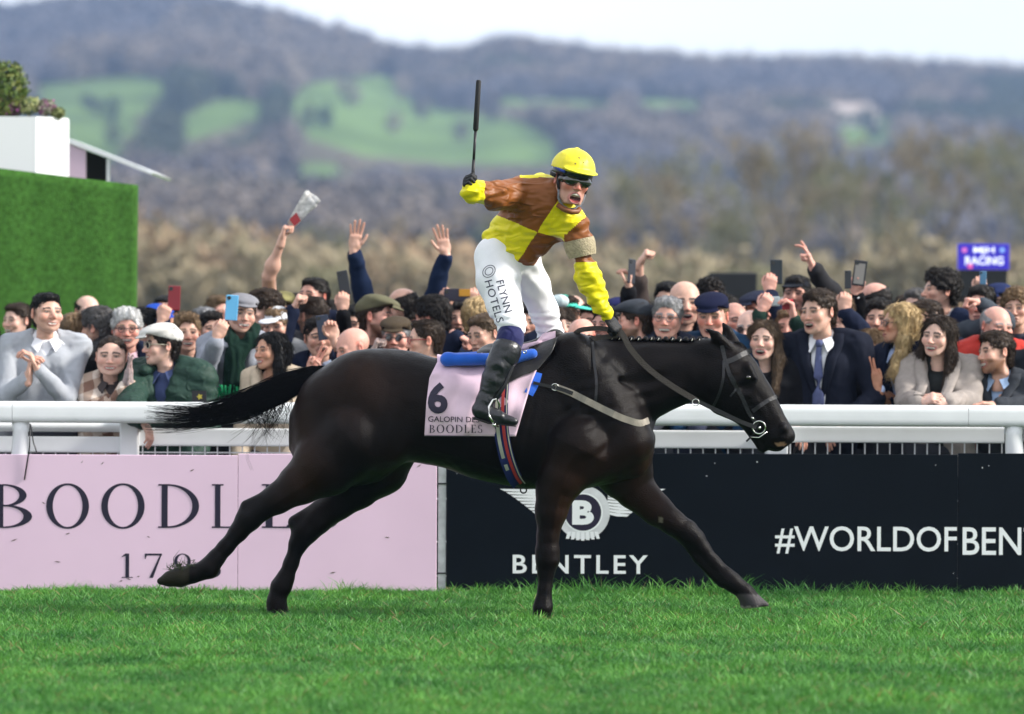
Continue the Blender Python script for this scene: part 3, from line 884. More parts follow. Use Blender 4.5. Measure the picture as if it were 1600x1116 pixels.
def inst_mat(name, c0, c1, rough=0.9):
    m = bpy.data.materials.new(name); m.use_nodes = True
    n, l = m.node_tree.nodes, m.node_tree.links
    b = n["Principled BSDF"]; _set(b, "Roughness", rough); _set(b, "Specular IOR Level", 0.1)
    oi = n.new("ShaderNodeObjectInfo"); rp = n.new("ShaderNodeValToRGB")
    rp.color_ramp.elements[0].color = (*c0, 1); rp.color_ramp.elements[1].color = (*c1, 1)
    l.new(oi.outputs["Random"], rp.inputs["Fac"]); l.new(rp.outputs["Color"], b.inputs["Base Color"])
    return m
def crown_proto(seed, n, rx_, rz_, size, m, trunk=True):
    r = np.random.default_rng(seed)
    d = r.normal(size=(n, 3)); d /= np.linalg.norm(d, axis=1)[:, None]
    rad = r.uniform(0.3, 1, n) ** 0.6 * (1 + 0.3 * vnoise(d * 2.2 + seed))
    p = d * rad[:, None] * np.array([rx_, rx_, rz_]); p[:, 2] += rz_ * 1.15
    a = r.normal(size=(n, 3)); a[:, 2] += 0.9; a /= np.linalg.norm(a, axis=1)[:, None]
    b = np.cross(a, r.normal(size=(n, 3))); b /= np.linalg.norm(b, axis=1)[:, None]
    s_ = size * r.uniform(0.6, 1.5, n)[:, None]
    V = np.stack([p - a * s_, p + b * s_ * 0.4, p + a * s_, p - b * s_ * 0.4], 1).reshape(-1, 3); F = [tuple(x) for x in np.arange(n * 4).reshape(-1, 4)]
    mb = MB(); mb.v = [tuple(v) for v in V]; mb.f = F
    if trunk: mb.tube([(0, 0, -0.5), (0.1, 0, rz_ * 1.2)], [rx_ * 0.09, rx_ * 0.04], 5)
    return proto_obj("crown", np.array(mb.v), mb.f, m)
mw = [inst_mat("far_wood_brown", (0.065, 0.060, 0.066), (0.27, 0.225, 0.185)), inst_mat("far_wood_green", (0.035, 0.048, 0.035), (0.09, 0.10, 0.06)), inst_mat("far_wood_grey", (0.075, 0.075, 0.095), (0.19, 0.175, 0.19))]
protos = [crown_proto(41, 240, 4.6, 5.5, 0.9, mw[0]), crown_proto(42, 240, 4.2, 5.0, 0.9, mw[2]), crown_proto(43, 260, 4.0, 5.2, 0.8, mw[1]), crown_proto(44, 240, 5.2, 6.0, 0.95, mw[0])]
N = 44000
u = rng.uniform(-0.15, 0.15, N); d = np.sqrt(rng.uniform(720 ** 2, 2180 ** 2, N)); X = u * d
Z, px_, ys_ = hill_z(X, d)
wood = ~is_field(px_, ys_)
scl_w = rng.uniform(0.42, 0.85, N)
tp = 11.0 * scl_w * 9000 / d                                   # tree height as it shows against the slope behind
wood &= ~(is_field(px_, ys_ - tp * 0.25) | is_field(px_, ys_ - tp * 0.6) | is_field(px_, ys_ - tp * 0.95))
dens = vnoise(np.stack([X / 70, d / 110, X * 0], 1), 9)
keep = wood & (dens > rng.uniform(-1.0, 0.15, N))
strip = is_field(px_, ys_) & (rng.uniform(0, 1, N) < 0.006)
keep |= strip
idx = np.where(keep)[0]
kn = vnoise(np.stack([X / 90, d / 140, X * 0], 1), 21)[idx]
pick = np.where(kn > 0.38, 2, np.where(kn < -0.3, 1, rng.choice([0, 3], len(idx))))
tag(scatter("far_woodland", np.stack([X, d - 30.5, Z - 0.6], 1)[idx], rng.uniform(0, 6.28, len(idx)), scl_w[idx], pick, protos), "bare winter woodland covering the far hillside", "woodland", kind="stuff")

# pale house on the hill
def hillside_at(px, ys):
    d = np.linspace(D0 + 70, D1, 2000); X = (px - 800) * d / 9000
    z, p_, y_ = hill_z(X, d); sy = 480 - 9000 * (z - 1.668) / d
    i = int(np.argmin(np.abs(sy - ys))); return Vector((X[i], d[i] - 30.5, z[i]))
q = hillside_at(1318, 196)
k = (q.y + 30.5) / 9000
hs = empty("hillside_house", q)
m_hw = mat("house_wall", (0.62, 0.55, 0.47), 0.8); m_hr = mat("house_roof", (0.36, 0.30, 0.27), 0.8); m_win = mat("house_window", (0.05, 0.06, 0.08), 0.2)
MB().box((q.x - 52 * k, q.y - 5, q.z - 3), (q.x + 52 * k, q.y + 5, q.z + 20 * k)).build("wall", m_hw, hs)
zz = q.z + 20 * k
MB().add([(q.x - 56 * k, q.y - 6, zz), (q.x + 56 * k, q.y - 6, zz), (q.x + 56 * k, q.y + 6, zz), (q.x - 56 * k, q.y + 6, zz), (q.x - 40 * k, q.y, zz + 17 * k), (q.x + 40 * k, q.y, zz + 17 * k)],
         [(0, 1, 5, 4), (1, 2, 5), (2, 3, 4, 5), (3, 0, 4), (0, 3, 2, 1)]).build("roof", m_hr, hs)
for i in range(7):
    xx = q.x + (-42 + i * 14) * k
    MB().box((xx - 3 * k, q.y - 5.06, q.z + 6 * k), (xx + 3 * k, q.y - 4.9, q.z + 15 * k)).build("window", m_win, hs)
tag(hs, "pale house among trees on the far hillside at right", "house")

# ================================================================ bare trees and thicket beyond the racecourse
def bare_tree(seed, H, spread, r0):
    """limbs as tubes and a crown of fine twigs"""
    rr = random.Random(seed); limbs = MB(); twigs = MB()
    def grow(p, dirv, L, r, lev):
        n = 3; pts = [p]; rs = [r]; dv = dirv.copy()
        for i in range(n):
            dv = (dv + Vector((rr.uniform(-.22, .22), rr.uniform(-.22, .22), rr.uniform(-.02, .16)))).normalized()
            pts.append(pts[-1] + dv * L / n); rs.append(r * (1 - 0.5 * (i + 1) / n))
        (limbs if lev < 2 else twigs).tube(pts, rs, 5 if lev < 2 else 3, cap=False)
        if lev >= 5: return
        for c in range(rr.choice((3, 4)) if lev < 3 else 3):
            t = rr.uniform(0.35, 1.0); i = min(n - 1, int(t * n)); q = pts[i].lerp(pts[i + 1], t * n - i)
            az = rr.uniform(0, 6.283); up = rr.uniform(0.35, 1.1)
            d2 = (dv * 0.55 + Vector((math.cos(az) * spread, math.sin(az) * spread, up * 0.6))).normalized()
            grow(q, d2, L * rr.uniform(0.5, 0.75), max(0.030, rs[i] * 0.5), lev + 1)
    grow(Vector((0, 0, 0)), Vector((0, 0, 1)), H * 0.42, r0, 0)
    return limbs, twigs
m_bark = mat("tree_bark", (0.15, 0.13, 0.09), 0.9, 0.1, var=0.3, vscale=2)
m_twig = mat("tree_twig", (0.21, 0.175, 0.115), 0.9, 0.1, var=0.25, vscale=0.6)
m_twg2 = mat("tree_twig_olive", (0.17, 0.17, 0.095), 0.9, 0.1, var=0.25, vscale=0.6)
kinds = []
for sd, H, sp in ((1, 11, 0.75), (5, 11, 0.6), (9, 11, 0.9)):
    l_, t_ = bare_tree(sd, H, sp, 0.26); kinds.append((l_, t_))
mesh_cache = {}
def put_tree(px, dist, top, kind, olive, label):
    q = P(px, 500, dist - 30.5); z_top = P(px, top, dist - 30.5).z
    l_, t_ = kinds[kind]
    H = max(v[2] for v in t_.v); s_ = z_top / H
    r = empty("bare_tree", (q.x, dist - 30.5, 0)); r.rotation_euler.z = random.uniform(0, 6.28); r.scale = (s_ * random.uniform(.9, 1.15), s_ * random.uniform(.9, 1.15), s_)
    for nm, mb_, mm in (("trunk", l_, m_bark), ("crown", t_, m_twg2 if olive else m_twig)):
        key = (nm, kind, olive)
        if key not in mesh_cache:
            o = mb_.build(nm, mm, None, True); mesh_cache[key] = o.data
        else:
            o = bpy.data.objects.new(nm, mesh_cache[key]); COLL.objects.link(o)
        o.parent = r
    tag(r, label, "tree", "bare trees beyond the racecourse")
for i, (px, dist, top) in enumerate([(985, 300, 228), (1050, 285, 250), (1110, 310, 200), (1160, 295, 178), (1215, 320, 215), (1270, 300, 205), (1325, 310, 225), (1400, 300, 200),
                                     (1440, 285, 230), (1490, 305, 190), (1545, 295, 205), (1600, 310, 180), (1660, 300, 200), (930, 320, 275), (1180, 340, 240), (1360, 345, 250)]):
    put_tree(px, dist, top, i % 3, i % 2 == 0, "bare leafless tree blurred in the background right of the jockey")
for i, (px, dist, top) in enumerate([(240, 320, 335), (330, 310, 325), (420, 330, 340), (520, 315, 345), (610, 325, 330), (690, 310, 320), (770, 320, 315)]):
    put_tree(px, dist, top, i % 3, i % 3 == 0, "low bare leafless tree blurred in the background left of the jockey")
# one dark ivy-green tree
q = P(1384, 500, 260); it = empty("ivy_tree", (q.x, 260, 0)); topz = P(1384, 262, 260).z
V, F, C = leaf_ball("i", (q.x, 260, topz * 0.56), topz * 0.42, 800, 0.26, [(0.06, 0.085, 0.04), (0.09, 0.10, 0.05)], 77, 1.0)
wob = 0.34 + 0.12 * vnoise(np.stack([V[:, 2] * 0.9, V[:, 2] * 0, V[:, 0] * 0], 1), 3)
V[:, 0] = q.x + (V[:, 0] - q.x) * wob; V[:, 1] = 260 + (V[:, 1] - 260) * 0.35
mesh_obj("crown", V, F, m_leaf, it, False, C); MB().tube([(q.x, 260, 0), (q.x, 260, topz * 0.9)], [0.25, 0.05], 6).build("trunk", m_bark, it, True)
tag(it, "narrow dark green ivy-clad tree behind the crowd at right", "tree")
mt = [inst_mat("thicket_brown", (0.24, 0.205, 0.135), (0.31, 0.26, 0.17)), inst_mat("thicket_orange", (0.27, 0.20, 0.13), (0.34, 0.245, 0.16)), inst_mat("thicket_olive", (0.18, 0.175, 0.10), (0.24, 0.22, 0.125))]
protos = [crown_proto(51, 420, 1.9, 2.2, 0.30, mt[0], False), crown_proto(52, 420, 1.7, 2.3, 0.28, mt[1], False), crown_proto(53, 420, 2.0, 2.0, 0.30, mt[2], False)]
pts, sc, pk = [], [], []
for i in range(900):
    dist = rng.uniform(235, 380); px = rng.uniform(-300, 1950); X = (px - 800) * dist / 9000
    f = vnoise(np.array([[px / 160, dist / 60, 0.5]]), 4)[0]
    top = (1.15 if px < 900 else 1.0) * (0.85 + 0.25 * f)
    org = (180 < px < 460 or 620 < px < 800)
    pts.append((X, dist - 30.5, -0.2)); sc.append(top * rng.uniform(0.7, 1.15)); pk.append(int(rng.choice([0, 1, 2], p=[0.45, 0.4, 0.15] if org else [0.5, 0.08, 0.42])))
tag(scatter("thicket", pts, rng.uniform(0, 6.28, len(pts)), sc, pk, protos), "brown winter thicket blurred behind the crowd", "thicket", kind="stuff")

# ================================================================ air
def haze():
    o = MB().box((-1200, -60, -1.5), (1200, 2700, 190)).build("haze", None)
    m = bpy.data.materials.new("haze_air"); m.use_nodes = True
    n, l = m.node_tree.nodes, m.node_tree.links
    n.remove(n["Principled BSDF"])
    v = n.new("ShaderNodeVolumePrincipled"); v.inputs["Color"].default_value = (0.42, 0.62, 1.0, 1); v.inputs["Density"].default_value = HAZE
    v.inputs["Anisotropy"].default_value = 0.2
    l.new(v.outputs[0], n["Material Output"].inputs["Volume"])
    o.data.materials.append(m)
    tag(o, "pale blue distance haze in the air", "haze", kind="stuff")
HAZE = 0.00017
haze()
# ================================================================ the horse
K = 1.0 / S(0.0)                         # metres per photograph pixel at the horse
def W(px, py, y=0.0): return np.array(P(px, py, y), np.float32)
def chain_px(f, pts, k=0.02):
    f.chain([(W(a, b, y), r * K) for a, b, y, r in pts], k)

lo = np.array([P(225, 700, 0).x, -0.46, -0.01]); hi = np.array([P(1275, 700, 0).x, 0.46, P(800, 485, 0).z])
H = Field(lo, hi, 0.0105)
ox = np.array([1, 0, 0], float); oz = np.array([0, 0, 1], float); oy = np.array([0, 1, 0], float)
def st_px(rows): return [(P(a, 600, 0).x, P(a, t, 0).z, P(a, b, 0).z, w) for a, t, b, w in rows]
# trunk: x, top, bottom, half width (m)
H.loft((0, 0, 0), ox, oz, oy, st_px([(452, 648, 700, 0.05), (470, 610, 735, 0.135), (500, 578, 752, 0.195), (545, 553, 760, 0.245), (590, 545, 752, 0.265), (640, 549, 722, 0.265), (690, 560, 730, 0.275),
                                     (740, 563, 747, 0.29), (790, 556, 758, 0.295), (830, 542, 764, 0.285), (865, 529, 764, 0.265), (905, 531, 765, 0.25), (945, 545, 758, 0.24), (980, 580, 748, 0.215), (1005, 625, 735, 0.17), (1020, 665, 712, 0.07)]), 0.03, 2.25)
# neck
H.loft((0, 0, 0), ox, oz, oy, st_px([(850, 530, 640, 0.07), (890, 530, 690, 0.13), (930, 531, 690, 0.145), (970, 532, 680, 0.145), (1010, 533, 662, 0.128), (1050, 534, 642, 0.108), (1085, 536, 628, 0.095), (1115, 538, 612, 0.085), (1140, 545, 600, 0.06)]), 0.05, 2.0)
# head along poll -> muzzle
pa, pb = W(1122, 548), W(1226, 690)
hu = (pb - pa); HL = float(np.linalg.norm(hu)); hu /= HL; hv = np.array([-hu[2], 0, hu[0]]) * -1
hv = np.array([hu[2] * -1, 0, hu[0]]); hv = hv if hv[2] > 0 else -hv
def hp(t, v, w=0.0): return pa + hu * t * HL + hv * v * K + oy * w
H.loft(pa, hu, hv, oy, [(-0.04, 14 * K, -26 * K, 0.05), (0.02, 30 * K, -58 * K, 0.085), (0.07, 37 * K, -68 * K, 0.098), (0.15, 38 * K, -70 * K, 0.105), (0.24, 36 * K, -64 * K, 0.10), (0.33, 33 * K, -50 * K, 0.082), (0.42, 28 * K, -38 * K, 0.068), (0.50, 24 * K, -31 * K, 0.060), (0.56, 23 * K, -29 * K, 0.060), (0.598, 21 * K, -25 * K, 0.055), (0.625, 14 * K, -16 * K, 0.035)], 0.02, 2.3)
for sg_ in (-1, 1):
    y = sg_
    # cheek disc, eye bulge, brow, facial crest, nostril
    H.ell(hp(0.22, -22, 0.082 * y), (0.075, 0.03, 0.085), 0.03)
    H.cone(hp(0.27, 22, 0.083 * y), hp(0.38, 20, 0.083 * y), 0.020, 0.014, 0.015)
    H.ell(hp(0.345, 13, 0.084 * y), (0.022, 0.017, 0.016), 0.006)
    H.cone(hp(0.45, -2, 0.078 * y), hp(0.75, -2, 0.055 * y), 0.013, 0.009, 0.02)
    H.ell(hp(0.40, 0, 0.100 * y), (0.035, 0.018, 0.022), 0.03, sub=True)
    H.cone(hp(0.89, 10, 0.058 * y), hp(0.965, 2, 0.050 * y), 0.024, 0.020, 0.015)
    H.ell(hp(0.95, 6, 0.074 * y), (0.020, 0.014, 0.013), 0.006, sub=True)
    # ears
    eb = W(1141, 545, 0.05 * y) if y < 0 else W(1150, 540, 0.05)
    et = W(1101, 512, -0.075) if y < 0 else W(1128, 503, 0.07)
    em = (eb * 0.5 + et * 0.5) + np.array([-0.006, 0.012 * y, 0.012])
    H.cone(eb, em, 0.030, 0.026, 0.012); H.cone(em, et, 0.026, 0.004, 0.008)
    H.cone(em + np.array([-0.02, -0.022, -0.006]), em * 0.4 + et * 0.6 + np.array([-0.010, -0.018, 0]), 0.014, 0.006, 0.008, sub=True)
# muzzle and lips
H.ell(hp(0.93, -2), (0.062, 0.058, 0.055), 0.025)
H.ell(hp(0.985, -14), (0.030, 0.046, 0.026), 0.02)
H.cone(hp(0.62, -30), hp(0.93, -34), 0.036, 0.026, 0.02)
H.ell(W(1205, 694), (0.030, 0.036, 0.024), 0.02)
H.cone(W(1222, 693, -0.1), W(1222, 693, 0.1), 0.004, 0.004, 0.004, sub=True)
H.cone(W(1226, 694, -0.1), W(1205, 686, -0.07), 0.005, 0.003, 0.004, sub=True)
H.ell(W(1110, 545), (0.09, 0.075, 0.05), 0.05)
# shoulder, chest and quarter muscles
for y in (-1, 1):
    H.cone(W(895, 560, 0.10 * y), W(985, 690, 0.17 * y), 0.13, 0.11, 0.06)       # shoulder
    H.cone(W(985, 690, 0.155 * y), W(905, 735, 0.17 * y), 0.115, 0.10, 0.05)     # arm
    H.ell(W(990, 715, 0.075 * y), (0.09, 0.085, 0.10), 0.05)                      # pectoral
    H.cone(W(560, 600, 0.10 * y), W(605, 690, 0.155 * y), 0.14, 0.115, 0.09)       # hip to stifle
    H.cone(W(512, 625, 0.09 * y), W(505, 715, 0.125 * y), 0.135, 0.125, 0.08)       # buttock
    H.cone(W(925, 610, 0.225 * y), W(880, 690, 0.245 * y), 0.012, 0.010, 0.06)
    H.cone(W(868, 600, 0.290 * y), W(905, 720, 0.275 * y), 0.014, 0.014, 0.05, sub=True)   # behind the shoulder
    H.cone(W(640, 640, 0.300 * y), W(615, 720, 0.30 * y), 0.020, 0.018, 0.06, sub=True)    # flank
    H.cone(W(520, 610, 0.27 * y), W(490, 735, 0.275 * y), 0.006, 0.006, 0.05, sub=True)    # poverty line
    H.cone(W(930, 600, 0.165 * y), W(1070, 590, 0.118 * y), 0.008, 0.006, 0.06, sub=True)  # jugular groove
# near hind leg, trailing
chain_px(H, [(548, 690, -0.14, 62), (508, 726, -0.15, 50), (470, 755, -0.15, 33), (434, 779, -0.15, 23), (404, 797, -0.145, 18), (388, 811, -0.145, 18.5), (372, 832, -0.145, 13.5), (352, 855, -0.145, 11.5), (337, 873, -0.145, 12.5), (325, 888, -0.145, 15.5), (309, 895, -0.145, 12.5), (300, 897, -0.145, 14.5)], 0.025)
chain_px(H, [(455, 760, -0.15, 11), (418, 776, -0.15, 7.5), (385, 791, -0.145, 10.5)], 0.025)      # Achilles tendon and point of hock
chain_px(H, [(300, 897, -0.145, 15), (282, 902, -0.145, 15.5), (265, 905, -0.145, 12), (251, 908, -0.145, 6)], 0.012)
# far hind leg
chain_px(H, [(600, 688, 0.15, 62), (588, 728, 0.16, 50), (558, 760, 0.155, 35), (527, 787, 0.15, 26), (495, 814, 0.145, 21), (476, 832, 0.145, 20), (466, 850, 0.145, 14), (455, 880, 0.145, 11.5), (446, 903, 0.145, 12.5), (439, 917, 0.145, 15), (433, 934, 0.145, 12.0), (432, 943, 0.145, 14), (434, 960, 0.145, 18)], 0.025)
chain_px(H, [(540, 763, 0.15, 13), (498, 792, 0.15, 8), (461, 816, 0.145, 11)], 0.025)
# near fore leg, upright
chain_px(H, [(900, 700, -0.16, 58), (880, 740, -0.165, 40), (869, 765, -0.16, 31), (861, 800, -0.155, 24.5), (856, 837, -0.15, 17), (855, 860, -0.15, 18), (855, 876, -0.15, 17.5), (852, 893, -0.15, 11.5), (850, 920, -0.15, 9.5), (848, 938, -0.15, 10.5), (848, 950, -0.15, 14), (847, 961, -0.15, 11.5), (845, 968, -0.15, 13), (845, 980, -0.15, 17)], 0.02)
chain_px(H, [(862, 885, -0.15, 7), (856.5, 915, -0.15, 5.5), (855, 945, -0.15, 8)], 0.015)
# far fore leg, reaching
chain_px(H, [(965, 700, 0.13, 62), (975, 735, 0.15, 46), (993, 765, 0.15, 31), (1027, 797, 0.15, 24), (1052, 817, 0.15, 19.5), (1072, 831, 0.15, 18.5), (1085, 843, 0.15, 16), (1098, 858, 0.15, 11.5), (1116, 880, 0.15, 10.5), (1134, 900, 0.15, 12.5), (1144, 910, 0.15, 14.5), (1155, 918, 0.15, 12.5), (1163, 924, 0.15, 13)], 0.02)
chain_px(H, [(1068, 842, 0.15, 8), (1090, 872, 0.15, 7), (1128, 910, 0.15, 9)], 0.015)
def hoof(f, top, toe, heel, ytop, r0, r1):
    f.cone(W(*top, ytop), W((toe[0] + heel[0]) / 2, (toe[1] + heel[1]) / 2, ytop), r0 * K, r1 * K, 0.01)
    f.cone(W(*top, ytop), W(toe[0], toe[1], ytop), r0 * 0.8 * K, r1 * 0.42 * K, 0.012)
    f.cone(W(*top, ytop), W(heel[0], heel[1], ytop), r0 * 0.8 * K, r1 * 0.5 * K, 0.012)
hoof(H, (1164, 926), (1196, 946), (1162, 946), 0.15, 15, 13)
# flat sole under the reaching hoof
pn = W(1160, 952, 0.15); 
H.apply(lambda x, y, z: np.maximum(np.abs(x - W(1178, 950)[0]) - 0.11, np.maximum((z - (P(1178, 950.5, 0.15).z + 0.13 * (x - W(1178, 950)[0]))), -0.2 - z + 0 * x)) + 0 * y, W(1140, 990, 0.05), W(1215, 935, 0.25) , 0.004, sub=True)
# ribs and coat relief
HV, HQ = H.mesh()
def vnormals(V, Q):
    n = np.zeros_like(V); a = V[Q[:, 2]] - V[Q[:, 0]]; b = V[Q[:, 3]] - V[Q[:, 1]]; c = np.cross(a, b)
    for i in range(4): np.add.at(n, Q[:, i], c)
    return n / (np.linalg.norm(n, axis=1)[:, None] + 1e-9)
HN = vnormals(HV, HQ)
pxv = 800 + HV[:, 0] / K; pyv = 480 - (HV[:, 2] - 1.668) / K
rel = 0.0035 * vnoise(HV * np.array([9, 9, 6]), 3) + 0.0018 * vnoise(HV * 24, 4)
neckm = np.clip((pxv - 880) / 60, 0, 1) * np.clip((1100 - pxv) / 40, 0, 1) * np.clip((690 - pyv) / 40, 0, 1)
rel += neckm * 0.0022 * np.sin((pyv * 0.22 + pxv * 0.05) + 2 * vnoise(HV * 7, 8))
shm = np.exp(-((pxv - 930) / 70) ** 2 - ((pyv - 650) / 60) ** 2)
rel += shm * 0.0028 * np.sin(pyv * 0.30 + pxv * 0.12 + 4 * vnoise(HV * 5, 9)) * (0.5 + 0.5 * vnoise(HV * 6, 19))
rib = np.clip((pxv - 700) / 40, 0, 1) * np.clip((860 - pxv) / 30, 0, 1) * np.clip((pyv - 590) / 40, 0, 1) * np.clip((745 - pyv) / 20, 0, 1)
rel += rib * 0.0018 * np.sin(pxv * 0.42 + pyv * 0.08)
def vein(pts, amp, wd):
    global rel
    c = smooth_curve([(a, b, 0) for a, b in pts], 60); d = np.full(len(HV), 1e9)
    m_ = (HV[:, 1] < 0.02)
    for a, b, _ in c: d = np.minimum(d, (pxv - a) ** 2 + (pyv - b) ** 2)
    rel = rel + np.where(m_, amp * np.exp(-d / (wd * wd)), 0)
vein([(1196, 640), (1185, 625), (1176, 606), (1180, 590)], 0.003, 2.6); vein([(1185, 625), (1165, 628), (1150, 640)], 0.0025, 2.4)
vein([(905, 700), (890, 720), (880, 750), (868, 800), (862, 840)], 0.004, 3.2); vein([(640, 690), (690, 705), (750, 720), (800, 735)], 0.003, 3.0)
vein([(520, 720), (490, 752), (455, 772), (425, 792)], 0.004, 3.2); vein([(960, 640), (935, 665), (900, 680)], 0.003, 3.5); vein([(1000, 745), (1020, 780), (1050, 806)], 0.003, 3.0)
vein([(560, 570), (545, 620), (540, 670), (520, 700)], -0.006, 7); vein([(610, 600), (600, 650), (590, 700)], -0.005, 8); vein([(940, 560), (915, 600), (890, 640)], -0.006, 8); vein([(985, 640), (955, 690), (915, 720)], -0.006, 7)
vein([(853, 885), (850, 910), (849, 940)], -0.004, 2.2); vein([(392, 815), (365, 842), (340, 870)], -0.004, 2.4); vein([(866, 745), (852, 790), (848, 840)], 0.004, 5)
HV2 = HV + HN * rel[:, None]
# coat colour: black-brown, browner on quarters, flank and forearms; hooves and mouth
def blob(x, y, sx, sy): return np.exp(-((pxv - x) / sx) ** 2 - ((pyv - y) / sy) ** 2)
br = 0.9 * blob(480, 740, 40, 70) + 0.6 * blob(560, 600, 90, 50) + 1.2 * blob(885, 770, 30, 70) + 1.6 * blob(1005, 765, 50, 50) + 0.5 * blob(470, 660, 25, 60) + 0.4 * blob(960, 720, 60, 50) + 0.45 * blob(640, 730, 60, 30)
br = np.clip(br + 0.15 * vnoise(HV * 5, 6), 0, 1)[:, None]
HC = np.array([0.0042, 0.0031, 0.0031]) * (1 - br) + np.array([0.020, 0.0098, 0.0062]) * br
hf = (pyv > 930) & (pxv > 1150)
HC[hf] = (0.055, 0.05, 0.054)
HC[(pyv > 949.0) & (pxv > 1155)] = (0.30, 0.28, 0.25)
HC[(pxv < 300) & (pyv > 885)] = (0.018, 0.016, 0.010)
HC[(blob(1220, 692, 10, 4) > 0.5)] = (0.22, 0.13, 0.08)
HC[blob(1034, 812, 4.5, 6) > 0.5] = (0.16, 0.14, 0.11)
e_c = hp(0.345, 13, -0.084); de = np.linalg.norm((HV - e_c) / np.array([1, 1, 1]), axis=1)
HR = np.full(len(HV), 0.42)
m_coat = mat("horse_coat", attr="Col", rough=0.33, spec=0.085, bump=0.35, bscale=230, stretch=(0.35, 1, 1), wrinkle=0.02, wscale=7)
horse = empty("horse", (P(780, 700, 0).x, 0, 0))
mesh_obj("body", HV2, HQ, m_coat, horse, True, HC)
tris = [tuple(int(i) for i in q) for q in HQ]
HB = BVHTree.FromPolygons([tuple(v) for v in HV2.tolist()], tris)
def on_horse(px, py, off=0.006, side=-1, default=0.0):
    """point on the horse's flank seen at a pixel (near side), lifted off the coat"""
    a = P(px, py, -1.2); d = (P(px, py, 1.2) - a).normalized()
    h_ = HB.ray_cast(a, d) if side < 0 else HB.ray_cast(P(px, py, 1.2), -d)
    if h_[0] is None: return None
    return h_[0] + h_[1] * off * (1 if h_[1].dot(d) * side > 0 else -1) if False else h_[0] - d * off * (1 if side < 0 else -1)
# eyes
for y in (-1, 1):
    mb = MB(); c = Vector(hp(0.345, 12.5, 0.0935 * y)); n_ = 12
    Vv, Ff = [], []
    for i in range(7):
        th = math.pi * i / 6
        for k_ in range(n_):
            ph = 2 * math.pi * k_ / n_
            Vv.append(c + Vector((0.0155 * math.sin(th) * math.cos(ph), 0.0105 * math.cos(th), 0.0125 * math.sin(th) * math.sin(ph))))
    for i in range(6):
        for k_ in range(n_): Ff.append((i * n_ + k_, i * n_ + (k_ + 1) % n_, (i + 1) * n_ + (k_ + 1) % n_, (i + 1) * n_ + k_))
    mb.add(Vv, Ff); mb.build("eye", mat("horse_eye", (0.012, 0.008, 0.006), 0.04, 0.8, coat=1.0), horse, True)
# ---- hair
def strands(curves, r0, n=10):
    """fine three-sided tapering tubes"""
    V, F = [], []
    for c in curves:
        c = np.asarray(c); m_ = len(c)
        t = np.gradient(c, axis=0); t /= np.linalg.norm(t, axis=1)[:, None] + 1e-9
        a = np.cross(t, [0.2, 1, 0.1]); a /= np.linalg.norm(a, axis=1)[:, None] + 1e-9; b = np.cross(t, a)
        rr = r0 * np.linspace(1, 0.25, m_)[:, None]
        o = sum(len(v) for v in V)
        V.append(np.stack([c + (a * math.cos(q) + b * math.sin(q)) * rr for q in (0, 2.094, 4.189)], 1).reshape(-1, 3))
        i = np.arange(m_ - 1)[:, None] * 3
        for j in range(3):
            F.append(o + np.concatenate([i + j, i + (j + 1) % 3, i + 3 + (j + 1) % 3, i + 3 + j], 1))
    return np.concatenate(V), np.concatenate(F)
m_hair = mat("horse_hair", (0.0035, 0.0032, 0.0036), 0.5, 0.12)
tail_axis = smooth_curve([P(528, 580, 0), P(490, 587, 0), P(440, 606, 0.0), P(385, 630, 0.0), P(320, 648, -0.02), P(262, 652, -0.03), P(228, 650, -0.03)], 22)
curves = []
r = np.random.default_rng(5)
tw = np.interp(np.linspace(0, 1, 22), [0, 0.12, 0.3, 0.5, 0.75, 1], [7, 14, 23, 23, 18, 26])
for i in range(1500):
    a = r.uniform(0, 6.283); q = math.sqrt(r.uniform(0, 1)); ln = r.uniform(0.62, 1.02) if i > 350 else r.uniform(0.3, 0.7)
    m_ = max(6, int(22 * ln)); m_ = min(m_, 22)
    off = np.zeros((m_, 3)); ph = r.uniform(0, 6.28)
    rad = tw[:m_] * K * q
    off[:, 2] = rad * math.sin(a) * (1 + 0.12 * np.sin(np.linspace(0, 5, m_) + ph)) - 0.004; off[:, 1] = rad * 0.75 * math.cos(a)
    off += np.cumsum(r.normal(size=(m_, 3)), 0) * 0.0016
    curves.append(tail_axis[:m_] + off)
V1, F1 = strands(curves, 0.0017)
mesh_obj("tail", V1, F1, m_hair, horse)
tc = MB().tube([tuple(p) for p in tail_axis[:14]], [0.022, 0.026, 0.033, 0.042, 0.050, 0.060, 0.062, 0.060, 0.056, 0.048, 0.038, 0.028, 0.02, 0.008], 10, flat=((0, 1, 0), 0.6))
tc.build("tail_dock", m_hair, horse, True)
curves = []
for i in range(150):
    s0 = r.uniform(0.25, 0.5); j = int(s0 * 22); st0 = tail_axis[j] + np.array([0, r.uniform(-.05, .05), -r.uniform(0.02, 0.10)])
    end = np.array(P(r.normal(415, 22), r.uniform(655, 697), r.uniform(-.08, .05)))
    curves.append(smooth_curve([st0, st0 * 0.5 + end * 0.5 + np.array([0.02, 0, -0.01]), end], 10))
for pl_ in ([(430, 655), (400, 690), (384, 712), (392, 735)], [(425, 650), (398, 672), (392, 700)]):
    for e in range(3): curves.append(smooth_curve([P(a + e * 2, b, 0.0) for a, b in pl_], 12))
V1, F1 = strands(curves, 0.0014); mesh_obj("tail_wisp", V1, F1, m_hair, horse)
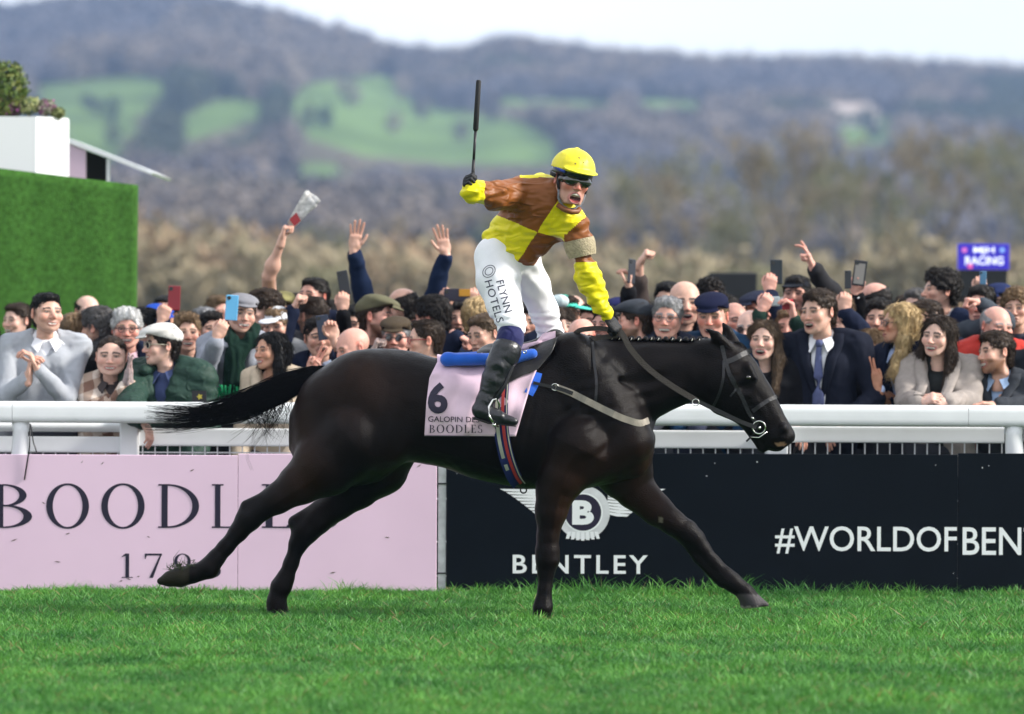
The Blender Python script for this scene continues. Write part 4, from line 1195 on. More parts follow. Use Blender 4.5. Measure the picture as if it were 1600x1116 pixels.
# plaited mane: a row of tight knots with pale thread, and the loose lock at the withers
m_thread = mat("plait_thread", (0.62, 0.60, 0.56), 0.6)
x = 925.0; i = 0
while x < 1122:
    y = 529.5 + 2.5 * (x - 925) / 200
    c = P(x, y, -0.005)
    kn = MB(); n_ = 10; Vv, Ff = [], []
    for a in range(7):
        th = math.pi * a / 6
        for b in range(n_):
            ph = 6.283 * b / n_; bump = 1 + 0.18 * math.sin(3 * ph + a)
            Vv.append(c + Vector((0.020 * math.sin(th) * math.cos(ph) * bump, 0.020 * math.cos(th), 0.017 * math.sin(th) * math.sin(ph) * bump)))
    for a in range(6):
        for b in range(n_): Ff.append((a * n_ + b, a * n_ + (b + 1) % n_, (a + 1) * n_ + (b + 1) % n_, (a + 1) * n_ + b))
    kn.add(Vv, Ff); ko = kn.build("plait", m_hair, horse, True)
    if i % 3 != 2:
        q = P(x + random.uniform(-2, 2), y + random.uniform(-1, 2), -0.027)
        MB().tube([q + Vector((-0.003, 0, -0.006)), q + Vector((0.002, -0.002, 0.0)), q + Vector((0.003, 0, 0.007))], 0.0022, 5).build("plait_thread", m_thread, ko, True)
    x += 10.5; i += 1
curves = []
for i in range(420):
    x0 = r.uniform(862, 985); z0 = 531 + 0.5 * r.uniform(-3, 3)
    L = r.uniform(10, 26) * (1.0 if x0 < 900 else 0.55)
    st0 = np.array(P(x0, z0, r.uniform(-.02, .02))); end = np.array(P(x0 - r.uniform(-10, 26), z0 - r.uniform(-8, 7) + (6 if x0 < 900 else 0), r.uniform(-.06, .03)))
    mid = (st0 + end) / 2 + np.array([0, 0, L * K * 0.45])
    curves.append(smooth_curve([st0, mid, end], 6))
for i in range(160):                                   # forelock
    st0 = np.array(P(1132 + r.uniform(-6, 8), 537, r.uniform(-.03, .03))); curves.append(smooth_curve([st0, st0 + np.array([0.05, 0, 0.01]), np.array(P(1168 + r.uniform(-8, 8), 556 + r.uniform(-8, 12), r.uniform(-.05, .0)))], 7))
V1, F1 = strands(curves, 0.0014); mesh_obj("mane", V1, F1, m_hair, horse)
# turf caught under the raised hind hoof
curves = []
for i in range(60):
    q = np.array(P(r.uniform(262, 306), r.uniform(884, 893), r.uniform(-.19, -.11))); curves.append(np.array([q, q + r.normal(size=3) * 0.012 + np.array([0, 0, 0.008]), q + r.normal(size=3) * 0.02 + np.array([0, 0, 0.012])]))
V1, F1 = strands(curves, 0.003); mesh_obj("hoof_turf", V1, F1, mat("clod", (0.045, 0.06, 0.02), 0.9), horse)
tag(horse, "black racehorse with plaited mane in mid stride in front of the boards", "horse")

# ================================================================ tack
m_lea = mat("black_leather", (0.013, 0.013, 0.016), 0.45, 0.35, bump=0.25, bscale=90)
m_brown = mat("rein_rubber", (0.042, 0.034, 0.029), 0.55, 0.35, bump=0.5, bscale=160)
m_cream = mat("cream_webbing", (0.26, 0.235, 0.20), 0.8, 0.2, var=0.18, vscale=22, bump=0.3, bscale=200)
m_steel = mat("bright_steel", (0.62, 0.62, 0.60), 0.22, 0.5, metal=1.0)
def strap(pxs, w, m, name, parent, off=0.008, n=26, th=0.004, side=-1, fallback=None):
    """leather strip lying on the horse along pixels; width w in metres"""
    pts = []
    c = smooth_curve([(a, b, 0) for a, b in pxs], n)
    last = None
    for a, b, _ in c:
        q = on_horse(a, b, off, side)
        if q is None: q = P(a, b, fallback if fallback is not None else (last.y if last is not None else -0.1))
        pts.append(q); last = q
    ys = np.array([p.y for p in pts])
    for _ in range(2): ys[1:-1] = (ys[:-2] + ys[1:-1] * 2 + ys[2:]) / 4
    for p, y in zip(pts, ys): p.y = min(p.y, y) if side < 0 else max(p.y, y)
    V, F = [], []
    for i, p in enumerate(pts):
        t = (pts[min(i + 1, n - 1)] - pts[max(i - 1, 0)]).normalized(); v = Vector((-t.z, 0, t.x)).normalized() * (w / 2)
        nrm = Vector((0, -1 if side < 0 else 1, 0)) * th
        V += [p - v, p + v, p + v + nrm, p - v + nrm]
    for i in range(n - 1):
        for k_ in range(4): F.append((4 * i + k_, 4 * i + (k_ + 1) % 4, 4 * i + 4 + (k_ + 1) % 4, 4 * i + 4 + k_))
    F += [(3, 2, 1, 0), (4 * n - 4, 4 * n - 3, 4 * n - 2, 4 * n - 1)]
    return mesh_obj(name, V, F, m, parent, smooth=False)
bridle = empty("bridle", P(1150, 600, -0.1))
strap([(1128, 540), (1133, 562), (1140, 585), (1160, 622), (1172, 648), (1184, 664)], 0.020, m_lea, "cheekpiece", bridle)
strap([(1130, 567), (1145, 562), (1160, 554), (1174, 547)], 0.026, m_lea, "browband", bridle)
strap([(1176, 643), (1188, 634), (1200, 626), (1215, 619)], 0.020, m_lea, "noseband", bridle)
strap([(1131, 565), (1130, 590), (1122, 620), (1112, 640)], 0.014, m_lea, "throatlatch", bridle)
strap([(1143, 586), (1148, 596), (1150, 606), (1141, 620)], 0.010, m_lea, "strap_end", bridle, off=0.016)
strap([(1186, 668), (1178, 678), (1166, 690)], 0.010, m_lea, "curb_strap", bridle, fallback=-0.06)
for y in (-1, 1):
    bc = Vector(hp(0.83, -26, 0.074 * y)) if y > 0 else P(1186, 668, -0.078)
    rg = MB().ring(bc, 0.034, 0.0045, (0.1, 1, 0.1), 22, 6); rg.build("bit_ring", m_steel, bridle, True)
MB().tube([P(1172, 683, -0.09), P(1186, 684, -0.092), P(1198, 675, -0.09)], 0.0035, 6).build("bit_bar", m_steel, bridle, True)
mp_ = MB().tube([P(1186, 668, -0.07), P(1190, 672, 0), P(1186, 668, 0.07)], 0.008, 8); mp_.build("mouthpiece", m_steel, bridle, True)
MB().tube([P(1174, 652, -0.1), P(1178, 655, -0.1)], 0.005, 6).build("buckle", m_steel, bridle, True)
tag(bridle, "black leather bridle with steel ring bit on the horse's head", "bridle")

# saddle cloth: pink sheet draped on the horse, lifted a little, with folds
m_cloth = mat("saddle_cloth_pink", (0.68, 0.50, 0.61), 0.7, 0.2, var=0.17, vscale=5, wrinkle=0.8, wscale=5, bump=0.15, bscale=260)
def drape(outline, name, m, parent, off=0.014, n=44, side=-1, folds=0.0055, th=0.006):
    xs = [p[0] for p in outline]; ys = [p[1] for p in outline]
    x0, x1, y0, y1 = min(xs), max(xs), min(ys), max(ys)
    # rows between a left and a right edge curve
    V, F = [], []
    L = [p for p in outline if p[2] == 'l']; R_ = [p for p in outline if p[2] == 'r']
    Lp = np.array([(p[0], p[1]) for p in L], float); Rp = np.array([(p[0], p[1]) for p in R_], float)
    tl = np.linspace(0, 1, n)
    def along(A):
        d = np.r_[0, np.cumsum(np.linalg.norm(np.diff(A, axis=0), axis=1))]; d /= d[-1]
        return np.stack([np.interp(tl, d, A[:, i]) for i in (0, 1)], 1)
    LL, RR = along(Lp), along(Rp)
    D = np.zeros((n, n)); PX = np.zeros((n, n, 2))
    for i in range(n):
        for j in range(n):
            PX[i, j] = LL[i] + (RR[i] - LL[i]) * j / (n - 1)
            q = on_horse(PX[i, j, 0], PX[i, j, 1], 0.0, side)
            D[i, j] = np.nan if q is None else q.y
    for i in range(n):
        row = D[i]
        if np.isnan(row).all(): D[i] = D[i - 1] if i else -0.1
        else: row[np.isnan(row)] = np.nanmean(row)
    for _ in range(3):
        Dp = np.pad(D, 1, mode='edge'); D = np.minimum(D, (Dp[:-2, 1:-1] + Dp[2:, 1:-1] + Dp[1:-1, :-2] + Dp[1:-1, 2:] + 2 * D) / 6) if side < 0 else np.maximum(D, (Dp[:-2, 1:-1] + Dp[2:, 1:-1] + Dp[1:-1, :-2] + Dp[1:-1, 2:] + 2 * D) / 6)
    for lay in (0, 1):
        for i in range(n):
            for j in range(n):
                a, b = PX[i, j]
                y = D[i, j] + side * (off + (th if lay == 0 else 0) + folds * (math.sin(a * 0.13 + b * 0.05) + math.sin(a * 0.05 - b * 0.11)))
                V.append(P(a, b, y))
    for lay in (0, 1):
        for i in range(n - 1):
            for j in range(n - 1):
                q = lay * n * n + i * n + j; f = (q, q + n, q + n + 1, q + 1)
                F.append(f if lay == 0 else tuple(reversed(f)))
    def edge(a, b): F.append((a, b, b + n * n, a + n * n))
    for j in range(n - 1): edge(j, j + 1); edge((n - 1) * n + j + 1, (n - 1) * n + j)
    for i in range(n - 1): edge((i + 1) * n, i * n); edge(i * n + n - 1, (i + 1) * n + n - 1)
    o = mesh_obj(name, V, F, m, parent, True)
    return o, V[:n * n], [(a * n + b, a * n + b + n, a * n + b + n + 1, a * n + b + 1) for a in range(n - 1) for b in range(n - 1)]
cloth = empty("saddle_cloth", P(740, 620, -0.3))
OUT = [(683, 566, 'l'), (671, 590, 'l'), (666, 630, 'l'), (663, 681, 'l'), (868, 527, 'r'), (846, 560, 'r'), (830, 600, 'r'), (806, 682, 'r')]
co, cv, cf = drape(OUT, "near_flap", m_cloth, cloth)
fo, fv, ff = drape(OUT, "far_flap", m_cloth, cloth, side=1, n=20)
CB = BVHTree.FromPolygons([tuple(v) for v in cv], cf)
# the panel over the spine
tv = []
for i in range(20):
    a = 683 + (866 - 683) * i / 19
    qn, qf = cv[int(round(i / 19 * 43))], fv[i]
    for k_ in range(7):
        t = k_ / 6; q = Vector(qn).lerp(Vector(qf), t); zs = 0
        h_ = HB.ray_cast(Vector((q.x, q.y, 3)), Vector((0, 0, -1)))
        z = (h_[0].z if h_[0] else q.z) + 0.02
        tv.append((q.x, q.y, max(q.z, z) if 0 < k_ < 6 else q.z))
mesh_obj("top_panel", tv, [(i * 7 + k_, i * 7 + k_ + 1, i * 7 + 8 + k_, i * 7 + 7 + k_) for i in range(19) for k_ in range(6)], m_cloth, cloth)
# bound dark edge along the bottom
MB().tube([Vector(cv[43 * 44 + j]) + Vector((0, -0.002, -0.002)) for j in range(0, 22)], 0.004, 6).build("edge_binding", m_black, cloth, True)
def print_on(bvh, V2, F, origin, ux, uy, off, name, m, parent, sub=0.02):
    """lettering laid on a surface: flat outline points in pixels are cast onto it along the view depth"""
    import bmesh
    bm = bmesh.new()
    vs = [bm.verts.new((p[0], p[1], 0)) for p in V2]
    for f in F:
        try: bm.faces.new([vs[i] for i in f])
        except ValueError: pass
    for _ in range(2):
        ed = [e for e in bm.edges if e.calc_length() > sub]
        if ed: bmesh.ops.subdivide_edges(bm, edges=ed, cuts=1)
    bmesh.ops.triangulate(bm, faces=bm.faces[:])
    out = []; bad = set()
    for i, v in enumerate(bm.verts):
        a, b = origin[0] + ux[0] * v.co.x + uy[0] * v.co.y, origin[1] + ux[1] * v.co.x + uy[1] * v.co.y
        o_ = P(a, b, -1.6); d = (P(a, b, 1.6) - o_).normalized(); h_ = bvh.ray_cast(o_, d)
        out.append((h_[0] - d * off) if h_[0] else P(a, b, 0)); v.index = i
        if h_[0] is None: bad.add(i)
    Fo = [tuple(v.index for v in f.verts) for f in bm.faces if not any(v.index in bad for v in f.verts)]
    bm.free()
    if not Fo: return None
    return mesh_obj(name, out, Fo, m, parent, smooth=False)
def print_text(bvh, body, p0, p1, cap, m, parent, bold=0.0, off=0.0025, tracking=1.0, name="lettering"):
    """p0, p1: baseline start and end pixels; cap: letter height in pixels"""
    V, F = text_mesh(body, bold, tracking)
    mn, mx = V.min(0), V.max(0)
    V = (V - mn) / (mx - mn)
    ux = np.array([p1[0] - p0[0], p1[1] - p0[1]], float); L = np.linalg.norm(ux); n_ = np.array([ux[1], -ux[0]]) / L
    V[:, 0] *= L; V[:, 1] *= cap
    return print_on(bvh, V, F, p0, ux / L, n_, off, name, m, parent, sub=5.0)
print_text(CB, "6", (669, 647), (700, 646), 49, m_ink, cloth, bold=0.035, off=0.005, name="number")
print_text(CB, "GALOPIN DES CHAMPS", (669, 659), (802, 661), 8.5, m_ink, cloth, bold=0.0, off=0.005)
def serif_line(bvh, word, x0, y0, hgt, gap, m, parent, sx=1.0):
    x = x0
    for ch in word:
        pieces, wd = serif_glyph(ch)
        for pv, pf in pieces:
            print_on(bvh, [(x + a * hgt * sx, b * hgt) for a, b in pv], pf, (0, y0), np.array([1.0, 0.0]), np.array([0.0, -1.0]), 0.005, "letter", m, parent, sub=6.0)
        x += (wd * sx + gap) * hgt
def serif_line1(bvh, word, x0, y0, hgt, gap, m, parent, sx=1.0):
    """each letter one object"""
    x = x0
    for ch in word:
        pieces, wd = serif_glyph(ch); V, F = [], []
        for pv, pf in pieces:
            n = len(V); V += [(x + a * hgt * sx, b * hgt) for a, b in pv]; F += [tuple(i + n for i in f) for f in pf]
        print_on(bvh, V, F, (0, y0), np.array([1.0, 0.0]), np.array([0.0, -1.0]), 0.005, "letter", m, parent, sub=6.0)
        x += (wd * sx + gap) * hgt
serif_line1(CB, "BOODLES", 671, 676.5, 12.5, 0.24, m_ink, cloth)
tag(cloth, "pink saddle cloth with dark number six on the horse's back", "saddle cloth")
# girth and surcingle: striped bands from the flap round the belly
m_gn = mat("girth_navy", (0.012, 0.02, 0.10), 0.7, 0.2, bump=0.3, bscale=200); m_gr = mat("girth_red", (0.34, 0.03, 0.03), 0.7); m_gg = mat("girth_grey", (0.35, 0.36, 0.30), 0.7)
girth = empty("girth", P(795, 700, -0.3))
path = [(784, 596), (782, 640), (786, 690), (796, 728), (805, 748), (811, 756)]
strap(path, 0.078, m_gn, "band", girth, off=0.024)
strap([(a - 5.5, b) for a, b in path], 0.018, m_gg, "pale_stripe", girth, off=0.029)
strap([(a + 3.5, b) for a, b in path], 0.016, m_gr, "red_stripe", girth, off=0.029)
strap([(a + 9.5, b) for a, b in path], 0.006, m_gg, "edge_stripe", girth, off=0.0295)
strap(path, 0.078, m_gn, "far_band", girth, off=0.024, side=1)
MB().ring(P(818, 766, 0.0), 0.016, 0.004, (0, 1, 0), 14, 6).build("ring", m_black, girth, True)
tag(girth, "striped red and navy girth hanging under the jockey's boot", "girth")
# breastplate
bp_ = empty("breast_girth", P(920, 620, -0.25))
strap([(833, 598), (850, 602), (868, 606)], 0.016, m_lea, "front_strap", bp_, off=0.014)
strap([(866, 604), (890, 613), (920, 628), (950, 643), (980, 656), (1004, 661), (1014, 657)], 0.035, m_cream, "webbing", bp_, off=0.012, n=34)
strap([(869, 606), (882, 610), (895, 615)], 0.020, m_lea, "leather_tab", bp_, off=0.020)
strap([(926, 534), (928, 560), (932, 600), (930, 634)], 0.014, m_lea, "neck_strap", bp_, off=0.010)
MB().ring(on_horse(867, 605, 0.016), 0.018, 0.0035, (0, 1, 0), 12, 6).build("keeper", m_steel, bp_, True)
tag(bp_, "cream webbing breast girth with thin neck strap on the horse's chest", "breast girth")
# saddle
m_sad = mat("saddle_leather", (0.013, 0.012, 0.012), 0.42, 0.45, var=0.3, vscale=6, bump=0.3, bscale=70, wrinkle=0.15, wscale=10)
saddle = empty("racing_saddle", P(800, 560, 0))
drape([(788, 556, 'l'), (782, 585, 'l'), (790, 601, 'l'), (872, 526, 'r'), (862, 552, 'r'), (840, 578, 'r'), (822, 584, 'r'), (806, 592, 'r')], "flap", m_sad, saddle, off=0.032, n=24, folds=0.002, th=0.008)
drape([(788, 556, 'l'), (782, 585, 'l'), (790, 601, 'l'), (872, 526, 'r'), (862, 552, 'r'), (840, 578, 'r'), (822, 584, 'r'), (806, 592, 'r')], "far_flap", m_sad, saddle, off=0.032, n=16, side=1, th=0.008)
sf = Field(np.array([P(740, 500, 0).x, -0.24, P(800, 600, 0).z]), np.array([P(890, 500, 0).x, 0.24, P(800, 500, 0).z]), 0.011)
sf.cone(W(770, 553), W(835, 548), 0.055, 0.045, 0.03); sf.cone(W(835, 548), W(868, 530), 0.05, 0.055, 0.03); sf.ell(W(765, 552), (0.07, 0.13, 0.035), 0.03)
sv, sq = sf.mesh(); mesh_obj("seat", sv, sq, m_sad, saddle)
for a, b in ((812, 551), (820, 550)):
    q = P(a, b, -0.33); MB().ring(q, 0.008, 0.003, (0, 1, 0), 10, 5).build("buckle", m_steel, saddle, True)
tag(saddle, "small black racing saddle under the standing jockey", "saddle")
m_foam = mat("blue_foam", (0.012, 0.10, 0.52), 0.75, 0.2, var=0.12, vscale=12, sheen=0.3, bump=0.2, bscale=150)
def pad_tube(pts, r): return MB().tube(pts, r, 14, flat=((0, 0, 1), 0.72))
pf = Field(np.array([P(670, 500, 0).x, -0.36, P(800, 610, 0).z]), np.array([P(860, 500, 0).x, 0.36, P(800, 520, 0).z]), 0.011)
pf.cone(W(698, 562, -0.19), W(800, 561, -0.215), 0.034, 0.032, 0.01); pf.cone(W(800, 561, -0.215), W(832, 553, -0.20), 0.032, 0.028, 0.01)
pf.cone(W(698, 562, 0.19), W(832, 553, 0.20), 0.034, 0.030, 0.01); pf.cone(W(700, 561, -0.19), W(700, 561, 0.19), 0.034, 0.034, 0.02)
pf.ell(W(765, 562), (0.25, 0.2, 0.018), 0.02)
pv_, pq_ = pf.mesh(); tag(mesh_obj("saddle_pad", pv_, pq_, m_foam), "bright blue foam pad between saddle and pink cloth", "saddle pad")
o = strap([(840, 582), (836, 596), (826, 616)], 0.05, m_foam, "pad_edge", None, off=0.006, n=10)
tag(o, "bright blue pad edge showing in front of the pink cloth", "saddle pad")
# reins: rubber covered, from the bit to the hand and the loop beyond
reins = empty("reins", P(1050, 590, -0.12))
def rein(pts, w, name, n=40, m=m_brown):
    c = smooth_curve(pts, n); V, F = [], []
    for i, p in enumerate(c):
        t = Vector(c[min(i + 1, n - 1)] - c[max(i - 1, 0)]).normalized(); v = Vector((-t.z, 0, t.x)).normalized() * w / 2; p = Vector(p); nn_ = Vector((0, -0.005, 0))
        V += [p - v, p + v, p + v + nn_, p - v + nn_]
    for i in range(n - 1):
        for k_ in range(4): F.append((4 * i + k_, 4 * i + (k_ + 1) % 4, 4 * i + 4 + (k_ + 1) % 4, 4 * i + 4 + k_))
    F += [(3, 2, 1, 0), (4 * n - 4, 4 * n - 3, 4 * n - 2, 4 * n - 1)]
    return mesh_obj(name, V, F, m, reins, False)
rein([P(1182, 668, -0.10), P(1160, 660, -0.13), P(1130, 646, -0.16), P(1090, 627, -0.17)], 0.022, "rein_leather", m=m_lea)
rein([P(1090, 627, -0.17), P(1050, 603, -0.17), P(1010, 573, -0.17), P(985, 545, -0.18), P(966, 516, -0.17), P(952, 512, -0.15)], 0.030, "rein_grip")
rein([P(968, 519, -0.165), P(945, 514, -0.13), P(920, 514, -0.11), P(903, 518, -0.10), P(897, 525, -0.095), P(902, 531, -0.09), P(930, 529, -0.085), P(965, 524, -0.10)], 0.026, "rein_loop")
rein([P(1190, 668, 0.10), P(1130, 640, 0.15), P(1050, 596, 0.15), P(990, 540, 0.06), P(962, 516, -0.08)], 0.026, "far_rein")
MB().ring(P(1087, 629, -0.178), 0.018, 0.003, (0, 1, 0), 14, 5).build("martingale_ring", m_steel, reins, True)
tag(reins, "brown rubber grip reins from the bit to the jockey's left hand", "reins")
# ================================================================ people: heads, hands, hair
def rotm(yaw=0, pitch=0, roll=0):
    """face looks along -Y; yaw>0 turns towards picture right, pitch>0 looks up, roll>0 tips the crown to picture right"""
    return np.array(Matrix.Rotation(math.radians(yaw), 3, 'Z') @ Matrix.Rotation(-math.radians(pitch), 3, 'X') @ Matrix.Rotation(math.radians(roll), 3, 'Y'))

HEADS = {}
MOUTH = {'smile': (0.026, 0.0062), 'grin': (0.030, 0.0095), 'open': (0.026, 0.0135), 'shout': (0.029, 0.026)}
def head_shape(mouth='closed', sex='m', fat=0.0, h=0.0043):
    key = (mouth, sex, fat, h)
    if key in HEADS: return HEADS[key]
    f = Field((-0.115, -0.14, -0.24), (0.115, 0.13, 0.14), h)
    jw = (1.0 if sex == 'm' else 0.88) * (1 + 0.35 * fat)
    f.ell((0, 0.014, 0.034), (0.0755, 0.095, 0.084), 0.01)
    f.ell((0, -0.028, -0.02), (0.064 * (1 + .2 * fat), 0.062, 0.085), 0.03)
    op = {'closed': 0, 'smile': 0.002, 'grin': 0.004, 'open': 0.012, 'shout': 0.030}[mouth]
    bend = {'closed': 0.0, 'smile': 7.0, 'grin': 7.5, 'open': 4.0, 'shout': -2.0}[mouth]
    f.ell((0, -0.028, -0.066 - op * 0.4), (0.049 * jw, 0.050, 0.044), 0.03)
    f.ell((0, -0.070, -0.101 - op), (0.020 * jw, 0.017, 0.017), 0.025)
    for s_ in (-1, 1):
        f.cone((0.056 * jw * s_, 0.005, -0.042), (0.030 * jw * s_, -0.058, -0.092 - op * .7), 0.014, 0.012, 0.03)
        f.ell((0.043 * s_, -0.064, -0.024), (0.021, 0.019, 0.019), 0.022)
        f.ell((0.079 * s_, 0.012, -0.004), (0.008, 0.018, 0.031), 0.008, R=rotm(20 * s_, 0, 0))
        f.ell((0.085 * s_, 0.006, -0.002), (0.006, 0.010, 0.018), 0.006, R=rotm(20 * s_, 0, 0), sub=True)
        f.ell((0.032 * s_, -0.098, 0.0), (0.018, 0.018, 0.0125), 0.012, sub=True)
        f.ell((0.031 * s_, -0.073, 0.0), (0.0145, 0.0135, 0.0125), 0.004)
    f.cone((-0.044, -0.073, 0.017), (0.044, -0.073, 0.017), 0.012, 0.012, 0.015)
    f.cone((0, -0.083, 0.012), (0, -0.106, -0.034), 0.008, 0.0115, 0.012)
    for s_ in (-1, 1): f.ell((0.0125 * s_, -0.096, -0.038), (0.008, 0.010, 0.007), 0.006)
    if mouth == 'closed':
        f.cone((-0.02, -0.086, -0.066), (0.02, -0.086, -0.066), 0.007, 0.007, 0.008); f.cone((-0.016, -0.086, -0.077), (0.016, -0.086, -0.077), 0.008, 0.008, 0.008)
        f.cone((-0.026, -0.086, -0.073), (0, -0.097, -0.0715), 0.0035, 0.0035, 0.004, sub=True); f.cone((0.026, -0.086, -0.073), (0, -0.097, -0.0715), 0.0035, 0.0035, 0.004, sub=True)
    else:
        w, hh = MOUTH[mouth]; zc = -0.071 - op * 0.55
        def me_(cy, a, b, c):
            def fn(x, y, z):
                zz = z - zc - bend * x * x; q = np.sqrt((x / a) ** 2 + ((y - cy) / b) ** 2 + (zz / c) ** 2)
                return (q - 1) * min(a, b, c)
            return fn
        for s_ in (-1, 1):
            if mouth != 'shout': f.ell((0.041 * s_, -0.066, -0.036), (0.019, 0.017, 0.016), 0.02)
        f.apply(me_(-0.080, w + .006, 0.019, hh + 0.007), (-0.04, -0.11, zc - 0.04), (0.04, -0.05, zc + 0.04), 0.008)
        f.apply(me_(-0.100, w, 0.034, hh), (-0.04, -0.14, zc - 0.03), (0.04, -0.06, zc + 0.03), 0.004, sub=True)
        tz = hh * {'smile': 0.2, 'grin': .30, 'open': .62, 'shout': .70}[mouth]
        f.cone((-w * .74, -0.080, zc + tz + bend * (w * .74) ** 2), (0, -0.083, zc + tz), 0.0062, 0.0062, 0.002); f.cone((w * .74, -0.080, zc + tz + bend * (w * .74) ** 2), (0, -0.083, zc + tz), 0.0062, 0.0062, 0.002)
    nr = 0.048 if sex == 'm' else 0.040
    f.cone((0, 0.018, -0.06), (0, 0.034, -0.215), nr, nr * 1.06, 0.016)
    V, Q = f.mesh()
    V = V * np.array([1.07, 1.0, 0.97], np.float32)
    HEADS[key] = (V, Q, op)
    return HEADS[key]

def head_colors(V, skin, brow, mouth, op, beard=None, flush=0.25, lips=(0.46, 0.17, 0.155), stub=0.0, seed=0, squint=False, scalp=None):
    x, y, z = V[:, 0] / 1.07, V[:, 1], V[:, 2] / 0.97; ax = np.abs(x)
    C = np.tile(np.array(skin, np.float32), (len(V), 1))
    C *= (1 + 0.07 * vnoise(V * 38, seed) + 0.08 * vnoise(V * 120, seed + 1))[:, None]
    def mixc(w, c):
        nonlocal C
        w = np.clip(w, 0, 1)[:, None]; C = C * (1 - w) + np.array(c, np.float32) * w
    red = np.array(skin) * np.array([0.98, 0.60, 0.56])
    mixc(flush * 2.0 * np.exp(-((ax - 0.042) / 0.02) ** 2 - ((z + 0.03) / 0.024) ** 2) * (y < -0.02), red)
    mixc(flush * 2.2 * np.exp(-(x / 0.016) ** 2 - ((z + 0.034) / 0.016) ** 2) * (y < -0.09), red)
    mixc(flush * 2.0 * (ax > 0.074) * (z < 0.04), red)
    front = y < -0.04
    # socket shadow and shaded eye whites painted into the colour; brows, lids, irises
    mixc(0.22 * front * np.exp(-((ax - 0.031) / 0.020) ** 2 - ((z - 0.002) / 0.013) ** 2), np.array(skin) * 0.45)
    bz = 0.0235 - 4.0 * (ax - 0.028) ** 2 * 2
    mixc(0.9 * front * (np.abs(z - bz) < 0.0062) * (ax > 0.011) * (ax < 0.053), brow)
    sq = squint or mouth in ('grin', 'open', 'shout', 'smile')
    de = ((ax - 0.031) / 0.0135) ** 2 + ((z + 0.0005) / (0.0052 if sq else 0.0066)) ** 2
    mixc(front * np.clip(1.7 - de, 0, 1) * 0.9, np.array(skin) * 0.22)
    mixc(front * (de < 0.62) * 0.85, (0.42, 0.38, 0.36))
    mixc(front * (((ax - 0.031) / 0.0055) ** 2 + (z / 0.0050) ** 2 < 1) * 0.9, (0.05, 0.038, 0.03))
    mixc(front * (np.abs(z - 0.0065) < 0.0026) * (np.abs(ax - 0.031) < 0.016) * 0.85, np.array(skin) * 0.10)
    if beard is not None or stub > 0:
        bw = (z < -0.040 - 0.25 * np.clip(-y - 0.07, 0, 1)) & (y < 0.025) & (z > -0.135) & ~((ax < 0.02) & (z > -0.052))
        e = np.clip((-0.036 - z) / 0.018, 0, 1) * np.clip((z + 0.142) / 0.02, 0, 1) * np.clip((0.03 - y) / 0.02, 0, 1)
        mixc((0.85 if beard is not None else stub) * e * bw, beard if beard is not None else np.array(skin) * 0.35)
    if scalp is not None:
        e = np.clip((y + 0.040) / 0.03 + np.clip((z - 0.05) / 0.03, 0, 2), 0, 1) * np.clip((z + 0.050 + 0.6 * np.clip(-y, 0, 1) - 0.5 * np.clip(y - 0.03, 0, 0.1)) / 0.05, 0, 1) * (ax < 0.077)
        mixc(e * scalp[1], scalp[0])
    zc = -0.071 - op * 0.55
    if mouth == 'closed':
        mixc(0.75 * front * (ax < 0.026) * (np.abs(z + 0.0715) < 0.0105 - 0.2 * ax), lips)
        mixc(0.8 * front * (ax < 0.027) * (np.abs(z + 0.0715) < 0.0028), (0.10, 0.03, 0.03))
    else:
        w, hh = MOUTH[mouth]; zb = z - zc - {'smile': 7.0, 'grin': 7.5, 'open': 4.0, 'shout': -2.0}[mouth] * x * x
        d = np.sqrt((ax / (w + .007)) ** 2 + (zb / (hh + 0.008)) ** 2)
        mixc(0.8 * front * np.clip((1.08 - d) * 8, 0, 1), lips)
        din = np.sqrt((ax / w) ** 2 + (zb / hh) ** 2)
        mixc(((din < 0.98) & (y > -0.0915) & front) * 1.0, (0.055, 0.012, 0.012))
        mixc(((din < 0.95) & front & (zb > hh * {'smile': -0.6, 'grin': -0.55, 'open': 0.15, 'shout': 0.3}[mouth]) & (y > -0.0905)) * 1.0, (0.55, 0.51, 0.46))
        if mouth == 'shout': mixc(((din < 0.9) & front & (zb < -hh * .3) & (y > -0.09)) * 1.0, (0.34, 0.08, 0.08))
    return C
m_skin = mat("skin", attr="Col", rough=0.48, spec=0.35, bump=0.05, bscale=300, sss=0.12)

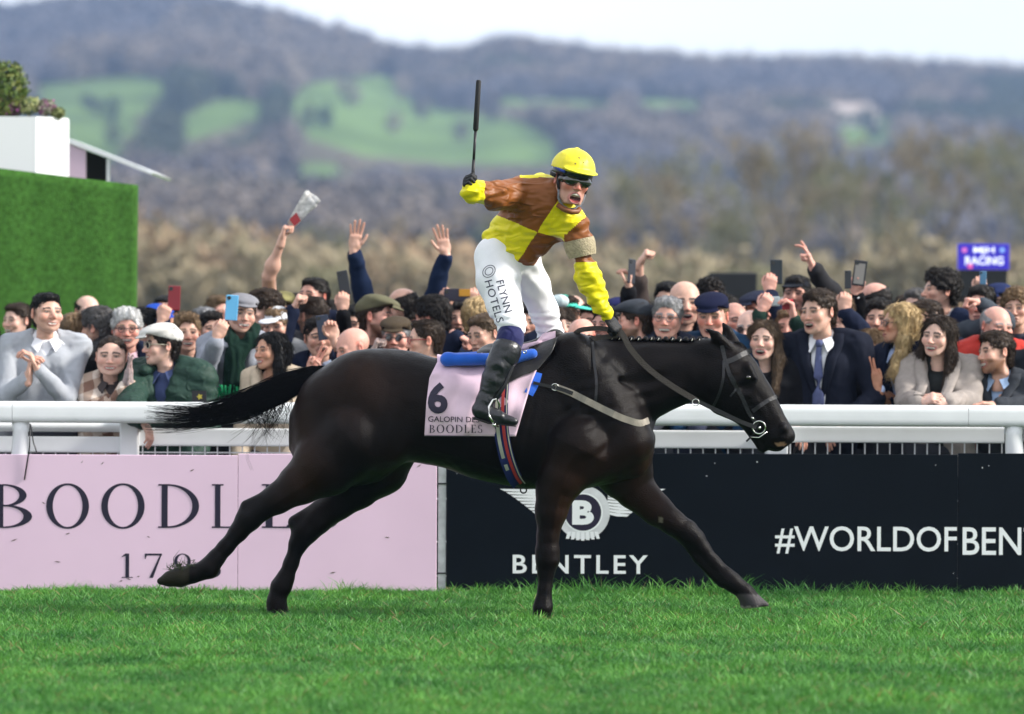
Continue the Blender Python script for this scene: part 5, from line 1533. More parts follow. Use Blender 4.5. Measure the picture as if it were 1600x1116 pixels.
# ---- hair: a shell round the cranium, cut at the hairline
HAIRS = {}
def hair_shape(style):
    if style in HAIRS: return HAIRS[style]
    f = Field((-0.15, -0.15, -0.36 if style in ('long', 'wavy', 'bob') else -0.16), (0.15, 0.20, 0.19), 0.0058)
    t = {'short': 0.007, 'fade': 0.005, 'quiff': 0.007, 'crop': 0.005, 'thick': 0.013, 'curly': 0.015, 'balding': 0.006, 'back': 0.008, 'long': 0.012, 'wavy': 0.016, 'bun': 0.006, 'bob': 0.016, 'nape': 0.008}[style]
    f.ell((0, 0.016, 0.034), (0.0755 + t, 0.095 + t, 0.084 + t), 0.01)
    f.cone((0, 0.035, -0.01), (0, 0.045, -0.07), 0.066 + t * .6, 0.054 + t * .4, 0.02)
    if style in ('quiff', 'short', 'thick', 'curly', 'fade', 'crop'):
        q = {'quiff': 0.015, 'short': 0.005, 'thick': 0.014, 'curly': 0.018, 'fade': 0.008, 'crop': 0.003}[style]
        f.ell((0, -0.035, 0.088), (0.058, 0.055, 0.022 + q), 0.02); f.ell((0, 0.02, 0.098), (0.066, 0.075, 0.020 + q * .8), 0.02)
    if style == 'back': f.ell((0, 0.0, 0.098), (0.062, 0.085, 0.024), 0.02)
    if style in ('long', 'wavy'):
        for s_ in (-1, 1):
            f.cone((0.070 * s_, 0.012, 0.04), (0.082 * s_, 0.005, -0.10), 0.028, 0.036, 0.02)
            f.cone((0.082 * s_, 0.005, -0.10), (0.088 * s_, -0.030, -0.30), 0.036, 0.022 if style == 'long' else 0.040, 0.02)
        f.cone((0, 0.07, 0.0), (0, 0.085, -0.28), 0.075, 0.06, 0.03)
    if style == 'bob':
        for s_ in (-1, 1): f.cone((0.070 * s_, 0.02, 0.03), (0.076 * s_, 0.03, -0.07), 0.034, 0.034, 0.02)
    if style == 'bun': f.ell((0, 0.125, 0.045), (0.04, 0.035, 0.04), 0.01)
    # face opening
    hl = {'short': 0.062, 'fade': 0.066, 'quiff': 0.070, 'crop': 0.064, 'thick': 0.058, 'curly': 0.054, 'balding': 0.2, 'back': 0.080, 'long': 0.075, 'wavy': 0.075, 'bun': 0.078, 'bob': 0.045, 'nape': 0.3}[style]
    def face(x, y, z):
        a = np.sqrt((x / 0.066) ** 2 + ((z - hl + 0.105) / 0.110) ** 2) - 1
        return np.maximum(a * 0.06, y + 0.018 + 0.0 * z + np.clip(-z - 0.02, 0, 1) * -0.1)
    f.apply(face, (-0.12, -0.2, -0.3), (0.12, 0.06, 0.2), 0.008, sub=True)
    if style not in ('long', 'wavy', 'bob'):
        # cut round the ears and at the nape
        side = {'fade': 0.034, 'crop': 0.02, 'quiff': 0.02}.get(style, 0.006)
        f.apply(lambda x, y, z: np.maximum(z - side + 0.9 * np.clip(y - 0.03, 0, 1), y - 0.045) + 0 * x, (-0.2, -0.2, -0.3), (0.2, 0.08, 0.1), 0.008, sub=True)
        f.apply(lambda x, y, z: (z + 0.075) + 0 * x + 0 * y, (-0.2, -0.1, -0.3), (0.2, 0.2, -0.05), 0.008, sub=True)
        if style == 'fade': f.apply(lambda x, y, z: (z - 0.014) + 0 * x + 0 * y, (-0.2, -0.1, -0.3), (0.2, 0.2, 0.03), 0.006, sub=True)
    else:
        f.cone((0, -0.01, -0.07), (0, 0.0, -0.36), 0.058, 0.062, 0.01, sub=True)
        f.apply(lambda x, y, z: np.maximum(np.maximum(np.abs(x) - 0.064, y + 0.01), z - 0.04), (-0.1, -0.2, -0.4), (0.1, 0.02, 0.05), 0.012, sub=True)
    if style == 'balding':
        f.ell((0, -0.02, 0.10), (0.085, 0.10, 0.068), 0.02, sub=True)
    V, Q = f.mesh()
    amp = {'curly': 0.011, 'thick': 0.008, 'wavy': 0.010, 'short': 0.006, 'quiff': 0.008, 'long': 0.005}.get(style, 0.003)
    N_ = vnormals(V, Q)
    fr = np.array([95, 40, 40]) if style in ('short', 'quiff', 'back', 'bun', 'thick') else (np.array([75, 75, 14]) if style in ('long', 'bob') else (np.array([60, 60, 22]) if style == 'wavy' else np.array([65, 65, 65])))
    V = V + N_ * (amp * (vnoise(V * fr, 3) + 0.6 * vnoise(V * fr * 2.1, 4)))[:, None]
    V = (V * np.array([1.05, 1.0, 0.98])).astype(np.float32)
    N_ = vnormals(V, Q)
    # clumps of strands lying on the shell
    rr = np.random.default_rng(len(style) + 11)
    ns = {'long': 4200, 'wavy': 4200, 'bob': 3000, 'curly': 2200, 'thick': 2400, 'balding': 700}.get(style, 1900)
    fc = Q[rr.integers(0, len(Q), ns)]; w4 = rr.dirichlet([1, 1, 1, 1], ns)
    p0 = np.einsum('ij,ijk->ik', w4, V[fc]); n0 = np.einsum('ij,ijk->ik', w4, N_[fc]); n0 /= np.linalg.norm(n0, axis=1)[:, None] + 1e-9
    if style in ('long', 'wavy', 'bob'):
        fl = np.tile(np.array([0.0, 0.12, -1.0]), (ns, 1)); fl[:, 0] += np.sign(p0[:, 0]) * 0.7 * (p0[:, 2] > 0.06)
        if style == 'wavy': fl[:, 1] += 0.8 * np.sin(p0[:, 2] * 70 + p0[:, 0] * 40)
        L = rr.uniform(0.03, 0.075, ns)
    elif style == 'curly': fl = rr.normal(size=(ns, 3)); L = rr.uniform(0.012, 0.028, ns)
    elif style == 'quiff': fl = np.stack([0.25 * np.ones(ns), np.where(p0[:, 1] < 0.03, -0.9, 0.5), np.where(p0[:, 2] > 0.07, 0.15, -1.0)], 1); L = rr.uniform(0.012, 0.030, ns)
    else: fl = np.stack([0.35 * np.sign(p0[:, 0]), np.where(p0[:, 2] > 0.08, np.where(style in ('back', 'bun'), 1.0, -0.8), 0.6), np.where(p0[:, 2] > 0.08, 0.0, -0.8)], 1); L = rr.uniform(0.010, 0.028, ns)
    fl = fl + 0.22 * rr.normal(size=(ns, 3)); fl -= n0 * (fl * n0).sum(1)[:, None]; fl /= np.linalg.norm(fl, axis=1)[:, None] + 1e-9
    lift = {'curly': 0.30, 'quiff': 0.28, 'thick': 0.30, 'fade': 0.20, 'crop': 0.22, 'short': 0.24}.get(style, 0.10 if style not in ('long', 'bob', 'wavy') else 0.05)
    cv_ = []
    for t in (0.0, 0.5, 1.0): cv_.append(p0 + n0 * (0.0012 + lift * L[:, None] * t * (1.0 - 0.35 * t)) + fl * L[:, None] * t - np.array([0, 0, 0.0]) )
    cv_ = np.stack(cv_, 1)
    sv_, sf_ = strands(list(cv_), 0.0015 if style in ('long', 'wavy') else 0.0014)
    me_o = mesh_obj("hair", np.concatenate([V, sv_]), np.concatenate([Q, sf_ + len(V)]), None, None)
    me = me_o.data; bpy.data.objects.remove(me_o); me.materials.append(None)
    HAIRS[style] = me
    return me
HAIR_COL = {'black': (0.006, 0.0055, 0.006), 'dark': (0.011, 0.008, 0.0065), 'brown': (0.030, 0.018, 0.011), 'light': (0.085, 0.055, 0.033), 'blond': (0.46, 0.33, 0.17), 'sandy': (0.17, 0.11, 0.06), 'ginger': (0.16, 0.07, 0.03),
            'grey': (0.26, 0.26, 0.27), 'white': (0.60, 0.60, 0.60), 'salt': (0.09, 0.085, 0.085)}
def hair_mat(c): return mat("hair_" + c, HAIR_COL[c], 0.45, 0.22, var=0.45, vscale=45, stretch=(1, 0.5, 0.4), bump=0.8, bscale=140)

# ---- hats
HATS = {}
def hat_shape(kind):
    if kind in HATS: return HATS[kind]
    f = Field((-0.15, -0.23, -0.02), (0.15, 0.17, 0.19), 0.0055)
    if kind == 'flat':
        f.ell((0, 0.014, 0.055), (0.092, 0.114, 0.070), 0.01)
        f.ell((0, -0.035, 0.088), (0.095, 0.110, 0.036), 0.03, R=rotm(0, -14, 0))
        f.ell((0, -0.105, 0.052), (0.072, 0.062, 0.010), 0.012, R=rotm(0, -16, 0))
        f.ell((0, 0.005, 0.0), (0.083, 0.103, 0.062), 0.006, sub=True)
        f.apply(lambda x, y, z: (z - 0.042 + 0.22 * (y)) + 0 * x, (-0.2, -0.09, -0.1), (0.2, 0.2, 0.05), 0.006, sub=True)
    else:
        f.ell((0, 0.014, 0.045), (0.086, 0.106, 0.086), 0.01)
        f.ell((0, -0.120, 0.048), (0.068, 0.080, 0.009), 0.008, R=rotm(0, -10, 0))
        f.apply(lambda x, y, z: (z - 0.040 + 0.12 * y) + 0 * x, (-0.2, -0.088, -0.1), (0.2, 0.2, 0.06), 0.004, sub=True)
        f.ell((0, 0.128, 0.146), (0.006, 0.006, 0.006), 0.004) if False else None
    HATS[kind] = f.mesh()
    return HATS[kind]

# ---- hands. local frame: wrist at origin, fingers along +z, thumb towards +x, palm faces -y
HANDS = {}
def hand_points(pose):
    curl = {'open': (4, 6, 4), 'fist': (78, 95, 62), 'phone': (52, 48, 28), 'relax': (22, 30, 18), 'flat': (8, 8, 6), 'point': (80, 92, 60), 'clasp': (40, 55, 35), 'vee': (78, 90, 60)}[pose]
    fx = [0.028, 0.0095, -0.0095, -0.027]; fl = [(0.044, 0.026, 0.021), (0.049, 0.030, 0.023), (0.045, 0.028, 0.022), (0.035, 0.021, 0.018)]
    spread = {'open': 7, 'vee': 9}.get(pose, 2)
    out = []
    for i in range(4):
        c = curl
        if pose == 'point' and i == 0: c = (5, 8, 6)
        if pose == 'point' and i == 1: c = (18, 30, 20)
        if pose == 'vee' and i in (0, 1): c = (6, 10, 8)
        a = 0.0; p = np.array([fx[i], 0.0, 0.092 - 0.004 * abs(i - 1)]); pts = [p.copy()]
        sp = math.radians((1.5 - i) * spread)
        for L, da in zip(fl[i], c):
            a += math.radians(da)
            p = p + L * np.array([math.sin(sp) * math.cos(a), -math.sin(a), math.cos(a) * math.cos(sp)]); pts.append(p.copy())
        out.append((pts, 0.0092 - 0.0008 * (i == 3)))
    th = {'open': [(0.024, -0.004, 0.025), (0.047, -0.012, 0.052), (0.062, -0.014, 0.080), (0.070, -0.014, 0.102)], 'flat': [(0.024, -0.004, 0.025), (0.042, -0.012, 0.055), (0.047, -0.014, 0.085), (0.046, -0.014, 0.106)],
          'fist': [(0.024, -0.008, 0.025), (0.042, -0.025, 0.052), (0.030, -0.045, 0.075), (0.010, -0.052, 0.085)], 'point': [(0.024, -0.008, 0.025), (0.050, -0.022, 0.050), (0.060, -0.035, 0.075), (0.058, -0.042, 0.095)]}
    t = th.get(pose) or ([(0.024, -0.008, 0.025), (0.045, -0.028, 0.050), (0.050, -0.045, 0.075), (0.044, -0.056, 0.098)] if pose in ('phone', 'relax', 'clasp') else th['fist'])
    out.append(([np.array(q) for q in t], 0.0108))
    return out
def hand_mesh(pose, forearm=0.10, r_arm=0.028, h=0.0048):
    key = (pose, round(forearm, 2), round(r_arm, 3), h)
    if key in HANDS: return HANDS[key]
    f = Field((-0.075, -0.125, -forearm - 0.05), (0.095, 0.06, 0.225), h)
    f.ell((0.001, 0.0, 0.050), (0.042, 0.017, 0.055), 0.01)
    f.cone((0.027, -0.001, 0.088), (-0.027, -0.001, 0.084), 0.0125, 0.011, 0.012)
    f.cone((0.0, 0, 0.02), (0, 0.0, -0.03), 0.024, 0.0245, 0.015)
    f.cone((0, 0, -0.03), (0, 0, -forearm), 0.0245, r_arm, 0.015)
    f.ell((0.020, -0.010, 0.032), (0.018, 0.014, 0.026), 0.012)
    for pts, r in hand_points(pose):
        for i in range(len(pts) - 1):
            f.cone(pts[i], pts[i + 1], r * (1 - 0.07 * i), r * (1 - 0.07 * (i + 1)), 0.0035)
    HANDS[key] = f.mesh()
    return HANDS[key]
def frame_hand(direction, palm, mirror=False):
    """columns: x thumb side, y back of hand, z along the fingers"""
    z = np.array(direction, float); z /= np.linalg.norm(z)
    y = -np.array(palm, float); y -= z * (y @ z); y /= np.linalg.norm(y) + 1e-9
    x = np.cross(y, z)
    M = np.stack([x, y, z], 1)
    if mirror: M = M @ np.diag([-1, 1, 1])
    return M
PALM = {'cam': (0, -1, 0), 'away': (0, 1, 0), 'left': (-1, 0, 0), 'right': (1, 0, 0), 'down': (0, 0, -1), 'up': (0, 0, 1)}
def place(VQ, M, c, s=1.0, flip=False):
    V, Q = VQ[0], VQ[1]
    V = (V * s) @ np.array(M).T + np.array(c)
    return V, (Q[:, ::-1] if flip else Q)
def join(parts):
    V, Q, C, n = [], [], [], 0
    for v, q, c in parts:
        V.append(v); Q.append(q + n); C.append(c); n += len(v)
    return np.concatenate(V), np.concatenate(Q), np.concatenate(C)
def hand_colors(V, skin, seed=0):
    C = np.tile(np.array(skin), (len(V), 1)) * (1 + 0.08 * vnoise(V * 45, seed))[:, None]
    w = np.clip((V[:, 2] - 0.07) / 0.05, 0, 1)[:, None] * 0.35
    return C * (1 - w) + np.array(skin) * np.array([1.0, 0.68, 0.63]) * w

def bend_neck(V, R, hs, c, Nk, Bm):
    """head follows R, the foot of the neck follows the body"""
    a = V * hs @ np.asarray(R).T + c
    b = ((V - np.array([0, 0.032, -0.165])) * hs) @ np.asarray(Bm).T + Nk
    w = np.clip((-V[:, 2] - 0.112) / 0.07, 0, 1)
    w = (w * w * (3 - 2 * w))[:, None]
    return a * (1 - w) + b * w
def lapels(gV, gQ, TL, Bm, root, m, vdeep, hs2):
    """turned-back lapels along the front opening"""
    bv = BVHTree.FromPolygons([tuple(v) for v in gV.tolist()], [tuple(int(i) for i in q) for q in gQ])
    fwd = Vector(Bm @ np.array([0, 1.0, 0]))
    for s_ in (-1, 1):
        rows = []
        for i in range(9):
            t = i / 8; w = -vdeep * t + 0.01 * (1 - t)
            u0 = 0.070 * (1 - t) + 0.004; wd = (0.030 + 0.034 * math.sin(math.pi * min(1, (1 - t) * 1.25) * 0.62)) * (1 if t < 0.9 else 0.7) + (0.012 if 0.12 < t < 0.3 else 0)
            row = []
            for k_ in range(4):
                u = u0 + wd * k_ / 3
                p = Vector(TL(s_ * u, -0.4, w)); h_ = bv.ray_cast(p, fwd)
                q = h_[0] if h_[0] is not None else Vector(TL(s_ * u, -0.10, w))
                row.append(q - fwd * (0.012 - 0.002 * k_))
            rows.append(row)
        ys = np.array([[(q @ fwd) for q in r_] for r_ in rows]); ym = np.median(ys, 1)
        for i, r_ in enumerate(rows):
            for k_, q in enumerate(r_):
                if abs(ys[i, k_] - ym[i]) > 0.05: r_[k_] = q + fwd * (ym[i] - ys[i, k_])
        V = [q for r_ in rows for q in r_]; F = [(i * 4 + k_, i * 4 + k_ + 1, i * 4 + 5 + k_, i * 4 + 4 + k_) for i in range(8) for k_ in range(3)]
        o = mesh_obj("lapel", V, F, m, root); sd = o.modifiers.new("thickness", 'SOLIDIFY'); sd.thickness = 0.005; sd.offset = 0
# ================================================================ the jockey
SK = (0.58, 0.32, 0.25)
jock = empty("person", P(790, 660, 0))
jock.location.z = P(770, 662, 0).z
def tagp(o, label, group=None): return tag(o, label, "person", group)
jh_c = np.array(P(893, 283, -0.30)); jh_R = rotm(22, -4, 9)
V, Q, op = head_shape('shout', 'm', 0.0, 0.0034)
C = head_colors(V, SK, (0.05, 0.03, 0.02), 'shout', op, flush=0.75, stub=0.2)
V = bend_neck(V, jh_R, 1.02, jh_c, np.array(P(868, 309, -0.22)), rotm(10))
body_parts = [(V, Q, C)]
hv_ = place(hand_mesh('fist', 0.05, 0.027), frame_hand((0.35, 0.1, 1), (-0.3, -1, 0)), P(945, 490, -0.17))
mesh_obj("body", *join(body_parts)[:2], m_skin, jock, True, join(body_parts)[2])
def JL(p): return (np.array(p, float) * 1.02) @ jh_R.T + jh_c
# ---- silks
def quarter_mat():
    m = bpy.data.materials.new("racing_silks"); m.use_nodes = True
    n, l = m.node_tree.nodes, m.node_tree.links; b = n["Principled BSDF"]
    _set(b, "Roughness", 0.47); _set(b, "Specular IOR Level", 0.25)
    at = n.new("ShaderNodeAttribute"); at.attribute_name = "pat"
    gt = n.new("ShaderNodeMath"); gt.operation = 'GREATER_THAN'; gt.inputs[1].default_value = 0.0
    l.new(at.outputs["Fac"], gt.inputs[0])
    mx = n.new("ShaderNodeMixRGB"); mx.inputs[1].default_value = (0.205, 0.066, 0.014, 1); mx.inputs[2].default_value = (0.74, 0.64, 0.010, 1)
    l.new(gt.outputs[0], mx.inputs[0])
    l.new(mx.outputs[0], b.inputs["Base Color"])
    tc = n.new("ShaderNodeTexCoord"); mp = n.new("ShaderNodeMapping"); mp.inputs["Rotation"].default_value = (0, math.radians(35), 0); mp.inputs["Scale"].default_value = (1.0, 1.0, 2.6)
    l.new(tc.outputs["Object"], mp.inputs[0])
    nz = n.new("ShaderNodeTexNoise"); nz.noise_type = 'RIDGED_MULTIFRACTAL'; nz.inputs["Scale"].default_value = 6.5; nz.inputs["Detail"].default_value = 2.5; nz.inputs["Distortion"].default_value = 1.2; l.new(mp.outputs[0], nz.inputs["Vector"])
    bp = n.new("ShaderNodeBump"); bp.inputs["Strength"].default_value = 0.7; bp.inputs["Distance"].default_value = 0.03; l.new(nz.outputs["Fac"], bp.inputs["Height"]); l.new(bp.outputs[0], b.inputs["Normal"])
    return m
def px_of(V):
    """photograph pixel of world points, used once to lay out the pattern on the cloth"""
    D = np.asarray(V, float) - np.array(CAM); M = np.array(RC); q = D @ M
    return 800 + FPX * q[:, 0] / -q[:, 2], 558 - FPX * q[:, 1] / -q[:, 2]
SR, SL = W(819, 304, -0.20), W(893, 352, -0.20)
J = Field(np.array(P(700, 515, -0.6)) - np.array([0, 0.15, 0.02]), np.array(P(985, 255, 0.3)) + np.array([0, 0, 0]), 0.0078)
px = lambda a: a * K
J.cone(W(838, 311, -0.19), SL, px(36), px(25), 0.03); J.cone(SR, W(850, 314, -0.2), px(27), px(34), 0.03)
J.cone(W(852, 326, -0.18), W(806, 382, -0.08), px(41), px(36), 0.04); J.cone(W(828, 320, -0.12), W(790, 380, -0.04), px(36), px(33), 0.03)
J.cone(W(868, 352, -0.17), W(822, 388, -0.09), px(26), px(20), 0.04)
J.cone(W(780, 379, -0.05), W(820, 398, -0.06), px(25), px(18), 0.03)
J.cone(W(862, 306, -0.24), W(866, 300, -0.26), px(21), px(19), 0.02)
J.cone(W(845, 288, -0.12), W(858, 296, -0.2), px(18), px(20), 0.03)
J.cone(SR, W(776, 306, -0.40), px(26), px(22), 0.03); J.cone(W(776, 306, -0.40), W(758, 302, -0.46), px(22), px(16), 0.02); J.cone(W(752, 301, -0.47), W(737, 299, -0.53), px(19), px(18), 0.012)
J.cone(SL, W(906, 384, -0.23), px(23), px(18), 0.025); J.cone(W(906, 384, -0.23), W(911, 405, -0.23), px(18), px(15), 0.02)
J.cone(W(913, 414, -0.23), W(920, 432, -0.22), px(16.5), px(18.5), 0.012); J.cone(W(920, 432, -0.22), W(936, 470, -0.19), px(18.5), px(15.5), 0.02); J.cone(W(936, 470, -0.19), W(945, 489, -0.17), px(15.5), px(11.5), 0.015)
V, Q = J.mesh(); N_ = vnormals(V, Q)
a_, b_ = px_of(V)
# cloth folds as relief
fold = 0.0045 * np.sin(0.20 * (a_ * 0.75 - b_ * 0.66) + 2.2 * vnoise(V * 7, 2)) * np.clip((b_ - 330) / 40, 0, 1) + 0.004 * np.sin(0.33 * (a_ * 0.3 + b_) + 2.5 * vnoise(V * 8, 6)) * (a_ < 815) + 0.0035 * np.sin(0.30 * b_ + 0.1 * a_ + 2.5 * vnoise(V * 9, 5)) * (a_ > 895) + 0.004 * vnoise(V * 11, 11)
def ridge(sc, sd): return 1 - 2.2 * np.abs(vnoise(V * np.array(sc) + 1.6 * vnoise(V * 6, sd + 1)[:, None], sd))
fold = fold * 1.1 + 0.0065 * ridge((10, 8, 17), 31) * np.clip((b_ - 300) / 40, 0.25, 1) + 0.003 * ridge((24, 20, 34), 41)
V = V + N_ * fold[:, None]
# pattern: signed fields, positive = yellow
front = (a_ - 840) * 0.83 + (b_ - 361) * 0.55                     # centre front seam, + towards picture right
wst = -(a_ - 840) * 0.36 + (b_ - 361) * 0.93                     # chest seam, + below
pat = front * wst * -1.0
pat = np.sign(pat) * np.sqrt(np.abs(pat))
armR = a_ < 806 - 0.25 * (b_ - 300) * (b_ > 320)
pat = np.where((b_ < 332) & (a_ < 800), np.where(a_ < 757, 1.0, -1.0) * np.abs(a_ - 757), pat)
pat = np.where((front < 0) & (wst < 0) & (b_ < 279 + 0.0 * a_) & (a_ > 812), 279.0 - b_, pat)
lf = (a_ > 884) & (b_ > 348 + (905 - a_) * 0.9)
pat = np.where(lf, np.where(b_ < 410, -1.0, 1.0) * np.abs(b_ - 410), pat)
silk = mesh_obj("silks", V, Q, quarter_mat(), jock, True, attrs={"pat": pat})
# tape round the left upper arm
m_tape = mat("armband_tape", (0.36, 0.30, 0.19), 0.6, 0.3, var=0.3, vscale=40, bump=0.8, bscale=120)
MB().tube([P(904, 374, -0.23), P(906, 383, -0.23), P(908, 392, -0.23), P(910, 401, -0.23)], [px(24.5), px(25.2), px(24.2), px(22.0)], 18, cap=False).build("armband", m_tape, silk, True)
# ---- breeches
m_bre = mat("white_breeches", (0.80, 0.80, 0.84), 0.62, 0.25, wrinkle=0.8, wscale=5, var=0.05, vscale=14, bump=0.05, bscale=300)
B = Field(np.array(P(725, 540, -0.45)) - np.array([0, 0.05, 0]), np.array(P(890, 365, 0.4)) + np.array([0, 0.1, 0]), 0.0085)
B.ell(W(796, 400, -0.01), (px(47), 0.15, px(34)), 0.03, R=rotm(0, 0, 12))
B.chain([(W(776, 402, -0.08), px(35)), (W(779, 440, -0.16), px(33)), (W(788, 475, -0.24), px(27)), (W(799, 504, -0.30), px(21)), (W(800, 512, -0.31), px(20.5))], 0.03)
B.chain([(W(818, 412, 0.06), px(29)), (W(834, 448, 0.13), px(25)), (W(850, 488, 0.20), px(22)), (W(860, 520, 0.25), px(19)), (W(858, 540, 0.29), px(18))], 0.03)
V, Q = B.mesh(); N_ = vnormals(V, Q); a_, b_ = px_of(V)
V = V + N_ * (0.004 * np.sin(0.28 * (b_ * 0.8 - a_ * 0.5) + 2.5 * vnoise(V * 7, 3)) * np.exp(-((a_ - 825) / 40) ** 2 - ((b_ - 430) / 60) ** 2) + 0.003 * np.sin(0.5 * b_ + 2 * vnoise(V * 9, 4)) * (b_ > 488) + 0.003 * vnoise(V * 10, 7))[:, None]
bre = mesh_obj("breeches", V, Q, m_bre, jock)
BB = BVHTree.FromPolygons([tuple(v) for v in V.tolist()], [tuple(int(i) for i in q) for q in Q])
m_txt = mat("breeches_print", (0.03, 0.03, 0.06), 0.7)
print_text(BB, "FLYNN", (775, 440), (789, 489), 12.0, m_txt, bre, off=0.002)
print_text(BB, "HOTELS", (757, 440), (776, 505), 12.0, m_txt, bre, off=0.002, tracking=1.1)
for k_, (dx, dy, rr) in enumerate(((0, 0, 10), (0, 0, 6.5))):
    V2, F2 = seg_ring(764 + dx, 0, rr, rr, 1.0, 1.0, 0, 360, 26)
    print_on(BB, V2, F2, (0, 424), np.array([1.0, 0.0]), np.array([0.25, -1.0]), 0.002, "printed_crest", m_txt, bre, sub=9)
# ---- socks and boots
m_sock = mat("navy_sock", (0.008, 0.010, 0.075), 0.75, 0.2, wrinkle=0.4, wscale=16, sheen=0.2)
m_boot = mat("boot_leather", (0.012, 0.013, 0.017), 0.32, 0.5, bump=0.3, bscale=60, wrinkle=0.35, wscale=14)
def limb(name, pts, m, h=0.008, k=0.02, rel=0.0, par=None):
    lo = np.min([p[0] for p in pts], 0) - 0.12; hi = np.max([p[0] for p in pts], 0) + 0.12
    f = Field(lo, hi, h); f.chain(pts, k); V, Q = f.mesh()
    if rel: V = V + vnormals(V, Q) * (rel * np.sin(V[:, 2] * 95 + V[:, 0] * 25 + 2.5 * vnoise(V * 14, 3)))[:, None]
    return mesh_obj(name, V, Q, m, par or jock)
limb("sock", [(W(800, 509, -0.31), px(19.5)), (W(797, 530, -0.335), px(20)), (W(790, 552, -0.36), px(20))], m_sock)
boot = limb("boot", [(W(789, 548, -0.37), px(21.5)), (W(780, 570, -0.375), px(20)), (W(771, 594, -0.38), px(18)), (W(759, 625, -0.385), px(13.5)), (W(752, 641, -0.39), px(13.5)), (W(775, 651, -0.40), px(11)), (W(803, 659, -0.415), px(6.5))], m_boot, rel=0.0011)
boot2 = limb("boot", [(W(858, 545, 0.32), px(20)), (W(846, 570, 0.365), px(19)), (W(835, 600, 0.375), px(17)), (W(822, 630, 0.38), px(13)), (W(816, 643, 0.385), px(13)), (W(845, 655, 0.40), px(9))], m_boot)
limb("boot_cuff", [(W(792, 549, -0.365), px(22.6)), (W(789, 556, -0.368), px(22.4))], m_boot, k=0.01, par=boot)
m_sole = mat("boot_sole", (0.02, 0.018, 0.017), 0.7)
MB().tube([P(740, 653, -0.39), P(765, 661, -0.395), P(806, 666, -0.415)], [0.022, 0.024, 0.014], 10, flat=((0, 0, 1), 0.25)).build("sole", m_sole, boot, True)
# ---- gloves
m_glove = mat("black_glove", (0.010, 0.010, 0.012), 0.6, 0.3, bump=0.4, bscale=120)
g1 = place(hand_mesh('fist', 0.03, 0.026), frame_hand((-0.18, -0.25, 1.0), (0.9, -0.5, 0.0)), P(735, 303, -0.53), 1.0)
# whip hand: knuckles up round the handle
g1 = place(hand_mesh('fist', 0.02, 0.026), frame_hand((-0.55, -0.5, 0.65), (0.6, -0.6, 0.3)), P(742, 300, -0.50), 0.98)
mesh_obj("glove", g1[0], g1[1], m_glove, jock)
g2 = place(hand_mesh('fist', 0.03, 0.025), frame_hand((0.62, -0.05, -0.78), (-0.4, 0.6, -0.6)), P(948, 494, -0.165), 1.0)
mesh_obj("glove", g2[0], g2[1], m_glove, jock)
wr = MB().tube([P(943, 486, -0.17), P(948, 495, -0.165)], [0.030, 0.028], 14); wr.build("wrist", mat("wrist_skin", (0.48, 0.27, 0.20), 0.5), jock, True)
# ---- helmet with yellow cap cover
m_cap = mat("cap_yellow", (0.74, 0.64, 0.02), 0.45, 0.4, wrinkle=0.25, wscale=14, var=0.06, vscale=20)
f = Field((-0.16, -0.22, -0.06), (0.16, 0.18, 0.21), 0.0055)
f.ell((0, 0.008, 0.058), (0.113, 0.130, 0.112), 0.01)
f.apply(lambda x, y, z: (z - 0.048 - 0.12 * (y + 0.05)) + 0 * x, (-0.3, -0.3, -0.2), (0.3, 0.3, 0.07), 0.004, sub=True)
f.ell((0, -0.098, 0.058), (0.094, 0.072, 0.011), 0.010, R=rotm(0, -12, 0))
f.ell((0, 0.0, 0.168), (0.012, 0.012, 0.008), 0.006)
V, Q = f.mesh(); helm = mesh_obj("helmet_cover", V @ jh_R.T * 1.02 + jh_c, Q, m_cap, jock)
f = Field((-0.15, -0.18, -0.06), (0.15, 0.16, 0.12), 0.0055)
f.ell((0, 0.008, 0.050), (0.106, 0.121, 0.10), 0.01)
f.apply(lambda x, y, z: (z - 0.022 - 0.10 * (y + 0.05)) + 0 * x, (-0.3, -0.3, -0.2), (0.3, 0.3, 0.06), 0.004, sub=True)
f.apply(lambda x, y, z: -(z - 0.062) + 0 * x + 0 * y, (-0.3, -0.3, 0.05), (0.3, 0.3, 0.2), 0.004, sub=True)
V, Q = f.mesh(); mesh_obj("helmet_rim", V @ jh_R.T * 1.02 + jh_c, Q, mat("helmet_black", (0.012, 0.012, 0.016), 0.25, 0.5), jock)
f = Field((-0.13, -0.16, -0.06), (0.13, 0.06, 0.06), 0.0042)
f.ell((0.034, -0.078, 0.003), (0.042, 0.032, 0.031), 0.012); f.ell((-0.034, -0.078, 0.003), (0.042, 0.032, 0.031), 0.012)
f.cone((-0.075, -0.045, 0.003), (0.075, -0.045, 0.003), 0.018, 0.018, 0.02)
f.ell((0, -0.10, -0.028), (0.014, 0.03, 0.018), 0.008, sub=True)
V, Q = f.mesh(); gog = mesh_obj("goggles", V @ jh_R.T * 1.02 + jh_c, Q, mat("goggle_lens", (0.010, 0.011, 0.012), 0.08, 0.7, coat=0.8), jock)
m_str = mat("strap_black", (0.013, 0.013, 0.016), 0.6, 0.3)
m_web = mat("strap_grey", (0.22, 0.23, 0.26), 0.7, bump=0.5, bscale=200)
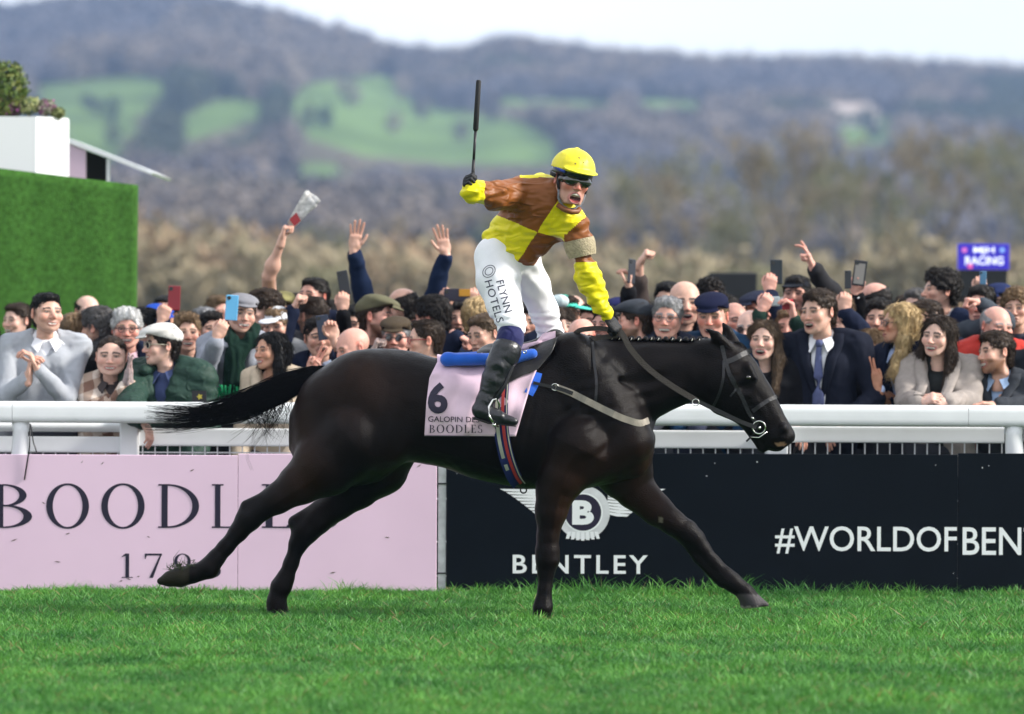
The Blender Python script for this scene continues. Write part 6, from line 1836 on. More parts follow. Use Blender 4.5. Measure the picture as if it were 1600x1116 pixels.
for s_ in (-1, 1):
    MB().tube([JL((0.083 * s_, -0.01, 0.03)), JL((0.083 * s_, -0.022, -0.02)), JL((0.074 * s_, -0.030, -0.055))], [0.013, 0.015, 0.012], 8, flat=(JL((1, 0, 0)) - JL((0, 0, 0)), 0.4)).build("ear_strap", m_str, jock, True)
    MB().tube([JL((0.076 * s_, -0.028, -0.05)), JL((0.068 * s_, -0.030, -0.098)), JL((0.036 * s_, -0.030, -0.136)), JL((0, -0.034, -0.150))], [0.010, 0.010, 0.010, 0.010], 8, flat=(JL((1, 0, 0)) - JL((0, 0, 0)), 0.45)).build("chin_strap", m_web, jock, True)
    MB().tube([JL((0.102 * s_, -0.02, 0.012)), JL((0.108 * s_, 0.03, 0.020)), JL((0.085 * s_, 0.09, 0.03))], 0.011, 8, flat=(JL((1, 0, 0)) - JL((0, 0, 0)), 0.35)).build("goggle_strap", m_str, gog, True)
band = MB().tube([JL((0.1095 * math.sin(math.radians(t)), 0.008 - 0.127 * math.cos(math.radians(t)), 0.074 - 0.0005 * (t + 115))) for t in range(-125, -40, 8)], 0.009, 8, flat=(JL((1, 0, 0)) - JL((0, 0, 0)), 0.3))
band.build("cap_band", mat("band_blue", (0.02, 0.05, 0.30), 0.5), helm, True)
for a, b, r_ in ((905, 247, 1.3), (912, 254, 1.0), (899, 256, 1.1), (916, 243, 0.9), (926, 262, 1.0)):
    q0 = P(a, b, -1.0); d0 = (P(a, b, 0.3) - q0).normalized()
    hb = BVHTree.FromPolygons([tuple(v) for v in (np.array([v.co for v in helm.data.vertices]) + np.array(jock.location)).tolist()], [tuple(p.vertices) for p in helm.data.polygons]).ray_cast(q0, d0)
    if hb[0] is not None:
        mb = MB(); c = hb[0] + hb[1] * 0.0005; t1 = hb[1].orthogonal().normalized(); t2 = hb[1].cross(t1)
        mb.add([c + (t1 * math.cos(k_) + t2 * math.sin(k_) * 1.3) * r_ * K + hb[1] * 0.001 for k_ in np.linspace(0, 5.4, 7)], [tuple(range(7))]); mb.build("mud_spot", m_dirt, helm)
# collar
MB().tube([JL((0.055, -0.035, -0.135)), JL((0.04, -0.055, -0.150)), JL((0, -0.068, -0.158)), JL((-0.04, -0.055, -0.150)), JL((-0.058, -0.02, -0.135))], 0.014, 8).build("collar", mat("collar_brown", (0.185, 0.062, 0.018), 0.5), silk, True)
tagp(jock, "jockey in yellow and brown quartered silks standing in the stirrups, arm raised, shouting")
# ---- whip
whip = empty("whip", P(742, 290, -0.53))
wp = [P(736, 300, -0.53), P(739, 272, -0.535), P(741, 235, -0.54), P(743, 205, -0.54), P(748, 125, -0.55)]
MB().tube([wp[0], wp[1], wp[1].lerp(wp[2], 0.6)], [0.011, 0.010, 0.0085], 10).build("handle", m_lea, whip, True)
MB().tube([wp[1].lerp(wp[2], 0.55), wp[2], wp[3]], [0.0075, 0.0075, 0.008], 10).build("shaft", m_black, whip, True)
MB().tube([wp[3], wp[3].lerp(wp[4], 0.04), wp[3].lerp(wp[4], 0.97), wp[4]], [0.009, 0.0145, 0.0135, 0.010], 12).build("flap", mat("whip_foam", (0.011, 0.011, 0.013), 0.7), whip, True)
tag(whip, "long black padded whip held upright in the jockey's raised glove", "whip")
# ---- stirrup
sti = empty("stirrup", P(772, 645, -0.41))
MB().tube([P(771, 662, -0.45), P(764, 650, -0.45), P(764, 636, -0.445), P(770, 625, -0.435), P(777, 623, -0.425), P(780, 632, -0.42), P(779, 652, -0.36), P(776, 665, -0.36)], 0.0065, 8).build("arch", m_steel, sti, True)
MB().tube([P(771, 664, -0.46), P(777, 667, -0.36)], 0.010, 8, flat=((0, 0, 1), 0.5)).build("tread", m_steel, sti, True)
MB().tube([P(806, 552, -0.385), P(800, 575, -0.405), P(790, 600, -0.415), P(775, 624, -0.43)], [0.011] * 4, 8, flat=((0, 1, 0), 0.35)).build("stirrup_leather", m_lea, sti, True)
tag(sti, "steel stirrup iron round the jockey's black boot", "stirrup")
# ================================================================ the crowd
SKINS = [(0.58, 0.345, 0.265), (0.63, 0.40, 0.325), (0.52, 0.275, 0.185), (0.60, 0.32, 0.255), (0.34, 0.19, 0.12)]
LEG_ME = None
def trousers(root, hipz, Y, m):
    global LEG_ME
    if LEG_ME is None:
        f = Field((-0.3, -0.25, -0.01), (0.3, 0.2, 1.06), 0.02)
        for s_ in (-1, 1):
            f.chain([((0.09 * s_, 0.02, 0.95), 0.115), ((0.10 * s_, 0.0, 0.52), 0.075), ((0.11 * s_, 0.03, 0.09), 0.055)], 0.04)
            f.cone((0.11 * s_, 0.03, 0.055), (0.115 * s_, -0.14, 0.045), 0.052, 0.045, 0.02)
        f.ell((0, 0.02, 0.96), (0.18, 0.13, 0.12), 0.04)
        V, Q = f.mesh(); o = mesh_obj("trousers", V, Q, None); LEG_ME = o.data; LEG_ME.materials.append(mat("trousers_dark", (0.02, 0.022, 0.03), 0.8))
    else:
        o = bpy.data.objects.new("trousers", LEG_ME); COLL.objects.link(o)
    o.parent = root; o.location = (0, Y - root.location.y, 0); o.scale = (1, 1, hipz / 0.98)
    return o
def cloth_mat(col, kind):
    nm = "%s_%03d_%03d_%03d" % (kind, col[0] * 999, col[1] * 999, col[2] * 999)
    if kind == 'plaid':
        if nm in MATS: return MATS[nm]
        m = mat(nm, col, 0.85, 0.2, var=0.0, bump=0.4, bscale=200)
        n, l = m.node_tree.nodes, m.node_tree.links; b = n["Principled BSDF"]; tc = n.new("ShaderNodeTexCoord")
        cols = [(0.40, 0.30, 0.24), (0.20, 0.115, 0.085), (0.58, 0.50, 0.44)]
        mp = n.new("ShaderNodeMapping"); mp.inputs["Rotation"].default_value = (0.0, 0.35, 0.3); l.new(tc.outputs["Object"], mp.inputs[0])
        sx = n.new("ShaderNodeSeparateXYZ"); l.new(mp.outputs[0], sx.inputs[0])
        prev = None
        for ax, fr in (("X", 62), ("Z", 58)):
            s1 = n.new("ShaderNodeMath"); s1.operation = 'MULTIPLY'; s1.inputs[1].default_value = fr; l.new(sx.outputs[ax], s1.inputs[0])
            s2 = n.new("ShaderNodeMath"); s2.operation = 'SINE'; l.new(s1.outputs[0], s2.inputs[0])
            s3 = n.new("ShaderNodeMath"); s3.operation = 'GREATER_THAN'; s3.inputs[1].default_value = 0.1; l.new(s2.outputs[0], s3.inputs[0])
            if prev is None: prev = s3.outputs[0]
            else:
                ad = n.new("ShaderNodeMath"); ad.operation = 'ADD'; l.new(prev, ad.inputs[0]); l.new(s3.outputs[0], ad.inputs[1])
                hf_ = n.new("ShaderNodeMath"); hf_.operation = 'MULTIPLY'; hf_.inputs[1].default_value = 0.5; l.new(ad.outputs[0], hf_.inputs[0]); prev = hf_.outputs[0]
        rp = n.new("ShaderNodeValToRGB"); rp.color_ramp.interpolation = 'CONSTANT'
        rp.color_ramp.elements[0].color = (*cols[1], 1); rp.color_ramp.elements[0].position = 0
        rp.color_ramp.elements[1].color = (*cols[2], 1); rp.color_ramp.elements[1].position = 0.8
        e = rp.color_ramp.elements.new(0.3); e.color = (*cols[0], 1)
        l.new(prev, rp.inputs[0]); l.new(rp.outputs[0], b.inputs["Base Color"])
        return m
    if kind == 'puffer': return mat(nm, col, 0.6, 0.18, var=0.1, wrinkle=0.5, wscale=16)
    if kind == 'knit': return mat(nm, col, 0.9, 0.15, var=0.06, vscale=30, wrinkle=0.5, wscale=7, bump=0.4, bscale=320)
    if kind == 'shirt': return mat(nm, col, 0.7, 0.25, wrinkle=0.4, wscale=12)
    return mat(nm, col, 0.85, 0.10, var=0.10, vscale=40, wrinkle=0.55, wscale=6, bump=0.2, bscale=300)

def ik(Sh, Wr, L1, L2, hint):
    d = Wr - Sh; D = np.linalg.norm(d); D2 = min(D, (L1 + L2) * 0.999)
    if D > (L1 + L2): k_ = D / (L1 + L2); L1 *= k_; L2 *= k_; D2 = D * 0.999
    u = d / D; a = (L1 * L1 - L2 * L2 + D2 * D2) / (2 * D2); hgt = math.sqrt(max(L1 * L1 - a * a, 0))
    p = np.array(hint, float); p -= u * (p @ u); p /= np.linalg.norm(p) + 1e-9
    return Sh + u * a + p * hgt

def person(label, hx, hy, Y, yaw=0, pitch=0, roll=0, hs=1.0, hair='short', hc='dark', skin=0, mouth='closed', sex='m', fat=0.0, hat=None, hatc=(0.05, 0.05, 0.05),
           glasses=None, beard=None, stub=0.0, flush=0.25, top=(0.02, 0.022, 0.035), kind='jacket', shirt=None, tie=None, arms=(), by=None, lean=0.12, sw=None, vdeep=0.26, group="spectators in the crowd", squint=False, hang=True, collar=True):
    c = np.array(P(hx, hy, Y)); R = rotm(yaw, pitch, roll); hs = hs * 0.95
    sw = sw or (0.185 if sex == 'm' else 0.16)
    if by is None: by = max(-38, min(38, yaw * 0.45)) if abs(yaw) <= 90 else yaw
    Bm = rotm(by); hs2 = 0.55 + 0.45 * hs
    root = empty("person", (c[0], Y, 0))
    sk = SKINS[skin]
    pr = np.random.default_rng(int(abs(hx) * 7 + hy))
    if mouth == 'closed' and Y > 3.9 and abs(yaw) < 85: mouth = str(pr.choice(['closed', 'open', 'shout', 'closed', 'grin', 'open']))
    V, Q, op = head_shape(mouth, sex, fat)
    C = head_colors(V, sk, np.array(HAIR_COL[hc]) * 0.7 + 0.01 if hc not in ('white', 'blond') else (0.20, 0.14, 0.09), mouth, op, beard, flush, stub=stub, seed=int(hx), squint=squint, scalp=None if hair in ('bald', None) else (np.array(HAIR_COL[hc]) * (1.3 if hair == 'fade' else 1.0), 0.0 if hair == 'balding' else 0.82), lips=(0.40, 0.12, 0.12) if sex == 'f' else (0.36, 0.14, 0.12))
    V = V.copy(); g1, g2, g3, g4, g5 = pr.normal(size=5)                     # no two heads quite alike
    V[:, 0] *= 1 + 0.030 * g1; V[:, 2] *= 1 + 0.022 * g2
    jz = np.clip((-V[:, 2] - 0.03) / 0.06, 0, 1) * (V[:, 2] > -0.14); V[:, 0] *= 1 + 0.055 * g3 * jz
    ns_ = np.exp(-(V[:, 0] / 0.018) ** 2 - ((V[:, 2] + 0.028) / 0.022) ** 2) * (V[:, 1] < -0.07); V[:, 1] -= ns_ * 0.005 * g4; V[:, 2] -= ns_ * 0.003 * g5
    Nk = c + (0.6 * (R @ np.array([0, 0.034, -0.126])) + 0.4 * (Bm @ np.array([0, 0.034, -0.126]))) * hs + np.array([0, 0.008, 0])
    dn = Bm @ np.array([0, lean, -1.0]); dn /= np.linalg.norm(dn)
    parts = [(bend_neck(V, R, hs, c, Nk + np.array([0, 0, -0.022]), Bm), Q, C)]
    def TL(x, y, z): return Nk + Bm @ np.array([x, y, 0]) * hs2 + dn * (-z) * hs2
    # garment
    prims = []
    def cn(a, b, ra, rb, k=0.03): prims.append((np.array(a), np.array(b), ra * hs2, rb * hs2, k))
    th = {'puffer': 0.022, 'coat': 0.012, 'plaid': 0.010, 'jacket': 0.006, 'knit': 0.0, 'shirt': -0.004}[kind]
    fx = 1 + 0.5 * fat
    Sh = {s_: TL(sw * s_, 0.025, -0.066) for s_ in (-1, 1)}
    for s_ in (-1, 1):
        cn(TL(0.045 * s_, 0.032, -0.012), Sh[s_], 0.060 + th, 0.068 + th)
        cn(TL(0.085 * s_ * fx, 0.015, -0.19), TL(0.075 * s_ * fx, 0.02, -0.40), 0.108 + th, 0.100 + th, 0.05)
        cn(TL(0.075 * s_ * fx, 0.02, -0.40), TL(0.08 * s_ * fx, 0.03, -0.62), 0.100 + th, 0.110 + th, 0.05)
    cn(TL(-0.06, 0.0, -0.16), TL(0.06, 0.0, -0.16), 0.105 + th, 0.105 + th, 0.05)
    handled = {}
    for a in arms:
        s_ = a['s']; Wr = np.array(P(a['w'][0], a['w'][1], Y + a['w'][2]))
        if 'e' in a: El = np.array(P(a['e'][0], a['e'][1], Y + a['e'][2]))
        else: El = ik(Sh[s_], Wr, 0.30 * hs2, 0.26 * hs2, a.get('hint', Bm @ np.array([0.5 * s_, 0.1, -1.0])))
        handled[s_] = True
        bare = a.get('bare', 0.0)
        if bare < 0.9:
            cn(Sh[s_], El, 0.064 + th, 0.054 + th, 0.03)
            we = El + (Wr - El) * (0.90 - bare)
            cn(El, we, 0.053 + th, 0.041 + th, 0.02)
        else:
            cn(Sh[s_], Sh[s_] + (El - Sh[s_]) * 0.75, 0.064 + th, 0.058 + th, 0.03)
        d = Wr - El; d = d / np.linalg.norm(d)
        hd = np.array(a['dir'], float) if 'dir' in a else d
        M = frame_hand(hd, PALM[a['palm']] if isinstance(a['palm'], str) else a['palm'], a.get('mirror', False))
        hsz = a.get('sz', 0.98) * hs2
        hv = hand_mesh(a['pose'], 0.012, 0.0245)
        hp_, hq = place(hv, M, Wr, hsz, a.get('mirror', False))
        hcol = hand_colors(hv[0], a.get('skin', sk), int(hx))
        parts.append((hp_, hq, hcol))
        # forearm skin, joined inside the sleeve
        Nn = Nk + dn * 0.02
        fo_ = Field(np.min([El, Wr, Sh[s_], Nn], 0) - 0.07, np.max([El, Wr, Sh[s_], Nn], 0) + 0.07, 0.009)
        fo_.cone(Sh[s_], El, 0.030, 0.030, 0.01); fo_.cone(Nn, Sh[s_], 0.030, 0.030, 0.01)
        fo_.cone(Wr - d * 0.005, El, 0.0245 * hsz, (0.040 if bare > 0.5 else 0.034) * hsz, 0.01)
        if bare >= 0.9: fo_.cone(El, El + (Sh[s_] - El) * 0.5, 0.042, 0.05, 0.02)
        if bare > 0.5:
            fo_.ell(El + (Wr - El) * 0.3, (0.046, 0.046, 0.046), 0.04)
        fv_, fq_ = fo_.mesh(); parts.append((fv_, fq_, np.tile(np.array(a.get('skin', sk)), (len(fv_), 1)) * (1 + 0.06 * vnoise(fv_ * 40, 3))[:, None]))
        if a.get('cuff') is not None:
            q0 = El + (Wr - El) * (0.84 - bare); q1 = El + (Wr - El) * (0.985 - bare * 0.3)
            MB().tube([q0, q0 * .5 + q1 * .5, q1], [0.037, 0.0375, 0.036], 14, cap=True).build("cuff", cloth_mat(a['cuff'], 'shirt'), root, True)
        if a.get('watch'):
            q0 = Wr - d * 0.022; MB().tube([q0 - d * 0.011, q0 + d * 0.011], 0.031, 14).build("wrist_watch", m_black, root, True)
    if hang:
        for s_ in (-1, 1):
            if s_ in handled: continue
            El = Sh[s_] + Bm @ np.array([0.05 * s_, -0.01, -0.29]) * hs2; Wr = El + Bm @ np.array([-0.05 * s_, -0.16, -0.17]) * hs2
            cn(Sh[s_], El, 0.063 + th, 0.052 + th, 0.03); cn(El, Wr, 0.052 + th, 0.040 + th, 0.02)
    lo = np.min([np.minimum(p[0], p[1]) - max(p[2], p[3]) for p in prims], 0) - 0.03; hi = np.max([np.maximum(p[0], p[1]) + max(p[2], p[3]) for p in prims], 0) + 0.03
    f = Field(lo, hi, 0.0125 if Y < 4.1 else 0.016)
    for a, b, ra, rb, k in prims: f.cone(a, b, ra, rb, k)
    # neck opening and front V
    f.cone(TL(0, 0.02, 0.10), TL(0, 0.0, -0.03), 0.075, 0.058, 0.01, sub=True)
    if shirt is not None:
        X0, X1, X2 = Bm[:, 0], Bm[:, 1], -dn
        def vee(x, y, z):
            dx, dy, dz = x - Nk[0], y - Nk[1], z - Nk[2]
            u = dx * X0[0] + dy * X0[1] + dz * X0[2]; v = dx * X1[0] + dy * X1[1] + dz * X1[2]; w = dx * X2[0] + dy * X2[1] + dz * X2[2]
            return np.maximum(np.abs(u) - 0.072 * np.clip((w + vdeep) / vdeep, 0, 1.3), np.maximum(v + 0.01, -w - vdeep))
        f.apply(vee, Nk - 0.35, Nk + 0.2, 0.006, sub=True)
    V, Q = f.mesh()
    N_ = vnormals(V, Q)
    rel = 0.008 * vnoise(V * 9 + hx, 2) + 0.007 * (1 - 2 * np.abs(vnoise(V * np.array([13, 13, 9]) + 2.0 * vnoise(V * 5, 8)[:, None] + hx, 5))) * (0.9 if kind == 'knit' else 1.0)
    if kind == 'puffer': rel = rel + 0.010 * np.abs(np.sin((V[:, 2] + 0.3 * np.abs(V[:, 0] - c[0])) * 44)) ** 0.6
    V = V + N_ * rel[:, None]
    gname = {'jacket': 'jacket', 'coat': 'coat', 'knit': 'sweater', 'puffer': 'padded_jacket', 'plaid': 'checked_jacket', 'shirt': 'shirt'}[kind]
    gar = mesh_obj(gname, V, Q, cloth_mat(top, kind), root)
    if shirt is not None and kind in ('jacket', 'coat') and Y < 4.2 and vdeep > 0.18: lapels(V, Q, TL, Bm, root, cloth_mat(top, kind), vdeep, hs2)
    if shirt is not None or collar:
        sc_ = shirt if shirt is not None else tuple(np.array(top) * 0.8)
        f = Field(Nk - np.array([0.2, 0.2, vdeep + 0.12]), Nk + np.array([0.2, 0.2, 0.09]), 0.011)
        f.cone(TL(-0.05, 0.01, -0.17), TL(0.05, 0.01, -0.17), 0.094 * hs2, 0.094 * hs2, 0.03); f.cone(TL(0, 0.015, -0.17), TL(0, 0.015, -vdeep - .03), 0.115 * hs2, 0.108 * hs2, 0.03)
        for s_ in (-1, 1): f.cone(TL(0.045 * s_, 0.03, -0.02), TL(0.12 * s_, 0.02, -0.08), 0.052 * hs2, 0.06 * hs2, 0.02)
        nr = (0.066 if sex == 'm' else 0.056) * hs2
        if collar: f.cone(TL(0, 0.026, -0.034), TL(0, 0.010, -0.062), nr * 0.98, nr * 1.14, 0.012)
        X1, X2 = Bm[:, 1], -dn
        if collar: f.cone(TL(0, -0.09, 0.06), TL(0, -0.085, -0.035), 0.024, 0.004, 0.006, sub=True)
        V, Q = f.mesh(); shn = mesh_obj("shirt", V, Q, cloth_mat(sc_, 'shirt'), root)
        if collar and shirt is not None:
            for s_ in (-1, 1):
                cw = [TL(0.016 * s_, -0.066, -0.030), TL(0.062 * s_, -0.030, -0.012), TL(0.088 * s_, -0.060, -0.060), TL(0.052 * s_, -0.104, -0.100)]
                o = mesh_obj("collar", cw, [(0, 1, 2, 3)], cloth_mat(sc_, 'shirt'), shn, smooth=False); o.modifiers.new("thickness", 'SOLIDIFY').thickness = 0.006
    if tie is not None:
        tp = [TL(0, -0.072, -0.045), TL(0, -0.088, -0.085), TL(0, -0.105, -0.15), TL(0, -0.114, -0.24), TL(0, -0.118, -0.34), TL(0, -0.118, -0.5)]
        MB().tube(tp, [0.021, 0.017, 0.022, 0.028, 0.034, 0.04], 10, flat=(Bm @ np.array([0, 1, 0.0]), 0.3)).build("tie", cloth_mat(tie, 'jacket'), root, True)
        kb = MB(); kb.tube([TL(0, -0.074, -0.032), TL(0, -0.080, -0.05), TL(0, -0.082, -0.068)], [0.020, 0.024, 0.014], 10); kb.build("tie_knot", cloth_mat(tie, 'jacket'), root, True)
    V, Q, C = join(parts)
    mesh_obj("body", V, Q, m_skin, root, True, C)
    if hair and hair != 'bald':
        ho = bpy.data.objects.new("hair", hair_shape(hair)); COLL.objects.link(ho); ho.parent = root
        ho.material_slots[0].link = 'OBJECT'; ho.material_slots[0].material = hair_mat(hc)
        ho.matrix_local = Matrix.Translation(Vector(c) - root.location) @ Matrix([list(r_) for r_ in R]).to_4x4() @ Matrix.Scale(hs, 4)
    if hat:
        hv, hq = hat_shape(hat); mesh_obj("cap", hv * hs @ R.T + c, hq, cloth_mat(hatc, 'jacket'), root)
    def HL(x, y, z): return (R @ np.array([x, y, z])) * hs + c
    if glasses:
        fcol, lens = glasses
        gm = mat("frame_%d_%d_%d" % tuple(int(q * 99) for q in fcol), fcol, 0.35, 0.5); lm = mat("lens_dark", (0.012, 0.013, 0.018), 0.06, 0.7, coat=0.7)
        for s_ in (-1, 1):
            g0 = MB(); ctr = HL(0.032 * s_, -0.098, -0.001)
            g0.ring(ctr, 0.0215 * hs, 0.0024 * hs, R @ np.array([0.22 * s_, -1, 0]), 18, 6, 0.8); go = g0.build("glasses_rim", gm, root, True)
            g0 = MB().tube([HL(0.052 * s_, -0.090, 0.004), HL(0.076 * s_, -0.055, 0.006), HL(0.084 * s_, 0.01, 0.006)], 0.0024 * hs, 6); g0.build("glasses_arm", gm, root, True)
            if lens:
                mb = MB(); ax = Vector(R @ np.array([0.22 * s_, -1, 0])).normalized(); u_ = ax.orthogonal().normalized(); w_ = ax.cross(u_)
                mb.add([Vector(ctr) + (u_ * math.cos(t) + w_ * math.sin(t) * .85) * 0.0215 * hs + ax * 0.001 for t in np.linspace(0, 6.0, 16)], [tuple(range(16))])
                mb.build("lens", lm, root)
        MB().tube([HL(-0.012, -0.103, 0.003), HL(0.012, -0.103, 0.003)], 0.0022 * hs, 6).build("glasses_bridge", gm, root, True)
    hipz = float((Nk + dn * 0.62 * hs2)[2]); trousers(root, max(0.7, min(1.2, hipz + 0.08)), float((Nk + dn * 0.62 * hs2)[1]), None)
    return tag(root, label, "person", group)

def phone(label, px, py, Y, col=(0.02, 0.022, 0.03), w=0.074, h=0.150, tilt=0, yaw=0, lens=True, lensc=(0.01, 0.01, 0.012), cat="phone"):
    c = P(px, py, Y); R = Matrix.Rotation(math.radians(yaw), 3, 'Z') @ Matrix.Rotation(math.radians(tilt), 3, 'Y')
    root = empty("phone" if cat == "phone" else cat, c)
    o = MB().box((-w / 2, -0.0045, -h / 2), (w / 2, 0.0045, h / 2), R, c).build("case", mat("phone_%d_%d_%d" % tuple(int(q * 99) for q in col), col, 0.3, 0.5), root); bevel(o, 0.004, 2)
    if lens:
        s_ = min(w, h) * 0.16
        cx, cz = -w / 2 + s_ * 1.5, h / 2 - s_ * 1.5
        MB().tube([R @ Vector((cx, -0.0046, cz)) + c, R @ Vector((cx, -0.0075, cz)) + c], s_, 12).build("camera_lens", mat("lens_%d" % int(lensc[0] * 99), lensc, 0.2, 0.6), root)
    return tag(root, label, cat, "phones held up in the crowd")

NAVY, BLACK, CHAR, GREY = (0.008, 0.012, 0.030), (0.006, 0.006, 0.0075), (0.020, 0.023, 0.029), (0.24, 0.25, 0.27)
WHT = (0.74, 0.75, 0.80)
def A(s, w, pose, palm, **k): return dict(s=s, w=w, pose=pose, palm=palm, **k)

# ---- front row, along the rail
person("young man in pale grey sweater over white collar clasping his hands at far left", 73, 490, 3.55, 28, 6, 2, 1.06, 'crop', 'black', 0, 'smile', stub=0.25, top=(0.36, 0.38, 0.42), kind='knit', shirt=WHT, vdeep=0.12, by=8, lean=0.02, sw=0.205,
       arms=[A(-1, (44, 590, -0.24), 'clasp', 'right', e=(8, 618, -0.12), dir=(0.15, -0.1, 1)), A(1, (58, 575, -0.25), 'clasp', 'left', e=(104, 625, -0.10), dir=(-0.45, -0.1, 0.9), mirror=True)])
person("woman in cream and brown checked jacket with her hair tied back", 174, 557, 3.5, 0, 0, 2, 1.05, 'bun', 'brown', 1, 'smile', 'f', 0.55, top=(0.4, 0.3, 0.24), kind='plaid', shirt=(0.05, 0.04, 0.04), vdeep=0.10, sw=0.175,
       arms=[A(1, (202, 602, -0.20), 'flat', 'left', e=(212, 650, -0.05), dir=(0.12, -0.1, 1), skin=(0.30, 0.24, 0.24)), A(-1, (196, 603, -0.24), 'flat', 'right', dir=(0.12, -0.1, 1), mirror=True, skin=(0.30, 0.24, 0.24))])
pf3 = person("man in dark green padded jacket and off-white flat cap looking left", 253, 540, 3.45, -68, 2, 0, 1.06, 'short', 'dark', 1, 'smile', hat='flat', hatc=(0.55, 0.54, 0.52), glasses=((0.45, 0.42, 0.33), True), top=(0.017, 0.043, 0.032), kind='puffer', shirt=(0.045, 0.065, 0.16), by=-14, lean=0.10, vdeep=0.36, sw=0.20,
       arms=[A(-1, (222, 655, -0.52), 'relax', 'down', e=(206, 640, -0.30), dir=(0.4, -0.2, -0.7))])
hd = Field(np.array(P(205, 590, 3.45)) - 0.15, np.array(P(310, 545, 3.75)) + 0.15, 0.011)
hd.cone(P(225, 578, 3.40), P(256, 570, 3.64), 0.035, 0.055, 0.03); hd.cone(P(256, 570, 3.64), P(290, 580, 3.52), 0.055, 0.04, 0.03)
hV, hQ = hd.mesh(); mesh_obj("hood", hV, hQ, cloth_mat((0.017, 0.043, 0.032), 'puffer'), pf3)
bd = P(312, 620, 3.29); MB().box((bd.x - 0.045, bd.y, bd.z - 0.03), (bd.x + 0.04, bd.y + 0.012, bd.z + 0.035)).build("sleeve_badge", m_black, pf3)
mb = MB(); mb.add([(bd.x + 0.02 * math.cos(t) * (1 if i % 2 else 0.5), bd.y - 0.001, bd.z + 0.02 * math.sin(t) * (1 if i % 2 else 0.5)) for i, t in enumerate(np.linspace(0, 5.65, 10))], [tuple(range(10))]); mb.build("badge_star", mat("badge_yellow", (0.42, 0.36, 0.05), 0.6), pf3)
pf4 = person("laughing man in pale grey jacket, grey flat cap and dark green scarf", 377, 492, 3.95, 18, 4, 4, 1.02, 'short', 'brown', 0, 'grin', hat='flat', hatc=(0.19, 0.19, 0.21), stub=0.25, top=(0.27, 0.29, 0.34), shirt=WHT, tie=(0.012, 0.018, 0.05), by=4, lean=0.05, vdeep=0.3,
       arms=[A(-1, (338, 530, -0.34), 'phone', 'away', e=(322, 580, -0.20), dir=(0.42, 0, 0.9), cuff=WHT)])
phone("bright blue phone held in front of the laughing man's face", 362, 481, 3.70, (0.12, 0.42, 0.72), tilt=4)
m_scf = mat("scarf_green", (0.003, 0.017, 0.011), 0.9, 0.15, wrinkle=0.5, wscale=14, bump=0.4, bscale=160)
sc = Field(np.array(P(335, 625, 3.6)) - 0.12, np.array(P(415, 505, 4.1)) + 0.1, 0.009)
sc.chain([(np.array(P(357, 517, 3.95)), 0.035), (np.array(P(362, 535, 3.82)), 0.045), (np.array(P(368, 552, 3.78)), 0.042)], 0.02); sc.chain([(np.array(P(398, 512, 3.95)), 0.035), (np.array(P(392, 532, 3.82)), 0.045), (np.array(P(372, 554, 3.77)), 0.045)], 0.02)
sc.cone(P(366, 556, 3.77), P(366, 600, 3.75), 0.055, 0.070, 0.03)
V, Q = sc.mesh(); scf = mesh_obj("scarf", V + vnormals(V, Q) * (0.004 * np.sin(V[:, 0] * 150 + 3 * vnoise(V * 9, 2)))[:, None], Q, m_scf, pf4)
mb = MB()
for i in range(26):
    xx = 342 + i * 2.0; y0 = 603 + random.uniform(-2, 2); q = P(xx, y0, 3.70 + random.uniform(-.02, .02)); mb.tube([q, q + Vector((random.uniform(-.006, .006), -0.004, -0.04)), q + Vector((random.uniform(-.012, .012), 0, -0.085))], [0.007, 0.007, 0.004], 5)
frg = mb.build("scarf_fringe", mat("fringe_green", (0.01, 0.30, 0.11), 0.85), scf, True); frg["kind"] = "stuff"
person("woman with long black hair in a cream coat behind the horse's tail", 423, 549, 3.5, -52, 2, -3, 0.98, 'long', 'black', 2, 'smile', 'f', top=(0.56, 0.46, 0.35), kind='coat', shirt=(0.44, 0.25, 0.18), by=-22, vdeep=0.34, collar=False)
person("bald man in a dark jacket looking down to the left behind the horse's rump", 551, 545, 3.5, -62, -14, -4, 1.08, 'bald', 'sandy', 3, 'closed', fat=0.25, top=BLACK, flush=0.35,
       arms=[A(-1, (486, 583, -0.05), 'vee', 'cam', e=(470, 640, 0.05), dir=(0.30, -0.1, 1))])
person("man with red glasses and slicked brown hair in profile above the blue pad", 664, 533, 3.4, -82, 0, -2, 1.06, 'back', 'brown', 0, 'closed', glasses=((0.30, 0.015, 0.02), False), top=(0.025, 0.035, 0.075), shirt=WHT, by=-40, flush=0.4)
person("man with receding short brown hair looking down left beside the jockey's knee", 757, 523, 3.5, -48, -10, -3, 1.06, 'crop', 'light', 0, 'closed', top=NAVY, by=-20)
person("pink-faced bald man half hidden behind the rein loop", 908, 527, 3.55, -20, -6, 0, 1.04, 'bald', 'grey', 3, 'closed', fat=0.3, flush=0.5, top=CHAR)
person("bearded man in dark grey flat cap seen from the side behind the jockey's glove", 992, 503, 3.6, -92, -2, -4, 1.05, 'short', 'brown', 3, 'closed', hat='flat', hatc=(0.035, 0.04, 0.05), beard=(0.10, 0.06, 0.035), top=(0.05, 0.055, 0.07), shirt=(0.5, 0.52, 0.58), by=-45, flush=0.4)
person("grey-haired man with thin glasses smiling above the horse's mane", 1043, 497, 3.5, -12, 0, 2, 1.08, 'short', 'grey', 3, 'grin', glasses=((0.10, 0.10, 0.11), False), top=(0.03, 0.035, 0.06), shirt=(0.16, 0.05, 0.06), tie=(0.02, 0.02, 0.05), by=-8, flush=0.35)
